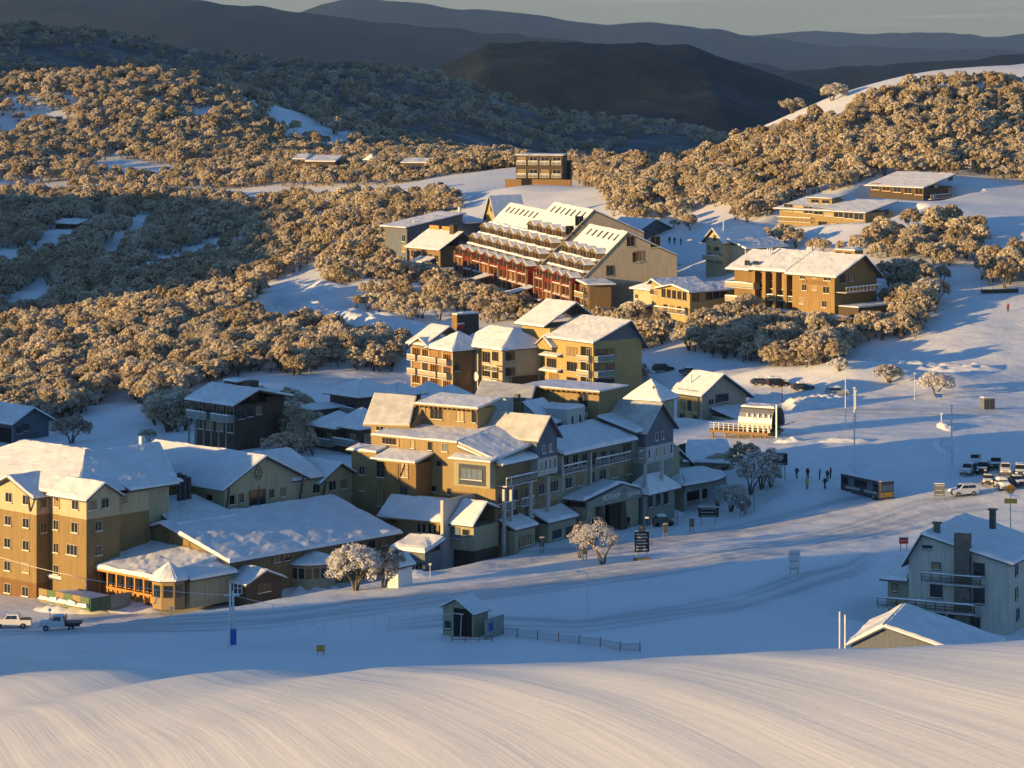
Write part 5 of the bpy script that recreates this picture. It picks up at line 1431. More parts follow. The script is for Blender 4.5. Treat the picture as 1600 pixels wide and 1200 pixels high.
# yellow two-gabled chalet
b = B('chalet', 'yellow chalet with two gables and a long balcony, below the tan chalet', 'chalet', 1078, 506, 735, 35, keep=16)
y1, z1 = b.fa(1052, 446); y2, _ = b.fa(1030, 450); y3, _ = b.fa(1005, 450); _, ze = b.fa(1078, 457)
b.gable(0, 17, 0, y2, -4, ze, ze, z1, 'yellow_wall', 'x', r=.52, over=.9, gover=1.0, sn=.3)
b.gable(2.5, 14, y2 + .01, y3, -4, ze - .2, ze + 1.0, z1 + .3, 'yellow_wall', 'x', r=.9, over=.7, gover=.9, sn=.3)
b.row('a', (1037,458), (1070,463), 5, 1.5, 2.1, 0, style='brown', n=2); b.row('a', (1040,482), (1072,487), 4, 1.5, 2.0, 0, style='brown', n=2); b.wins('a', [(1019,456),(1025,458)], 1.5, 1.3, 2.5)
b.balcony('a', -.2, y2, z1 - 6.1, 1.6, 0, rail='frame_pale', solid=False, snow=.2)
yA, _ = b.fa(990, 480, 4); yB, _ = b.fa(1022, 480, 4); _, zA = b.fa(1000, 453, 4)
b.box('wall', 4, 10, yB, yA, -5, zA, 'cream'); b.hip(4, 10, yB, yA, zA, zA + 1.6, 'y', sn=.3, over=.8); b.wins('a', [(995,463),(1003,480),(1016,480)], 1.2, 1.1, 4)
b.roof([[(1.5, yB + 1, zA - 4.2), (4, yB + 1, zA - 3.4), (4, yA + 2, zA - 3.4), (1.5, yA + 2, zA - 4.2)]], sn=.3)
b.row('b', (1086,466), (1130,458), 5, 1.9, 2.2, 0, style='dark', n=2); b.balcony('b', .2, 15, z1 - 6.1, 1.6, 0, rail='timber', solid=False, snow=.15)
for x in (4, 9, 14): b.box('post', x, x + .2, -1.6, -1.4, -5, z1 - 6.3, 'timber')
# narrow tower chalet
b = B('chalet', 'narrow tower-like chalet with a bright gable above the brick lodge', 'chalet', 1130, 414, 792, 40, keep=10)
yl, _ = b.fa(1103, 400); yp, zp = b.fa(1116, 358); _, ze = b.fa(1130, 377)
b.gable(0, 15, 0, yl, -4, ze, ze, zp, 'cream', 'x', over=.8, gover=1.0, sn=.3)
b.wins('a', [(1108,388),(1120,389,1.7,1.2),(1117,372,1.2,1.6)], 1.2, 1.6, 0); b.row('a', (1109,402), (1124,405), 2, 1.6, 2.0, 0, style='dark'); b.balcony('a', 0, yl, 1.2, 1.3, 0, rail='cream', snow=.2)
b.box('wall', 2, 14.9, -6, -.01, -4, ze - 1.0, 'grey_beige'); b.roof([[(1, -7, ze - 1.8), (16, -7, ze - 1.8), (16, 0, ze + .2), (1, 0, ze + .2)]], sn=.35)
b.bar((2, 2, zp - .5), (2, 2, zp + 2.2), .12, 'iced_metal', 'flue')
# brick lodge
b = B('lodge', 'brick lodge with sunlit facade, lettering and broad snowy roof', 'lodge', 1304, 492, 714, 45, keep=14)
b.keep(6, 16, 13); b.keep(6, 28, 12)
y1, _ = b.fa(1238, 450); _, ze = b.fa(1304, 431); y2, _ = b.fa(1172, 430); y3, _ = b.fa(1143, 430)
b.gable(0, 15, 0, y1, -5, ze, ze - .6, ze + 3.9, 'brick', 'y', r=.62, over=1.2, gover=1.4, sn=.32)
b.wins('a', [(1254,431),(1274,430.5,1.3,1.2),(1293,434,2.2,1.4)], 1.6, 1.5, 0, style='pale', n=2)
b.wins('a', [(1257,449),(1273,450,1.6,1.0),(1291,453,1.9,1.6),(1253,470),(1288,475)], 1.5, 1.5, 0, style='pale', n=2)
yt, zt = b.fa(1273, 441.5); b.text('a', 'THE GENERAL', yt, zt, 1.25, 0, 'frame_brown')
for k in range(4):                                      # tall timber bays with scalloped eave
    ya = y1 + .05 + k * (y2 - y1) / 4; yb = ya + (y2 - y1) / 4
    b.box('bay', 2.2, 14, ya + .02, yb - .02, -5, ze - .3, 'timber_dark'); b.box('pier', .6, 2.19, yb - 1.0, yb - .03, -5, ze + .2, 'brick')
    b.win('a', (ya + yb) / 2 - .3, ze - 2.5, (yb - ya) * .55, 3.6, 2.2, n=2, rows=2, style='orange')
    if k < 3: b.balcony('a', ya + .1, yb - 1.1, ze - 6.6, 1.3, 2.2, rail='frame_pale', solid=False, snow=.22)
b.roof([[(-.6, y1 + 1.45, ze - .2), (9.3, y1 + 1.45, ze + 3.8), (9.3, y2, ze + 3.8), (-.6, y2, ze - .2)], [(9.3, y1 + 1.45, ze + 3.8), (16, y1 + 1.45, ze), (16, y2, ze), (9.3, y2, ze + 3.8)]], sn=.4)
b.box('wall', 1, 12, y2 + .01, y3, -5, ze - .6, 'ochre_dark'); b.roof([[(-.6, y2 + .02, ze - .5), (9, y2 + .02, ze + 3.4), (9, y3 + 1.5, ze + 3.4), (-.6, y3 + 1.5, ze - .5)]], sn=.32)
b.wins('a', [(1168,411),(1182,412)], 1.6, 1.3, 1, style='dark')
for z in (ze - 4.2, ze - 7.4): b.balcony('a', y2 - 2, y3 + 1, z, 2.2, 1, rail='frame_pale', snow=.25)
b.tiers(9, 12, 1.5, 7.5, [(ze, ze + 5.0, 'brick')], 'roof_cabin'); g = G(); g.snow([(9, 1.5, ze + 5), (12, 1.5, ze + 5), (12, 7.5, ze + 5), (9, 7.5, ze + 5)], .3); b.part('cabin_snow', g)
b.win('a', 3.4, ze + 4.2, 1.8, .8, 9, n=2, style='dark'); b.win('a', 6.0, ze + 4.2, 1.8, .8, 9, n=2, style='dark')
b.balcony('b', .5, 13, ze - 3.6, 3.0, 0, rail='frame_pale', solid=False, snow=.25); b.wins('b', [(1316,436),(1330,433)], 2.0, 2.0, 0, style='dark')
b.box('terrace', 1, 17, -6, -.02, -5, ze - 6.8, 'timber_dark'); g = G(); g.snow([(1, -6, ze - 6.8), (17, -6, ze - 6.8), (17, -.1, ze - 6.8), (1, -.1, ze - 6.8)], .3); b.part('terrace_snow', g)
for k in range(3): b.bar((5 + k * .8, y2 - 1, ze + 3), (5 + k * .8, y2 - 1, ze + 4.6), .14, 'iced_metal', 'flue')
# lower flat lodge on the hill
b = B('lodge', 'long flat-roofed lodge with a row of sunlit windows, lower of the two on the hillside', 'lodge', 1352, 356, 822, 50, keep=9)
b.keep(6, 14, 10); b.keep(6, 26, 10)
yl, _ = b.fa(1218, 335); _, ze = b.fa(1352, 333)
b.box('wall', 0, 13, 0, yl, -5, ze - .1, 'ochre'); b.box('wall', -.3, -.003, .02, yl * .62, -5, ze - 3.0, 'brick')
b.roof([[(-1.4, -1.0, ze - .1), (14, -1.0, ze + 2.2), (14, yl + 1.2, ze + 2.2), (-1.4, yl + 1.2, ze - .1)]], sn=.22)
b.row('a', (1232,324), (1342,338), 8, 3.0, 1.9, 0, style='pale', n=2); b.balcony('a', yl * .6, yl, ze - 3.0, 1.2, 0, rail='ochre', solid=False, snow=.15)
b.row('a', (1285,351), (1320,355), 3, 2.6, 1.7, -.3, style='dark', n=2)
yd, _ = b.fa(1282, 305, 6); b.box('dormer', 6, 11, yd - 3.6, yd + 3.6, ze, ze + 2.7, 'ochre'); b.roof([[(5, yd - 4.2, ze + 2.7), (12, yd - 4.2, ze + 3.3), (12, yd + 4.2, ze + 3.3), (5, yd + 4.2, ze + 2.7)]], sn=.22)
b.win('a', yd - 1.7, ze + 1.95, 2.4, 1.0, 6, n=2, style='brown'); b.win('a', yd + 1.7, ze + 1.95, 2.4, 1.0, 6, n=2, style='brown'); b.wins('b', [(1362,344),(1385,332)], 1.8, 1.6, 0, style='dark')
# upper lodge
b = B('lodge', 'upper flat-roofed lodge with dark side wall, higher of the two on the hillside', 'lodge', 1443, 320, 850, 50, keep=9)
b.keep(6, 12, 10)
yl, _ = b.fa(1360, 300); _, ze = b.fa(1443, 294)
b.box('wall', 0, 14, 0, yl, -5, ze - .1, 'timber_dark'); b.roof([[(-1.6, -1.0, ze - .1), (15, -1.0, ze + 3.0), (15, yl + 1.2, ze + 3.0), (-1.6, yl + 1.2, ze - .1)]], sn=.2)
b.row('a', (1368,291), (1436,299), 5, 2.6, 1.9, 0, style='orange', n=2); b.wins('b', [(1462,288),(1485,278),(1460,305),(1484,296)], 2.2, 1.5, 0, style='dark')
b.balcony('b', 1.5, 12, ze - 2.9, 1.4, 0, rail='pale_grey', solid=False, snow=.15)
for px, py in ((1393,268),(1432,272),(1468,272)):
    x, y = b.fz(px, py, ze + 1.6); g = G(); g.box(x - .5, x + .5, y - .5, y + .5, ze, ze + 2.3, 'frame_pale'); b.part('roof_vent', g)
# far apartment block
b = B('apartment_block', 'far brown three-storey apartment block standing alone by the upper road', 'building', 879, 288, 1000, 80, keep=11)
yl, _ = b.fa(806, 270)
b.box('wall', 0, 9, 0, yl, -4, 9.0, 'timber_dark'); b.box('retaining_wall', -2.5, -1.8, -3, yl + 3, -3, 1.6, 'timber'); b.box('door', -2.56, -2.503, yl - 5.5, yl - 2.2, -.4, 1.8, 'opening')
g = G(); g.snow([(-.4, -.4, 9.0), (9, -.4, 9.0), (9, yl + .4, 9.0), (-.4, yl + .4, 9.0)], .3); b.part('roof_snow', g)
for r_, z in enumerate((3.4, 7.4)):
    for k in range(4):
        yc = yl * (k + .5) / 4
        b.win('a', yc, z + .3, 2.6, 1.7, 0, style='pale'); b.balcony('a', yc - 1.5, yc + 1.5, z - 1.2, 1.1, 0, rail='white_paint', solid=False, snow=.18)
b.box('wall', 9.01, 12, -1, 6, -4, 7, 'timber_dark')
# far roofs
b = B('lodge', 'far low lodge with a wide white roof among the trees', 'lodge', 522, 264, 1180, 78, keep=9)
b.box('wall', 0, 9, 0, 14, -4, 2.6, 'timber_dark'); b.roof([[(-1, -.8, 2.5), (10, -.8, 4.2), (10, 11, 4.2), (-1, 11, 2.5)], [(1, 11, 3.2), (10, 11, 4.6), (10, 16.5, 4.6), (1, 16.5, 3.2)]], sn=.35); b.row('a', (490,258), (516,260), 3, 2, 1.2, 0, style='dark')
b = B('hut', 'tiny far hut with a pyramid roof among the trees', 'hut', 583, 257, 1180, 60, keep=5)
b.box('wall', 0, 4, 0, 4, -3, 1.4, 'timber_dark'); b.hip(0, 4, 0, 4, 1.4, 3.4, sn=.25, over=.5); b.win('a', 2, .4, 1.2, .9, 0, style='dark')
b = B('lodge', 'far long roof beside the upper road, right of the tiny hut', 'lodge', 664, 262, 1150, 78, keep=7)
b.box('wall', 0, 6, 0, 8, -4, 1.6, 'timber_dark'); b.roof([[(-.8, -.8, 1.5), (7, -.8, 2.7), (7, 9, 2.7), (-.8, 9, 1.5)]], sn=.35); b.win('a', 3, .5, 2, 1, 0, style='dark')
b = B('hut', 'half-buried hut with a flat white roof in the shaded valley', 'hut', 120, 358, 1065, 70, keep=7)
b.box('wall', 0, 6, 0, 8, -3, 1.5, 'timber_dark'); b.roof([[(-.8, -.8, 1.5), (7, -.8, 2.4), (7, 9, 2.4), (-.8, 9, 1.5)]], sn=.4); b.win('a', 3, .6, 2, .8, 0, style='dark')
# house at the left edge
b = B('house', 'dark shaded house cut by the left edge', 'house', 22, 692, 598, 45, keep=10)
b.gable(0, 8, 0, 12, -3, 3.8, 3.8, 6.0, 'slate_blue', 'y', over=1.0, gover=.9, sn=.4); b.wins('b', [(30,672),(40,668)], 1.6, 1.4, 0, style='dark'); b.box('garage', -.2, -.01, 1, 11, -3, 2.6, 'opening')
b.box('carport', 0.5, 8, -4.5, -.02, -3, .2, 'timber_dark'); g = G(); g.snow([(.5, -4.5, .2), (8, -4.5, .2), (8, -.1, .2), (.5, -.1, .2)], .35); b.part('carport_snow', g)
# dark timber house
b = B('house', 'dark green timber house on tall posts with balconies, beside the shaded grove', 'house', 368, 706, 556, 45, keep=11)
yl, _ = b.fa(304, 660); _, ze = b.fa(368, 632)
b.box('wall', 0, 8, 0, yl, -3, ze - .2, 'timber_dark'); b.box('wall', 8.01, 12, 1, yl, -3, ze + .5, 'timber_dark')
b.roof([[(-1.4, -1, ze - .3), (4.5, -1, ze + 2.0), (4.5, yl + 1.2, ze + 2.0), (-1.4, yl + 1.2, ze - .3)], [(4.5, -1, ze + 2.0), (12.5, -1, ze + .2), (12.5, yl + 1.2, ze + .2), (4.5, yl + 1.2, ze + 2.0)]], sn=.4)
b.box('chimney', 5, 7, 2, 4, ze, ze + 3.4, 'timber_dark'); b.box('roof_cabin', 5, 7.4, 5.5, 9, ze, ze + 3.0, 'timber_dark'); g = G(); g.snow([(4.8, 5.2, ze + 3), (7.6, 5.2, ze + 3), (7.6, 9.3, ze + 3), (4.8, 9.3, ze + 3)], .35); b.part('cabin_snow', g)
for z in (ze - 2.9,): 
    b.balcony('a', .2, yl * .45, z, 1.6, 0, rail='grey_sheet', snow=.2); b.balcony('a', yl * .55, yl + .5, z, 1.6, 0, rail='grey_sheet', snow=.2)
b.row('a', (312,636), (360,641), 4, 1.9, 1.8, 0, style='pale', n=2); b.row('a', (312,662), (360,668), 4, 1.9, 1.8, 0, style='pale', n=2); b.row('b', (376,648), (404,641), 3, 1.5, 1.6, 0, style='dark')
for k in range(6): b.box('post', -1.7, -1.5, .5 + k * (yl - 1) / 5, .7 + k * (yl - 1) / 5, -3, ze - 3.1, 'grey_green')
for q_, sz in (((368,672),4.5), ((392,688),7)):
    x, y = b.fz(q_[0], q_[1], 2.2 if sz < 5 else .8); zz = 2.2 if sz < 5 else .8
    g = G(); g.slab([(x, y - sz/2, zz), (x + sz, y - sz/2, zz + .3), (x + sz, y + sz/3, zz + .5), (x, y + sz/3, zz + .2)], .15, 'timber_dark'); o = b.part('canopy', g)
    g = G(); g.snow([(x, y - sz/2, zz + .155), (x + sz, y - sz/2, zz + .455), (x + sz, y + sz/3, zz + .655), (x, y + sz/3, zz + .355)], .5); b.part('canopy_snow', g, o)
# pyramid-roofed houses
def pyramid_house(label, px, py, d, w, ze_py, peak_py, alpha=42, wall='timber_dark', storeys=2):
    b = B('house', label, 'house', px, py, d, alpha, 'pyramid-roofed houses behind the hotel', keep=w * .8)
    ze = (py - ze_py) * d / F; zp = (py - peak_py) * d / F
    b.box('wall', 0, w, 0, w, -3, ze, wall); b.hip(0, w, 0, w, ze, zp, sn=.3, over=1.0)
    for s_ in range(storeys):
        for k in range(2):
            b.win('a', w * (.28 + .44 * k), ze - 1.5 - 2.8 * s_, w * .3, 1.7, 0, n=2, style='dark'); b.win('b', w * (.28 + .44 * k), ze - 1.5 - 2.8 * s_, w * .3, 1.7, 0, n=2, style='dark')
    b.balcony('a', .2, w - .2, ze - 2.8, 1.2, 0, rail='grey_sheet', snow=.2)
    return b
b = pyramid_house('tall shaded house with a large snowy pyramid roof, left of the ochre hotel', 560, 668, 580, 8.2, 622, 599)
g = G(); g.box(-.02, 0, 0, .1, 0, .1, 'timber_dark')
b.box('annex', -7.5, -.02, 4, 9, -3, 3.4, 'timber_dark'); g = G(); g.snow([(-7.8, 3.6, 3.4), (0, 3.6, 3.4), (0, 9.3, 3.4), (-7.8, 9.3, 3.4)], .5); b.part('annex_snow', g)
pyramid_house('small shaded house with a snowy pyramid roof, peeping over the ochre hotel', 618, 650, 596, 6.2, 620, 605, storeys=1)
pyramid_house('low pyramid-roofed house with a flue, in front of the tall one', 525, 706, 556, 6.0, 671, 650, storeys=1)
pyramid_house('low pyramid-roofed house touching the ochre hotel', 562, 706, 552, 6.4, 672, 645, storeys=1)
pyramid_house('white pyramid roof below the brown apartment block', 668, 655, 620, 6.6, 626, 603, storeys=1)
pyramid_house('smaller white pyramid roof between the hotel and the cream apartment block', 702, 652, 622, 5.0, 624, 607, storeys=1)
# yellow house with bright roof
b = B('house', 'small yellow and grey house with a bright snowy roof near the lift', 'house', 1097, 662, 612, 40, keep=10)
yl, _ = b.fa(1060, 630); xp, zp = b.fb(1126, 586); _, ze = b.fb(1097, 614); xe, _ = b.fb(1166, 630)
b.gable(0, xe, 0, yl, -3, ze, ze - 1.2, zp, 'grey_beige', 'y', r=xp / xe, over=1.2, gover=1.1, sn=.3)
b.box('front', -.35, -.003, .8, yl, -3, ze - .3, 'yellow_wall'); b.row('a', (1067,632), (1088,636), 3, 1.1, 2.2, -.35, style='brown', n=1); b.row('a', (1066,652), (1086,655), 2, 1.4, 1.6, -.35, style='brown'); b.row('a', (1064,612), (1086,615), 3, 1.6, 1.2, -.35, style='dark', n=2)
b.wins('b', [(1128,622)], 3.4, 1.6, 0, n=3, style='dark'); b.wins('b', [(1111,628)], 1.4, 1.2, 0)
b.bar((1.5, yl * .7, ze), (1.5, yl * .7, ze + 3.0), .16, 'iced_metal', 'flue')
g = G(); g.slab([(2, -7, 1.2), (10, -7, 1.2), (10, 0, 2.6), (2, 0, 2.6)], .2, 'fascia'); o = b.part('annex_roof', g); g = G(); g.snow([(2, -7, 1.42), (10, -7, 1.42), (10, 0, 2.82), (2, 0, 2.82)], .35); b.part('annex_snow', g, o); b.box('annex', 2.4, 9.6, -6.6, -.02, -3, 1.3, 'grey_beige')
b = B('house', 'snowy peaked roof with one bright face between hotel and yellow house', 'house', 1030, 655, 590, 60, keep=7)
b.box('wall', 0, 6, 0, 6.4, -3, 3.2, 'sage'); b.hip(0, 6, 0, 6.4, 3.2, 6.6, sn=.3, over=.8); b.win('a', 3, 1.5, 1.5, 1.5, 0)
b.bar((1.2, 1.8, 4.4), (1.2, 1.8, 5.9), .14, 'dark_metal', 'flue')
# chairlift station
b = B('lift_station', 'chairlift station with rounded metal canopy on a timber platform', 'lift station', 1200, 700, 566, 62)
yl, _ = b.fa(1108, 680); zp_ = 2.6
b.box('platform', 0, 7, 0, yl, zp_ - .5, zp_, 'timber')
for k in range(5):
    y = .6 + k * (yl - 1.2) / 4; b.bar((.3, y, zp_ - .5), (1.8, y + .8, -2.5), .22, 'timber', 'strut'); b.bar((6.6, y, zp_ - .5), (6.6, y, -3), .22, 'timber', 'strut')
g = G()
for k in range(12): g.box(.05, .2, yl * k / 12, yl * k / 12 + .12, zp_, zp_ + 1.3, 'iced_metal')
for z in (.5, .9, 1.3): g.box(.06, .18, 0, yl, zp_ + z - .06, zp_ + z, 'iced_metal')
b.part('railing', g)
g = G(); n = 12; R_ = 3.0; xc = 3.4
ya, yb2 = -.5, yl * .52
for k in range(n):
    a0 = math.pi * k / n * 1.15 - .22; a1 = math.pi * (k + 1) / n * 1.15 - .22
    p = [(xc - R_ * math.cos(a0), zp_ + 1.4 + R_ * math.sin(a0)), (xc - R_ * math.cos(a1), zp_ + 1.4 + R_ * math.sin(a1))]
    g.prism([(p[0][0], ya, p[0][1]), (p[1][0], ya, p[1][1]), (p[1][0] * .98 + xc * .02, ya, p[1][1] - .06), (p[0][0] * .98 + xc * .02, ya, p[0][1] - .06)], (0, yb2 - ya, 0), 'metal')
b.part('canopy', g)
for k in range(5): b.box('column', .55, .8, ya + .4 + k * 1.05, ya + .75 + k * 1.05, zp_, zp_ + 3.2, 'iced_metal')
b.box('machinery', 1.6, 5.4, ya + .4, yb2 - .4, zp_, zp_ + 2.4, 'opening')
g = G(); g.snow([(1.6, ya, zp_ + 4.2), (5.2, ya, zp_ + 4.2), (5.2, yb2, zp_ + 4.2), (1.6, yb2, zp_ + 4.2)], .35); b.part('canopy_snow', g)
b.bar((1, -1.2, -3), (1, -1.2, zp_ + 5.0), .18, 'iced_metal', 'mast'); b.bar((5.5, -7, zp_ + 3.0), (3, 0, zp_ + .6), .16, 'metal', 'rail')
# bar with the rounded roof, and the big shaded roof behind it
b = B('restaurant', 'low bar with a wide rounded snowy roof and dark open front', 'restaurant', 1070, 796, 503, 50)
_, zr_ = b.fb(1070, 761, 0)
xw, _ = b.fb(1160, 770, 0)
rim = [(-1.0, 9.0), (-1.2, 4), (-1.0, -.6)] + [(-1 + (xw + 2) * (.15 + .85 * math.sin(t)), -.6 - 1.4 * math.sin(t * 2) + 9.5 * (1 - math.cos(t))) for t in [math.pi / 2 * k / 8 for k in range(1, 9)]] + [(xw * .6, 11.5)]
g = G(); g.prism([(x, y, zr_) for x, y in rim], (0, 0, .35), 'fascia'); o = b.part('roof', g)
gs = G(); c = (xw * .42, 5.5)
for k in range(len(rim)):
    p0, p1 = rim[k], rim[(k + 1) % len(rim)]; gs.snow([(p0[0], p0[1], zr_ + .355), (p1[0], p1[1], zr_ + .355), (c[0], c[1], zr_ + 1.1)], .3)
b.part('roof_snow', gs, o, smooth=True)
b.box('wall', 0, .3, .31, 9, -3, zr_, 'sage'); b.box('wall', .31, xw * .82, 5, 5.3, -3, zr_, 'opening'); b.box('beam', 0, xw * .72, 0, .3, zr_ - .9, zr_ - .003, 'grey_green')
for x in (.2, 4.2, 8.2): b.box('post', x, x + .3, 0.01, .29, -3, zr_ - .91, 'pale_grey')
b.box('bench', 1, 4.5, -1.6, -1.2, .2, .7, 'pale_grey')
b = B('lodge', 'plain building under one big blue shaded roof behind the bar', 'lodge', 1062, 742, 520, 50)
P = [b.qb(1066,724,0), b.qb(1150,727,0), b.qb(1136,690,9), b.qb(1072,692,9)]
b.roof([P], t=.25, sn=.35); b.box('wall', P[0][0] + .8, P[1][0] - .8, .8, 9, -3, P[0][2] - .1, 'sage')
b.wins('b', [(1085,735),(1110,735),(1132,735)], 1.8, 1.2, .8, style='dark'); g = G(); g.prism([(P[0][0] + .8, 8.9, P[0][2] - .2), (P[1][0] - 1.5, 8.9, P[1][2] - .2), (P[2][0] - .5, 8.9, P[2][2] - .1), (P[3][0] + .5, 8.9, P[3][2] - .1)], (0, .3, 0), 'sage'); b.part('back_wall', g)
b = B('lodge', 'grey gabled side house joined between hotel and big shaded roof', 'lodge', 1052, 748, 516, 50)
x1, z1 = b.fb(1108, 690, 6); b.gable(-1, 7, 2, 14, -3, z1 - 1, z1 - 2, z1 + 1.6, 'sage', 'y', r=.35, sn=.3); b.wins('b', [(1056,705),(1066,702)], 1.6, 1.8, 2, style='dark')
# right foreground house
b = B('house', 'large pale house with two long balconies and a brick chimney at the right', 'house', 1577, 996, 400, 64)
yl, zl = b.fa(1420, 872); yp, zp = b.fa(1442, 836); _, ze = b.fa(1583, 882)
b.gable(0, 16, 0, yl, -3, ze, zl, zp, 'pale_render', 'x', r=yp / yl, over=.7, gover=.8, sn=.35)
yc, _ = b.fa(1506, 860); _, zc = b.fa(1506, 834); b.box('chimney', -.9, -.003, yc - 1.0, yc + 1.0, -3, zc + .1, 'stone')
b.wins('a', [(1463,884),(1449,855,1.3,.5)], 1.2, .9, 0, n=1, style='dark'); b.wins('a', [(1463,922),(1530,890,1.5,1.7),(1530,931,1.5,2.0)], 1.6, 1.9, 0, n=1, style='dark', pane='glass')
y0, z0 = b.fa(1445, 905); y1, z1 = b.fa(1538, 912); b.balcony('a', y1, y0, z1 - .1, 1.5, 0, rail='timber_dark', solid=False, h=1.1, snow=.15)
y0, z0 = b.fa(1366, 940); y1, z1 = b.fa(1530, 955); b.balcony('a', y1, y0 - 1, z1 - .1, 1.9, 0, rail='timber_dark', solid=False, h=1.1, snow=.2)
b.row('a', (1465,968), (1520,975), 3, 2.0, 1.8, 0, n=2, style='dark'); b.wins('b', [(1588,890),(1588,927),(1590,960)], 1.2, 1.5, 0, n=1, style='dark')
yA, zA = b.fa(1380, 905, 1.5); yB, zB = b.fa(1420, 905, 1.5); b.box('annex', 1.5, 7, yB + .02, yA - .6, -3, zA - .2, 'sage'); b.roof([[(.8, yB, zA - .1), (7.6, yB, zA + 2.9), (7.6, yA + .3, zA + 1.8), (.8, yA + .3, zA - .1)]], sn=.45); b.wp_win('a', 1398, 918, .8, 1.0, 1.5, n=1, style='dark')
for px, py, hh, m in ((1464, 818, .9, 'stone'), (1551, 803, 1.4, 'dark_metal')):
    d_ = 1.5 if px < 1500 else 9
    y, z = b.fa(px, py + 6, d_); g = G(); g.box(d_ - .35, d_ + .35, y - .35, y + .35, z - 1.4, z + hh - .4, m); g.box(d_ - .55, d_ + .55, y - .55, y + .55, z + hh - .4, z + hh - .25, m); b.part('flue', g)
# near roof beyond the crest
b = B('garage', 'low garage roof with one bright slope just beyond the crest', 'garage', 1382, 1010, 352, 73)
_, zA = b.fa(1382, 981); yA, _ = b.fa(1330, 1000); 
b.gable(0, 12, -11, yA, -4, zA - 3.2, zA - 2.0, zA, 'slate_blue', 'x', r=11 / (11 + yA), over=.5, gover=.6, sn=.35)
b.win('a', -4, zA - 2.9, 1.4, .7, 0, style='dark')
for k in (0, 1): b.bar((-.5, yA + .6 + k * .6, -3), (-.5, yA + .6 + k * .6, zA + 1.3 + k * .3), .1, 'iced_metal', 'pole')
# brown shed by the bend
b = B('shed', 'square brown shed with a red sign beside the bending road', 'shed', 714, 528, 745, 35, keep=6)
_, zt = b.fb(714, 492); xr, _ = b.fb(748, 520); yl, _ = b.fa(706, 520)
b.box('wall', 0, xr, 0, yl, -3, zt, 'timber'); g = G(); g.snow([(0, 0, zt), (xr, 0, zt), (xr, yl, zt), (0, yl, zt)], .4); b.part('roof_snow', g); b.box('shade_side', .02, xr, -.08, -.003, -3, zt - .02, 'timber_dark')  # darker sheet paints shade on the wall turned from the sun
x, z = b.fb(720, 508); b.box('sign', x - .9, x + .9, -.16, -.083, z - .8, z + .2, 'sign_red'); b.box('sign_band', x - .9, x + .9, -.17, -.083, z + .21, z + .55, 'sign_white')
# drag-lift hut
b = B('lift_hut', 'small gabled drag-lift hut with dark open front on the snow', 'hut', 740, 998, 383, 60)
yl, _ = b.fa(692, 990); yp, zp = b.fa(713, 937); _, zr_ = b.fa(740, 960); yq, _ = b.fa(708, 960)
b.gable(0, 3.4, 0, yl, -1, zr_, (998 - 953) * .0766, zp, 'sage', 'x', r=yp / yl, over=.25, gover=.35, sn=.2, t=.1)
b.box('opening', -.05, -.004, .25, yq - .1, -.5, zp - 1.0, 'opening'); b.win('a', (yq + yl) / 2, 1.3, .8, .9, 0, n=1, style='dark')
b.box('screen', -.2, 4.2, -1.75, -1.65, -1, 2.4, 'grey_sheet'); b.box('notice', .6, 1.6, -1.79, -1.753, .9, 1.9, 'sign_blue')
b.bar((-.3, 1.2, zp - 1.6), (-.3, 2.6, zp - 1.6), .07, 'iced_metal', 'bullwheel_arm'); b.bar((-.3, 1.5, zp - 1.6), (-.4, 1.6, .2), .05, 'iced_metal', 'drag_pole')
# kiosks beside the big frosted tree
b = B('kiosk', 'low flat-roofed kiosk under a thick slab of snow beside the hotel annex', 'kiosk', 664, 892, 452, 56)
b.box('wall', 0, 4, 0, 5.2, -1, 2.4, 'slate_blue'); b.roof([[(-.6, -.4, 2.4), (4.4, -.4, 3.6), (4.4, 5.8, 3.6), (-.6, 5.8, 2.4)]], sn=.55); b.row('a', (628,880), (655,884), 2, 1.4, 1.2, 0, style='pale')
b = B('hut', 'narrow white hut with boarded side behind the big frosted tree', 'hut', 622, 924, 433, 52)
b.gable(0, 3, 0, 2.4, -1, 3.4, 3.4, 4.4, 'white_paint', 'x', over=.4, gover=.4, sn=.35)
for k in range(6): b.box('slat', -.05, -.004, .5, 1.9, .8 + k * .4, .9 + k * .4, 'grey_sheet')
# ---------------------------------------------------------------- vehicles, people, signs and poles
def at(px, py, d=None):
    d = d or on_ground(px, py)
    p = W(px, py, d); p.z = gz(p.x, p.y)
    return p
def empty(name, loc, rz, label, cat, group=None):
    o = bpy.data.objects.new(name, None); COL.objects.link(o); o.location = loc; o.rotation_euler = (0, 0, rz); o.empty_display_size = .5
    return tag(o, label, cat, group)
def meshd(g, nm, smooth=False):
    me = bpy.data.meshes.new(nm); me.from_pydata(g.v, [], g.f)
    for m in g.mats: me.materials.append(MATS[m])
    me.polygons.foreach_set('material_index', np.array(g.m, dtype=np.int32))
    if smooth: me.polygons.foreach_set('use_smooth', np.ones(len(g.f), dtype=bool))
    me.update(); return me
def wheel_mesh(r=.36, w=.24):
    if 'wheel' in MESH_CACHE: return MESH_CACHE['wheel']
    g = G(); g.tube((0, -w/2, 0), (0, w/2, 0), r, 'rubber', 14); t = meshd(g, 'tyre')
    g = G(); g.tube((0, -w/2 - .01, 0), (0, w/2 + .01, 0), r * .6, 'metal', 10); MESH_CACHE['wheel'] = (t, meshd(g, 'rim')); return MESH_CACHE['wheel']
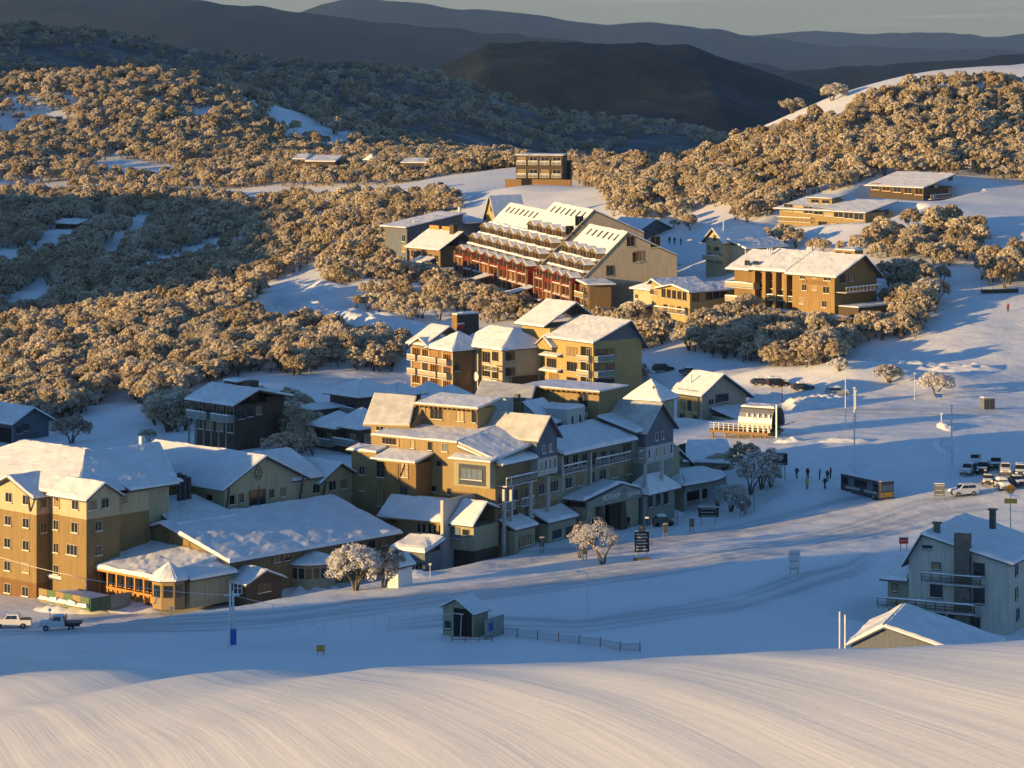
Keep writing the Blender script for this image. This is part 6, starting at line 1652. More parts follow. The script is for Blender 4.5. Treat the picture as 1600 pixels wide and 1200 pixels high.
def shell(prof, w0, w1, m, g=None):
    """side profile (x, z) swept across the width, narrower towards the roof"""
    g = g or G(); zmin = min(z for x, z in prof); zmax = max(z for x, z in prof)
    L_, R_ = [], []
    for x, z in prof:
        w = w0 + (w1 - w0) * max(0, (z - zmin) / (zmax - zmin)) ** 2
        L_.append((x, -w / 2, z)); R_.append((x, w / 2, z))
    n = len(prof)
    vs = L_ + R_; fs = [tuple(range(n)), tuple(range(2 * n - 1, n - 1, -1))] + [((i + 1) % n, i, n + i, n + (i + 1) % n) for i in range(n)]
    g.add(vs, fs, m); return g
def car(px, py, rz, paint, label, kind='suv', snow=0.0, d=None, group=None):
    p = at(px, py, d)
    t = empty({'suv': 'car', 'sedan': 'car', 'ute': 'pickup_truck', 'tray': 'pickup_truck'}[kind], p, math.radians(rz), label, 'pickup' if kind in ('ute', 'tray') else 'car', group)
    if kind == 'suv':
        body = [(-2.2,.35),(2.15,.35),(2.2,.75),(2.05,1.0),(1.0,1.12),(-2.2,1.12)]; cab = [(1.05,1.12),(.35,1.75),(-1.9,1.8),(-2.18,1.12)]; wb = 1.35
    elif kind == 'sedan':
        body = [(-2.2,.32),(2.15,.32),(2.2,.62),(2.0,.85),(.9,.98),(-2.1,.98),(-2.2,.6)]; cab = [(.95,.98),(.2,1.42),(-1.0,1.45),(-1.9,.98)]; wb = 1.35
    elif kind == 'ute':
        body = [(-2.6,.45),(2.45,.45),(2.5,.85),(2.3,1.08),(1.2,1.15),(-2.6,1.1)]; cab = [(1.2,1.15),(.55,1.78),(-.95,1.8),(-1.15,1.12)]; wb = 1.55
    else:
        body = [(-.75,.45),(2.45,.45),(2.5,.85),(2.3,1.08),(1.2,1.15),(-.75,1.15)]; cab = [(1.2,1.15),(.6,1.8),(-.55,1.82),(-.7,1.15)]; wb = 1.55
    shell(body, 1.84, 1.78, paint).build('body', t)
    shell([(x, z - .003 if z < 1.2 and kind != 'sedan' else z) for x, z in cab], 1.72, 1.38, paint).build('cabin', t)
    # glazing a little proud of the cabin
    g = G(); zc0 = cab[0][1]; zt = cab[1][1]
    a, b_ = cab[0], cab[1]
    g.prism([(a[0] + .01 - .12, -.68, a[1] + .1), (b_[0] + .05, -.60, b_[1] - .08), (b_[0] + .05, .60, b_[1] - .08), (a[0] + .01 - .12, .68, a[1] + .1)], (.05, 0, .04), 'glass')
    g.build('windscreen', t)
    g = G(); a, b_ = cab[3], cab[2]
    g.prism([(a[0] + .04, -.66, a[1] + .14), (b_[0] + .02, -.58, b_[1] - .08), (b_[0] + .02, .58, b_[1] - .08), (a[0] + .04, .66, a[1] + .14)], (-.06, 0, .03), 'glass'); g.build('rear_window', t)
    for sgn in (-1, 1):
        g = G(); x0, x1 = cab[0][0] - .35, cab[3][0] + .35; n = 2 if kind != 'tray' else 1
        for k in range(n):
            xa = x0 + (x1 - x0) * k / n - .04; xb = x0 + (x1 - x0) * (k + 1) / n + .04
            g.prism([(xa, sgn * .83, zc0 + .1), (xb, sgn * .83, zc0 + .1), (xb + (.1 if k == n - 1 else 0), sgn * .74, zt - .1), (xa - (.3 if k == 0 else 0), sgn * .74, zt - .1)], (0, sgn * .03, 0), 'glass')
        g.build('side_window', t)
    tm, rm = wheel_mesh()
    for x in (wb, -wb):
        for y in (-.86, .86):
            o = link('wheel', tm, t); o.location = (x, y, .36); link('rim', rm, o)
    for y in (-.62, .62):
        g = G(); g.box(2.19 if kind in ('suv', 'sedan') else 2.47, 2.235 if kind in ('suv', 'sedan') else 2.52, y - .2, y + .2, .62, .82, 'head_lamp'); g.build('headlight', t)
        bx = body[0][0]; g = G(); g.box(bx - .03, bx - .003, y - .12, y + .12, .7, .95, 'tail_red'); g.build('tail_light', t)
    g = G(); fx_ = body[1][0]; g.box(fx_ + .01, fx_ + .08, -.85, .85, .4, .58, 'dark_metal'); g.build('bumper', t)
    if kind == 'tray':
        g = G(); g.box(-2.9, -.85, -.98, .98, .85, 1.0, 'dark_metal'); g.box(-.92, -.84, -.95, .95, 1.0, 1.9, 'dark_metal'); g.box(-2.9, -2.82, -.98, .98, 1.0, 1.25, 'dark_metal'); g.box(-2.6, -.8, -.4, .4, .45, .85, 'dark_metal'); g.build('tray', t)
    if kind == 'ute':
        g = G(); g.box(-2.5, -1.25, -.75, .75, 1.1, 1.18, 'dark_metal'); g.build('tray_cover', t)
    if snow:
        g = G(); g.snow([(cab[2][0] - .1, -.72, zt + .01), (cab[1][0] + .1, -.72, zt + .01), (cab[1][0] + .1, .72, zt + .01), (cab[2][0] - .1, .72, zt + .01)], snow, cell=.5)
        g.snow([(cab[0][0] - .1, -.8, cab[0][1] + .01), (body[2][0] - .1, -.75, body[3][1] - .02), (body[2][0] - .1, .75, body[3][1] - .02), (cab[0][0] - .1, .8, cab[0][1] + .01)], snow * .8, cell=.5); g.build('snow_cover', t)
    return t
car(18, 983, 183, 'car_white', 'white double-cab pickup parked below the hotel, cut by the left edge', 'ute', .08)
car(92, 984, 184, 'car_white', 'white pickup with a dark flat tray behind the double-cab', 'tray', .10)
GC = 'cars in the snowy car park'
car(1513, 742, -112, 'car_silver', 'silver four-wheel drive at the sunny end of the parked row', 'suv', .12, group=GC)
car(1536, 740, -105, 'car_black', 'black four-wheel drive beside the silver one in the parked row', 'suv', .04, group=GC)
car(1544, 756, -100, 'car_dark', 'dark car standing just in front of the black four-wheel drive', 'sedan', .10, group=GC)
car(1571, 742, -98, 'car_silver', 'grey wagon third in the parked row', 'suv', .10, group=GC)
car(1594, 744, -98, 'car_dark', 'dark wagon at the right end of the parked row', 'suv', .12, group=GC)
car(1505, 774, 200, 'car_white', 'white four-wheel drive standing alone in the car park lane', 'suv', .10, group=GC)
car(1566, 766, -80, 'car_silver', 'car buried under thick snow behind the white four-wheel drive', 'sedan', .45, group=GC)
car(1590, 758, -82, 'car_black', 'black car in front of the dark wagon at the edge of the car park', 'sedan', .12, group=GC)
car(1556, 732, -100, 'car_dark', 'dark car behind the grey wagon in the back row', 'suv', .15, group=GC)
car(1524, 728, -104, 'car_white', 'white car half hidden behind the black four-wheel drive', 'suv', .2, group=GC)
GS = 'snow-covered cars beside the upper road'
for px, py, rz, c, l in [(993,577,15,'car_dark','dark snow-covered car furthest along the upper road, beside the yellow apartments'), (1036,582,12,'car_black','second snow-covered car along the upper road'),
                         (1078,587,10,'car_dark','dark car behind the bright roof of the yellow house'), (1190,604,8,'car_dark','snow-covered car at the foot of the sunny mound'),
                         (1216,606,10,'car_black','car with one bright flank at the foot of the sunny mound'), (1254,610,12,'car_dark','low car under snow casting a shadow on the sunny mound'), (1308,619,14,'car_silver','car with a bright snow cap nearest the road bend')]:
    car(px, py, rz, c, l, 'suv' if c != 'car_dark' else 'sedan', .38, group=GS)
GR = 'snow-covered cars below the red hotel'
car(826, 497, 200, 'car_dark', 'rounded car under deep snow below the red facade', 'sedan', .5, group=GR); car(842, 503, 195, 'car_silver', 'second car under deep snow below the red facade', 'suv', .45, group=GR)
car(688, 293, 100, 'car_black', 'tiny dark vehicle on the upper road', 'suv', .05)

# bus seen from behind
p = at(1377, 784)
t = empty('bus', p, math.radians(31), 'dark shuttle bus with pale side and orange-yellow tail on the plaza', 'bus')
BL, BW, BH = 10.5, 2.5, 2.9
g = G(); g.box(0, BW, 0, BL, .45, 1.35, 'car_dark'); g.box(.02, BW - .02, .02, BL - .02, 1.351, BH, 'car_dark'); g.build('body', t)
g = G(); g.box(-.02, BW + .02, -.02, BL + .02, BH, BH + .12, 'car_dark'); o = g.build('roof', t); g = G(); g.snow([(.1, .1, BH + .125), (BW - .1, .1, BH + .125), (BW - .1, BL - .1, BH + .125), (.1, BL - .1, BH + .125)], .1); g.build('roof_snow', o)
for k in range(6):
    g = G(); g.box(-.03, -.003, .6 + k * 1.6, 2.0 + k * 1.6, 1.5, 2.55, 'blue_pane' if k in (1, 4) else 'glass'); g.build('window', t)
g = G(); g.box(.25, BW - .25, -.04, -.003, 1.55, 2.5, 'blue_pane'); g.build('rear_window', t)
g = G(); g.box(.05, BW - .05, -.05, -.003, .6, 1.35, 'sign_orange'); g.build('rear_panel', t)
g = G(); g.box(0, BW, -.12, -.052, .4, .6, 'dark_metal'); g.build('bumper', t)
for x in (.15, BW - .4):
    g = G(); g.box(x, x + .25, -.09, -.054, .85, 1.15, 'tail_red'); g.build('tail_light', t)
g = G(); g.box(-.025, -.003, .3, BL - .3, .46, .75, 'dark_metal'); g.build('side_skirt', t)
for y0_, y1_ in ((1.2, 4.4), (5.6, 9.2)):
    g = G(); g.box(-.02, -.003, y0_, y1_, .95, 1.32, 'car_silver'); g.build('side_panel', t)
tm, rm = wheel_mesh()
for y in (2.0, 7.8):
    for x in (.1, BW - .1):
        o = link('wheel', tm, t); o.location = (x, y, .46); o.scale = (1.3, 1, 1.3); o.rotation_euler = (0, 0, math.pi / 2); link('rim', rm, o)

# people: one skinned figure per pose, jackets and trousers by height
def person_mesh(pose):
    if ('person', pose) in MESH_CACHE: return MESH_CACHE[('person', pose)]
    J = {'pel': (0,0,.95), 'che': (0,.0,1.32), 'nek': (0,0,1.5), 'hed': (0,.03,1.66)}
    if pose == 'stand': legs = [(.11,.02,.5),(.13,0,.06),(.13,.14,.03)], [(-.11,.02,.5),(-.13,0,.06),(-.13,.14,.03)]; arms = [(.24,0,1.15),(.27,.08,.9)], [(-.24,0,1.15),(-.27,.08,.9)]
    elif pose == 'walk': legs = [(.10,.22,.52),(.11,.18,.08),(.11,.32,.04)], [(-.10,-.08,.5),(-.11,-.30,.12),(-.11,-.18,.03)]; arms = [(.24,-.14,1.18),(.25,-.18,.95)], [(-.24,.14,1.18),(-.25,.32,1.02)]
    else: legs = [(.12,.06,.5),(.15,.0,.06),(.15,.14,.03)], [(-.12,.06,.5),(-.15,.0,.06),(-.15,.14,.03)]; arms = [(.42,.02,1.22),(.66,.06,1.16)], [(-.40,.02,1.2),(-.62,.08,1.12)]
    V = [J['pel'], J['che'], J['nek'], J['hed'], (.18,0,1.42), (-.18,0,1.42)]; E = [(0,1),(1,2),(2,3),(1,4),(1,5)]; Rr = [.17,.19,.075,.125,.10,.10]
    def chain(root, pts, rs):
        k = root
        for q_, r_ in zip(pts, rs): V.append(q_); E.append((k, len(V) - 1)); Rr.append(r_); k = len(V) - 1
    V.append((.09,0,.88)); E.append((0, 6)); Rr.append(.13); V.append((-.09,0,.88)); E.append((0, 7)); Rr.append(.13)
    chain(6, legs[0], (.095,.075,.06)); chain(7, legs[1], (.095,.075,.06)); chain(4, arms[0], (.075,.055)); chain(5, arms[1], (.075,.055))
    me = bpy.data.meshes.new('person_frame'); me.from_pydata(V, E, [])
    o = bpy.data.objects.new('tmp', me); COL.objects.link(o)
    m = o.modifiers.new('skin', 'SKIN'); sv = me.skin_vertices[0].data
    for i, r_ in enumerate(Rr): sv[i].radius = (r_, r_)
    sv[0].use_root = True
    o.modifiers.new('sub', 'SUBSURF').levels = 1
    dg = bpy.context.evaluated_depsgraph_get(); dg.update()
    ev = o.evaluated_get(dg); out = bpy.data.meshes.new_from_object(ev)
    bpy.data.objects.remove(o)
    MESH_CACHE[('person', pose)] = out
    return out
def person(px, py, rz, pose, jacket, trousers, label, group=None, d=None, skis=False):
    p = at(px, py, d)
    me = person_mesh(pose).copy(); me.name = 'person'
    me.materials.clear()
    for m in (jacket, trousers, 'skin', 'cloth_black'): me.materials.append(MATS[m])
    for pl in me.polygons:
        c = pl.center
        pl.material_index = 1 if c.z < .92 else (0 if c.z < 1.53 else (3 if c.z > 1.68 or c.y < .0 else 2))
        pl.use_smooth = True
    o = link('person', me); o.location = p; o.rotation_euler = (0, 0, math.radians(rz)); tag(o, label, 'person', group)
    o.scale = (1.08, 1.08, 1.08)
    return o
GP = 'people waiting on the plaza by the bus'
person(1245, 748, 30, 'walk', 'cloth_navy', 'cloth_black', 'person in dark clothes furthest from the bus, walking', GP)
person(1262, 750, -20, 'stand', 'cloth_black', 'cloth_navy', 'person in black standing second from the walker', GP)
person(1261, 766, 10, 'stand', 'cloth_yellow', 'cloth_grey', 'person in a yellow jacket standing in front of the group', GP)
person(1281, 752, 80, 'arms', 'cloth_grey', 'cloth_black', 'person in grey with both arms held out, carrying skis', GP)
person(1289, 766, 40, 'walk', 'cloth_black', 'cloth_black', 'person in black walking closest to the bus', GP)
person(1293, 755, -40, 'stand', 'cloth_navy', 'cloth_grey', 'person in navy standing behind the walker in black', GP)
person(1298, 748, 75, 'arms', 'cloth_red', 'cloth_black', 'person in a dark red jacket with arms spread', GP)
person(1204, 752, 0, 'stand', 'cloth_red', 'cloth_black', 'person in dark red half hidden by the frosted trees'); person(1190, 750, 20, 'stand', 'cloth_black', 'cloth_black', 'person in black beside the frosted trees near the bar')
person(982, 826, 160, 'walk', 'cloth_black', 'cloth_red', 'person in black with dark red trousers walking from the portico'); person(973, 811, 10, 'stand', 'cloth_black', 'cloth_black', 'person in black in the mouth of the portico')
person(1575, 487, 0, 'stand', 'cloth_red', 'cloth_black', 'lone person in red on the piste')
for k, (px, py) in enumerate([(1046,381),(1054,383),(1064,384)]):
    person(px, py, 30 * k, ['walk','stand','walk'][k], 'cloth_black', 'cloth_navy', ['dark figure furthest left of the trio above the red hotel', 'dark figure in the middle of the trio above the red hotel', 'dark figure furthest right of the trio above the red hotel'][k], 'three people on the path above the red hotel')

# signs and boards
def sign_board(px, py, w, h, leg, face, label, lines=4, rz=0, name='sign', cap=False, band=None, line_m='pale_grey', d=None, group=None):
    p = at(px, py, d)
    t = empty(name, p, math.radians(rz), label, 'sign', group)
    g = G(); g.box(-w/2, w/2, -.05, .05, leg, leg + h, face); g.build('board', t)
    for x in (-w * .33, w * .33):
        g = G(); g.box(x - .06, x + .06, .052, .15, -.6, leg + h * .9, 'metal'); g.build('leg', t)
    for k in range(lines):
        g = G(); z = leg + h * (.12 + .74 * k / max(1, lines - 1)) if lines > 1 else leg + h / 2
        g.box(-w * .38, w * (.38 - .12 * (k % 2)), -.075, -.051, z - h * .03, z + h * .03, line_m); g.build('lettering', t)
    if cap:
        g = G(); g.box(-w * .2, w * .2, -.12, .12, leg + h, leg + h + .75, 'stone'); g.build('cap', t)
    g = G(); g.snow([(-w/2, -.07, leg + h + .003), (w/2, -.07, leg + h + .003), (w/2, .07, leg + h + .003), (-w/2, .07, leg + h + .003)], .12, cell=.6); g.build('snow_cap', t)
    return t
t = sign_board(1003, 876, 2.1, 2.9, 1.1, 'sign_dark', 'tall dark information board with pale lines beside the bare frosted tree', 6, 8, 'information_board', True)
g = G(); g.box(-1.2, 1.2, -.5, .4, -.4, .25, 'stone'); g.build('planter', t)
sign_board(1107, 822, 3.1, 1.5, 1.3, 'sign_dark', 'wide dark lift-map board in front of the bar', 3, -5, 'information_board')
t = sign_board(1218, 752, 2.6, 1.9, 2.6, 'sign_dark', 'dark notice board on one leaning leg beside the frosted trees', 2, -12, 'information_board')
GB = 'small upright signs along the plaza'
for px, py, l in [(847,866,'small sign on two legs nearest the hotel annex'), (914,876,'small sign in front of the bare frosted tree'), (1040,842,'small dark sign right of the information board'), (1081,834,'small dark sign left of the lift-map board'), (1121,800,'small sign beside the bar opening'), (1160,810,'small sign right of the bar')]:
    sign_board(px, py, .75, 1.3, .9, 'stone', l, 0, 20, group=GB)
sign_board(1241, 900, 1.6, 2.6, .5, 'sign_white', 'pale weathered board standing alone on the plaza snow', 3, 8, line_m='pale_grey')
sign_board(501, 1024, 1.0, .75, .35, 'sign_orange', 'small orange warning sign on the snow in front of the slope', 2, 6, line_m='sign_dark')
sign_board(1412, 868, 1.3, .85, 1.6, 'sign_red', 'red and white sign left of the pale house', 1, 4, line_m='sign_white')
sign_board(1468, 782, 1.7, 1.9, .6, 'slate_blue', 'iced sign frame at the car park entrance', 3, 0)
sign_board(1467, 626, 1.3, .8, .6, 'sign_blue', 'blue road sign in front of the round sunny bush', 0, 0)
t = empty('warning_post', at(1579, 812, 428), 0, 'orange disc above a pale board beside the pale house roof', 'sign')
p_ = t.location; hz = -790 * 428 / F - p_.z
g = G(); g.tube((0, 0, -.5), (0, 0, hz + 2.0), .09, 'iced_metal', 6); g.build('post', t); g = G(); g.tube((0, -.06, hz + 2.2), (0, .06, hz + 2.2), .62, 'orange', 14); g.build('disc', t); g = G(); g.box(-.85, .85, -.14, -.08, hz + .3, hz + .95, 'sign_orange'); g.build('board', t)

# poles and lamps
def pole(px, py, top_py, r, label, name='light_pole', d=None, m='iced_metal', arm=0.0, group=None, lamp='lamp_glass'):
    p = at(px, py, d); h = (py - top_py) * p.y / F
    t = empty(name, p, 0, label, 'pole' if name != 'street_lamp' else 'lamp', group)
    g = G(); g.tube((0, 0, -.6), (0, 0, h), r, m, 8, r * .7); g.build('mast', t)
    if arm:
        g = G(); pts = [(0, 0, h)] + [(-arm * (1 - math.cos(a)), 0, h + arm * .35 * math.sin(a)) for a in (.5, 1.0, 1.57)]
        for a_, b_ in zip(pts, pts[1:]): g.tube(a_, b_, r * .6, m, 6)
        g.build('arm', t); e = pts[-1]
        g = G(); g.box(e[0] - .45, e[0] + .1, -.14, .14, e[2] - .12, e[2] + .08, lamp); g.build('lamp_head', t)
    else:
        g = G(); g.box(-.18, .18, -.18, .18, h, h + .25, m); g.build('cap', t)
    return t
pole(918, 964, 899, .075, 'street lamp with a curved arm alone on the blue snow', 'street_lamp', arm=.9)
pole(1335, 742, 610, .13, 'tall iced light pole behind the bus'); pole(1321, 672, 590, .10, 'tall iced pole left of the road bend'); pole(1337, 668, 612, .10, 'shorter iced pole beside the tall one at the road bend')
pole(1487, 692, 636, .16, 'thick iced post with a box at the car park edge'); pole(1471, 660, 648, .12, 'short iced post beside the bright snowbank'); pole(1487, 730, 690, .2, 'snow-plastered post at the corner of the car park')
pole(1018, 856, 812, .06, 'dark lamp post right of the portico', 'street_lamp', m='dark_metal', arm=.5); pole(1058, 822, 780, .06, 'thin dark pole left of the bar', m='dark_metal')
pole(1264, 602, 566, .05, 'thin lamp post on the sunny mound', 'street_lamp', arm=.4); pole(1429, 626, 585, .05, 'thin pole on the sunny mound near the round bush')
pole(1222, 640, 610, .10, 'red-banded marker post on the road', 'marker_post', m='post_red'); pole(1178, 800, 730, .05, 'thin pole in front of the bar trees', m='dark_metal')
GK = 'rimed marker stakes in front of the hotel'
for i, (px, py, tp, l) in enumerate([(78,986,956,'rimed stake beside the parked pickups'), (268,990,952,'rimed stake with guy ropes below the terrace'), (335,930,900,'short rimed stake before the porch'), (464,990,964,'thin stake in front of the shaded bay'), (508,988,962,'second thin stake in front of the shaded bay'), (548,988,964,'thin stake below the big frosted tree'), (586,985,962,'stake right of the big frosted tree'), (648,978,955,'stake left of the lift hut'), (672,905,885,'rimed stake beside the kiosk')]):
    pole(px, py, tp, .07 if i < 3 else .045, l, 'marker_stake', group=GK)
# drag-lift tower
p = at(362, 1007); s_ = p.y / F
t = empty('lift_tower', p, 0, 'drag-lift tower with twin posts, square frame and blue padding', 'lift tower')
g = G(); g.tube((-.18, 0, -.5), (-.18, 0, 96 * s_), .13, 'iced_metal', 8); g.build('post', t); g = G(); g.tube((.18, 0, -.5), (.18, 0, 84 * s_), .13, 'iced_metal', 8); g.build('post', t)
g = G(); g.box(-.1, .55, -.35, .35, 0, 24 * s_, 'pad_blue'); g.build('padding', t)
g = G(); g.box(-.62, -.14, -.3, .3, 0, 23 * s_, 'roof_snow'); g.build('snow_plaster', t)
g = G(); g.box(-.9, .9, -.08, .08, 76 * s_, 78.5 * s_, 'iced_metal'); g.build('crossbeam', t)
g = G(); x0, x1, z0, z1 = .25, 1.2, 79 * s_, 97 * s_
for a_, b_ in [((x0,z0),(x1,z0)),((x0,z1),(x1,z1)),((x0,z0),(x0,z1)),((x1,z0),(x1,z1)),(((x0+x1)/2,z0),((x0+x1)/2,z1)),((x0,(z0+z1)/2),(x1,(z0+z1)/2))]: g.tube((a_[0], 0, a_[1]), (b_[0], 0, b_[1]), .06, 'iced_metal', 5)
g.build('ladder_frame', t)
topz = p.z + 77 * s_
# haul rope and hanging bars
pa = W(-40, 858, 410); pb = Vector((p.x, p.y, topz)); pc = W(712, 958, 384)
t = bpy.data.objects.new('haul_rope', None); COL.objects.link(t); t.location = pa; tag(t, 'thin drag-lift rope hung from the tower to the hut', 'rope')
g = G()
for a_, b_ in ((pa, pb), (pb, pc)):
    prev = None
    for k in range(13):
        f = k / 12; q_ = a_.lerp(b_, f) - Vector((0, 0, 1.2 * 4 * f * (1 - f))) - pa
        if prev is not None: g.tube(prev, q_, .035, 'iced_metal', 4)
        prev = q_
g.build('rope', t)
for i, (a_, b_, f) in enumerate([(pa, pb, .45), (pa, pb, .72), (pb, pc, .18), (pb, pc, .36), (pb, pc, .70)]):
    q_ = a_.lerp(b_, f) - Vector((0, 0, 1.2 * 4 * f * (1 - f))) - pa
    g = G(); g.tube(q_, q_ + Vector((.15, 0, -.9)), .04, 'iced_metal', 5); g.tube(q_ + Vector((.15, 0, -.9)), q_ + Vector((-.1, 0, -1.6)), .06, 'iced_metal', 5); g.tube(q_ + Vector((-.35, 0, -1.75)), q_ + Vector((.2, 0, -1.55)), .05, 'iced_metal', 5); g.build('hanging_bar', t)
# net fence running from the hut behind the crest
pts = [at(x, y) for x, y in [(745,994),(777,992),(808,997),(840,1001),(873,1006),(905,1010),(938,1014),(969,1018),(1000,1020)]]
t = bpy.data.objects.new('net_fence', None); COL.objects.link(t); t.location = pts[0]; tag(t, 'low grey net fence on dark red posts beside the lift hut', 'fence')
for i, q_ in enumerate(pts):
    q_ = q_ - pts[0]; g = G(); g.tube(q_ - Vector((0, 0, .5)), q_ + Vector((0, 0, 1.15)), .06, 'post_red', 6); g.build('post', t)
for a_, b_ in zip(pts, pts[1:]):
    a_ = a_ - pts[0]; b_ = b_ - pts[0]; g = G()
    for k in range(7):
        z = .15 + k * .13; g.tube(a_ + Vector((0, 0, z)), b_ + Vector((0, 0, z - .06 * math.sin(k))), .02, 'net_grey', 4)
    for k in range(9):
        f = k / 9; c_ = a_.lerp(b_, f); g.tube(c_ + Vector((0, 0, .12)), c_ + Vector((0, 0, .95)), .018, 'net_grey', 4)
    g.build('net_panel', t)
t = empty('barrier', at(735, 1004), 0, 'low tubular barrier in front of the lift hut', 'barrier')
for z in (.35, .7):
    g = G(); g.tube((-2.2, 0, z), (2.6, 0, z), .04, 'post_red', 5); g.build('rail', t)
for x in (-2.2, -.6, 1.0, 2.6):
    g = G(); g.tube((x, 0, -.3), (x, 0, .75), .045, 'post_red', 5); g.build('post', t)
# racks, bins, barrier on the piste
for px, py, l in [(831,846,'ski rack left of the pair beside the hotel front'), (866,842,'ski rack right of the pair beside the hotel front')]:
    t = empty('ski_rack', at(px, py), math.radians(20), l, 'rack', 'ski racks')
    for x in (-.8, .8):
        for dx in (-.4, .4):
            g = G(); g.tube((x + dx, 0, -.2), (x, 0, 1.5), .05, 'iced_metal', 5); g.build('leg', t)
    g = G(); g.tube((-1, 0, 1.5), (1, 0, 1.5), .05, 'iced_metal', 5); g.build('top_bar', t)
t = empty('bin', at(1543, 640), math.radians(15), 'dark square bin enclosure beside the crossing road', 'bin')
g = G(); g.box(-1.1, 1.1, -.9, .9, -.3, 2.2, 'slate_blue'); g.build('box', t); g = G(); g.snow([(-1.15, -.95, 2.2), (1.15, -.95, 2.2), (1.15, .95, 2.2), (-1.15, .95, 2.2)], .2); g.build('snow_cap', t)
for x in (-.55, .55):
    g = G(); g.box(x - .45, x + .45, -.93, -.903, .1, 1.9, 'dark_metal'); g.build('door', t)
t = empty('windbreak', at(1562, 460), 0, 'long low black windbreak on the piste', 'fence')
g = G(); g.tube((-4.2, 0, .35), (4.2, 0, .55), .42, 'timber_dark', 8); g.build('roll', t)
for x in (-4, -1.4, 1.4, 4):
    g = G(); g.tube((x, .5, -.4), (x, .5, 1.3), .07, 'timber_dark', 5); g.build('stake', t)
# parked umbrellas / tables snowed in by the portico
for px, py, l in [(1036,822,'half-buried cart under snow beside the portico'), (748,852,'snow-covered machine beside the hotel shed')]:
    t = empty('snow_cart', at(px, py), math.radians(10), l, 'cart')
    g = G(); shell([(-1.6,.3),(1.6,.3),(1.7,.7),(.9,1.0),(.4,1.5),(-1.0,1.55),(-1.6,1.0)], 1.5, 1.2, 'stone', g); g.build('body', t)
    g = G(); g.snow([(-1.0, -.6, 1.56), (.4, -.6, 1.51), (.4, .6, 1.51), (-1.0, .6, 1.56)], .4, cell=.5); g.build('snow_cover', t)
    tm, rm = wheel_mesh()
    for x in (-1, 1):
        for y in (-.7, .7): o = link('wheel', tm, t); o.location = (x, y, .34)
# snow piles pushed up by the plough
def snow_pile(px, py, lx, ly, h, label, seed, d=None):
    p = at(px, py, d); n = 22
    vs, fs = [], []
    gu, gw = np.meshgrid(np.linspace(-1, 1, n + 1) * lx + p.x, np.linspace(-1, 1, n + 1) * ly + p.y)
    gzz = ground_z(gu, gw)
    for j in range(n + 1):
        for i in range(n + 1):
            u, w = i / n * 2 - 1, j / n * 2 - 1; r_ = math.sqrt(u * u + w * w)
            x, y = u * lx, w * ly
            z = h * max(0, 1 - r_ ** 2.2) * (.7 + .6 * noise.noise(Vector((x * .8 + seed, y * .8, 0)))) + .45 * h * max(0, 1 - r_ ** 4) * abs(noise.noise(Vector((x * 2.1, y * 2.1 + seed, 3))))
            vs.append((x, y, float(gzz[j, i]) - p.z + z - .06))
    for j in range(n):
        for i in range(n): a_ = j * (n + 1) + i; fs.append((a_, a_ + 1, a_ + n + 2, a_ + n + 1))
    me = bpy.data.meshes.new('snow_bank'); me.from_pydata(vs, [], fs); me.materials.append(MATS['snow']); me.polygons.foreach_set('use_smooth', np.ones(len(fs), dtype=bool))
    o = link('snow_bank', me); o.location = p; o['kind'] = 'structure'; o['label'] = label
for k, a_ in enumerate([(432,495,8,5,2.2), (470,488,6,4,1.6), (545,517,9,5,2.0), (598,530,6,4,1.6), (500,470,7,6,1.4), (1200,628,7,4,1.6), (1250,638,9,5,1.8), (1292,626,6,4,1.3), (1478,700,2.0,9,1.3), (1478,668,1.6,7,.9), (1400,572,10,4,1.8), (1480,580,12,4,1.5), (1345,735,3,3,1.0), (700,868,3,3,.9), (640,900,4,3,.8), (880,820,5,3,1.0), (1020,806,5,4,1.2), (470,925,7,4,1.0), (200,950,8,4,1.2), (130,955,7,3,1.3), (1320,690,5,2.5,.8), (900,836,4,3,.7), (1235,690,3,2,.8)]):
    snow_pile(*a_, 'heap of ploughed snow', k * 5.1)

# ---- trees that stand alone
def lone_gum(px, py, R_, H_, seed, label, ncl=80, nl=46, leaf=.17, frost=.6, low=.16, d=None):
    p = at(px, py, d)
    V, Fc, Mi, TV, TF = gum_data(seed, R_, H_, ncl, nl, leaf, frost, low)
    t = empty('snow_gum', p, 0, label, 'tree')
    link('crown', mesh_of('crown', V, Fc, ['frost_white', 'gum_leaf'], Mi), t); link('trunk', mesh_of('trunk', TV, TF, ['bark']), t)
    return t
MATS['frost_white'] = MATS['frost'].copy(); MATS['frost_white'].name = 'frost_white'
_mx = [n for n in MATS['frost_white'].node_tree.nodes if n.type == 'MIX' and n.blend_type == 'MIX' and not any(l.from_node.type == 'OBJECT_INFO' for l in n.inputs['Factor'].links)][0]
_mx.inputs['A'].default_value = (.60, .61, .63, 1); _mx.inputs['B'].default_value = (.80, .81, .83, 1)
lone_gum(556, 924, 3.6, 6.0, 901, 'large frosted tree with heavy white clumps in front of the hotel bay', 95, 60, .16, .78, .1)
lone_gum(598, 920, 2.4, 5.0, 902, 'smaller frosted tree leaning beside the white hut', 60, 46, .16, .7)
lone_gum(942, 882, 3.9, 5.6, 903, 'bare spreading frosted tree on the plaza beside the information board', 70, 34, .13, .75, .12)
lone_gum(905, 872, 1.8, 4.2, 904, 'thin frosted tree just left of the spreading one', 34, 30, .14, .75)
lone_gum(1142, 800, 2.6, 4.2, 905, 'frosted bush at the corner of the bar roof', 60, 40, .16, .7, .05); lone_gum(1165, 806, 1.6, 2.6, 906, 'low frosted bush right of the bar', 40, 34, .15, .65, .05)
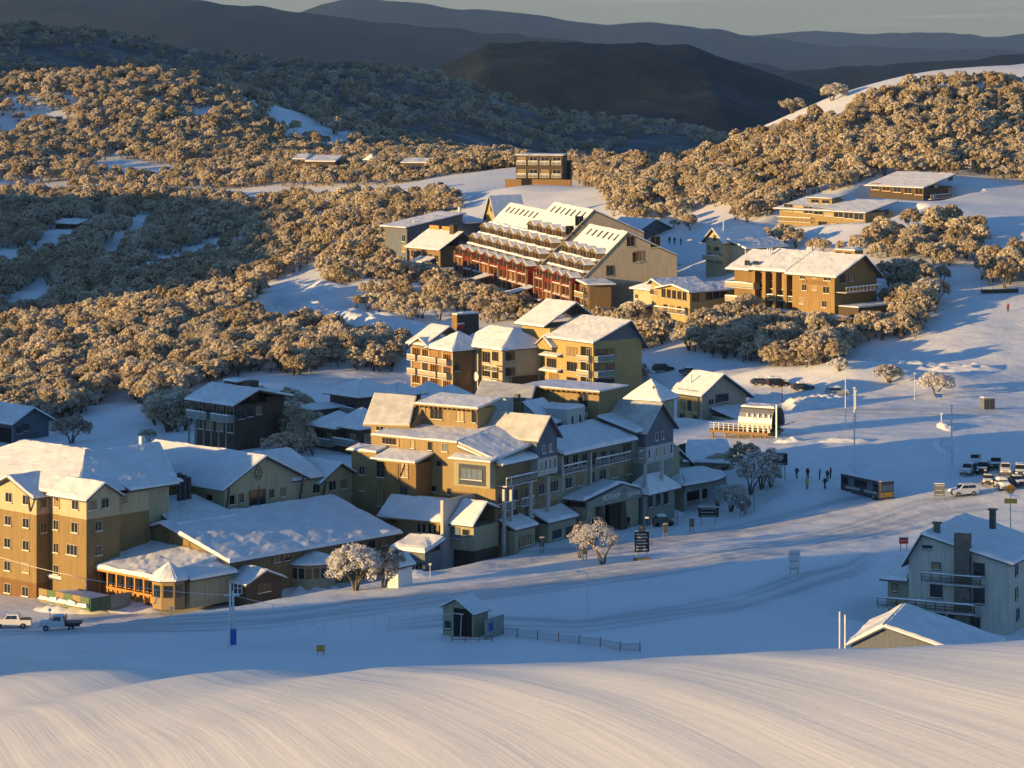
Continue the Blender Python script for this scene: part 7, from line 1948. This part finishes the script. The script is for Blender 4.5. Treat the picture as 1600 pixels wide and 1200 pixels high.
lone_gum(1172, 775, 3.2, 6.2, 907, 'frosted tree rising behind the bar', 70, 40, .18, .6); lone_gum(1190, 768, 2.8, 6.0, 908, 'frosted tree next to the dark notice board', 64, 40, .18, .6); lone_gum(1205, 762, 2.2, 3.6, 909, 'low frosted shrub under the dark notice board', 44, 36, .16, .6, .05); lone_gum(1160, 745, 2.8, 5.0, 910, 'dark frosted tree behind the bar roof', 60, 40, .18, .45)
lone_gum(112, 693, 3.8, 5.0, 911, 'dark frosted bush alone on the snow behind the hotel', 80, 40, .2, .4, .06); lone_gum(268, 674, 3.2, 6.0, 912, 'frosted tree with a clear trunk beside the dark timber house', 70, 40, .2, .45); lone_gum(233, 690, 1.6, 2.2, 913, 'small round shrub behind the hotel roof', 40, 36, .18, .45, .05)
lone_gum(1312, 582, 2.1, 2.6, 914, 'small sunlit shrub, leftmost on the sunny mound', 50, 36, .18, .55, .05); lone_gum(1390, 598, 3.0, 3.6, 915, 'round sunlit bush in the middle of the mound', 70, 40, .18, .55, .05); lone_gum(1462, 620, 3.8, 4.6, 916, 'largest round sunlit bush on the mound beside the blue sign', 90, 40, .18, .55, .05)
lone_gum(982, 612, 3.6, 5.4, 917, 'dark frosted tree at the end of the apartment row', 70, 40, .2, .45); lone_gum(1445, 485, 3.6, 6.5, 918, 'sunlit frosted tree right of the brick lodge', 70, 40, .22, .55); lone_gum(1238, 184, 4.2, 4.4, 919, 'isolated frosted tree on the bright crest of the hill', 60, 34, .3, .55, d=1015); lone_gum(1300, 182, 4.4, 4.8, 920, 'broad frosted tree just below the bright crest', 60, 34, .3, .55, d=1005)
# ---------------------------------------------------------------- plant the forest
scatter_forest()
LABELS = {
    'right_hill': 'frosted snow gum in the sunlit wood on the snowy hillside above the lodges',
    'lodge_bank': 'frosted snow gum on the bank below the two flat-roofed lodges',
    'right_edge': 'frosted snow gum in the dark clump at the edge of the piste',
    'below_lodge': 'frosted snow gum in the thicket below the brick lodge',
    'lodge_corner': 'frosted snow gum beside the corner of the brick lodge',
    'below_chalet': 'frosted snow gum between the yellow chalet and the apartment row',
    'red_front': 'sunlit frosted snow gum in the belt below the red apartments',
    'red_left': 'sunlit frosted snow gum on the knoll beside the red apartments',
    'bank': 'small frosted gum on the bright bank above the bending road',
    'left_ridge': 'frosted snow gum in the wood on the ridge below the bending road',
    'dark_grove': 'frosted snow gum in the shaded grove beside the dark timber house',
    'left_clump': 'frosted snow gum in the small clump beside the snowy lane',
    'valley': 'frosted snow gum in the shaded hollow beyond the ridge',
    'left_hill': 'frosted snow gum on the far sunlit hill',
    'ridge_top': 'frosted snow gum on the skyline of the ridge above the hollow',
    'far_row': 'frosted snow gum in the row beside the far apartment block',
    'road_bushes': 'low frosted gum beside the path above the red apartments',
}
def add_gum(x, y, z, sc, crown, trunk, label, group, rot):
    t = bpy.data.objects.new('snow_gum', None); COL.objects.link(t)
    t.location = (x, y, z); t.rotation_euler = (0, 0, rot); t.scale = (sc, sc, sc * random.uniform(.88, 1.1))
    t.empty_display_size = 0.5
    t['label'] = label; t['category'] = 'tree'
    if group: t['group'] = group
    for nm, me in (('crown', crown), ('trunk', trunk)):
        o = bpy.data.objects.new(nm, me); COL.objects.link(o); o.parent = t
    return t
def where(t):
    """which part of its wood a tree stands in, as the photograph shows it"""
    pa = np.array([p for n, p, *_ in FOREST if n == t[4]][0], float)
    px = 800 + t[0] * F / t[1]; py = -t[2] * F / t[1]
    u = (px - max(0, pa[:, 0].min())) / (min(1600, pa[:, 0].max()) - max(0, pa[:, 0].min()))
    w = (py - pa[:, 1].min()) / (pa[:, 1].max() - pa[:, 1].min())
    lr = ['left end', 'left part', 'middle', 'right part', 'right end'][max(0, min(4, int(u * 5)))]
    fb = ['upper edge', 'upper half', 'lower half', 'lower edge'][max(0, min(3, int(w * 4)))]
    return lr, fb, ['slight', 'middling', 'big'][0 if t[3] < .95 else 1 if t[3] < 1.15 else 2]
PLACE = {'right_hill': 'the hillside wood above the lodges', 'lodge_bank': 'the bank below the flat-roofed lodges', 'right_edge': 'the dark clump by the piste', 'below_lodge': 'the thicket below the brick lodge',
         'lodge_corner': 'the clump beside the brick lodge', 'below_chalet': 'the trees below the yellow chalet', 'red_front': 'the belt below the red hotel', 'red_left': 'the knoll beside the red hotel',
         'bank': 'the bright road bank', 'left_ridge': 'the ridge wood below the road bend', 'dark_grove': 'the shaded grove by the timber house', 'left_clump': 'the clump by the snowy lane',
         'valley': 'the shaded hollow', 'left_hill': 'the far sunlit hill', 'far_row': 'the row by the far apartments', 'road_bushes': 'the path above the red hotel', 'ridge_top': 'the ridge skyline'}
seen = [t for t in TREES if -20 < 800 + t[0] * F / t[1] < 1620]
seen.sort(key=lambda t: -t[3] / t[1])
singles = set(id(t) for t in seen[:265])
for t in seen[:265]:
    k = random.randrange(len(GUMS_MID))
    add_gum(t[0], t[1], t[2], t[3], GUMS_MID[k][0], GUMS_MID[k][1], '%s frosted snow gum, %s, %s of %s' % ((lambda q_: (q_[2], q_[1], q_[0]))(where(t)) + (PLACE[t[4]],)), 'snow gums of ' + PLACE[t[4]], random.uniform(0, 6.283))
rest = [t for t in TREES if id(t) not in singles]

def instanced(name, label, pts, protos, zlow=0.0):
    """one object: points that carry rotation and size, each showing a frosted gum"""
    me = bpy.data.meshes.new(name)
    me.from_pydata([(p[0], p[1], p[2] + zlow) for p in pts], [], [])
    a = me.attributes.new('size', 'FLOAT', 'POINT'); a.data.foreach_set('value', np.array([p[3] for p in pts], dtype=np.float32))
    a = me.attributes.new('turn', 'FLOAT', 'POINT'); a.data.foreach_set('value', rng.uniform(0, 6.283, len(pts)).astype(np.float32))
    a = me.attributes.new('pick', 'INT', 'POINT'); a.data.foreach_set('value', rng.integers(0, len(protos), len(pts)).astype(np.int32))
    o = bpy.data.objects.new(name, me); COL.objects.link(o)
    ng = bpy.data.node_groups.new(name + '_nodes', 'GeometryNodeTree')
    ng.interface.new_socket('Geometry', in_out='INPUT', socket_type='NodeSocketGeometry')
    ng.interface.new_socket('Geometry', in_out='OUTPUT', socket_type='NodeSocketGeometry')
    gi = ng.nodes.new('NodeGroupInput'); go = ng.nodes.new('NodeGroupOutput')
    ci = ng.nodes.new('GeometryNodeCollectionInfo'); ci.inputs['Separate Children'].default_value = True; ci.inputs['Reset Children'].default_value = True
    c = bpy.data.collections.new(name + '_forms')
    for i, pm in enumerate(protos):
        po = bpy.data.objects.new('%s_form_%02d' % (name, i), pm); c.objects.link(po)
    ci.inputs['Collection'].default_value = c
    ip = ng.nodes.new('GeometryNodeInstanceOnPoints'); ip.inputs['Pick Instance'].default_value = True
    def attr(n, t):
        q = ng.nodes.new('GeometryNodeInputNamedAttribute'); q.data_type = t; q.inputs['Name'].default_value = n; return q
    cx = ng.nodes.new('ShaderNodeCombineXYZ'); ng.links.new(attr('turn', 'FLOAT').outputs[0], cx.inputs['Z'])
    e2r = ng.nodes.new('FunctionNodeEulerToRotation'); ng.links.new(cx.outputs[0], e2r.inputs[0])
    ng.links.new(gi.outputs[0], ip.inputs['Points']); ng.links.new(ci.outputs[0], ip.inputs['Instance'])
    ng.links.new(attr('pick', 'INT').outputs[0], ip.inputs['Instance Index'])
    ng.links.new(e2r.outputs[0], ip.inputs['Rotation']); ng.links.new(attr('size', 'FLOAT').outputs[0], ip.inputs['Scale'])
    ng.links.new(ip.outputs[0], go.inputs[0])
    md = o.modifiers.new('plants', 'NODES'); md.node_group = ng
    o['kind'] = 'stuff'; o['label'] = label
    return o
instanced('snow_gum_forest', 'dense frosted snow gum woodland covering the hillsides', rest, GUMS_FAR)
# far wooded hill
fx = rng.uniform(-760, 900, 14000); fy = rng.uniform(1640, 2680, 14000)
fz = mid_z(fx, fy)
pxf = 800 + fx * F / fy
keep = (pxf > -40) & (pxf < 1640) & (vnoise(fx / 90, fy / 60, 23) + .5 * vnoise(fx / 25, fy / 25, 24) > -0.16)
instanced('far_bush', 'grey frosted bush covering the shaded hill behind', [(a, b, c, s) for a, b, c, s in zip(fx[keep], fy[keep], fz[keep], rng.uniform(.8, 1.5, keep.sum()))], GUMS_TINY, -0.5)
# trees added on the unseen spur to help shade the plaza
sx = rng.uniform(-185, -135, 70); sy = rng.uniform(281, 322, 70); sz = ground_z(sx, sy)
instanced('shade_wood', 'unseen frosted gums added on the spur that shades the plaza', [(a, b, c, s) for a, b, c, s in zip(sx, sy, sz, rng.uniform(.8, 1.3, 70))], GUMS_FAR)
print('trees', len(TREES), 'rest', len(rest))
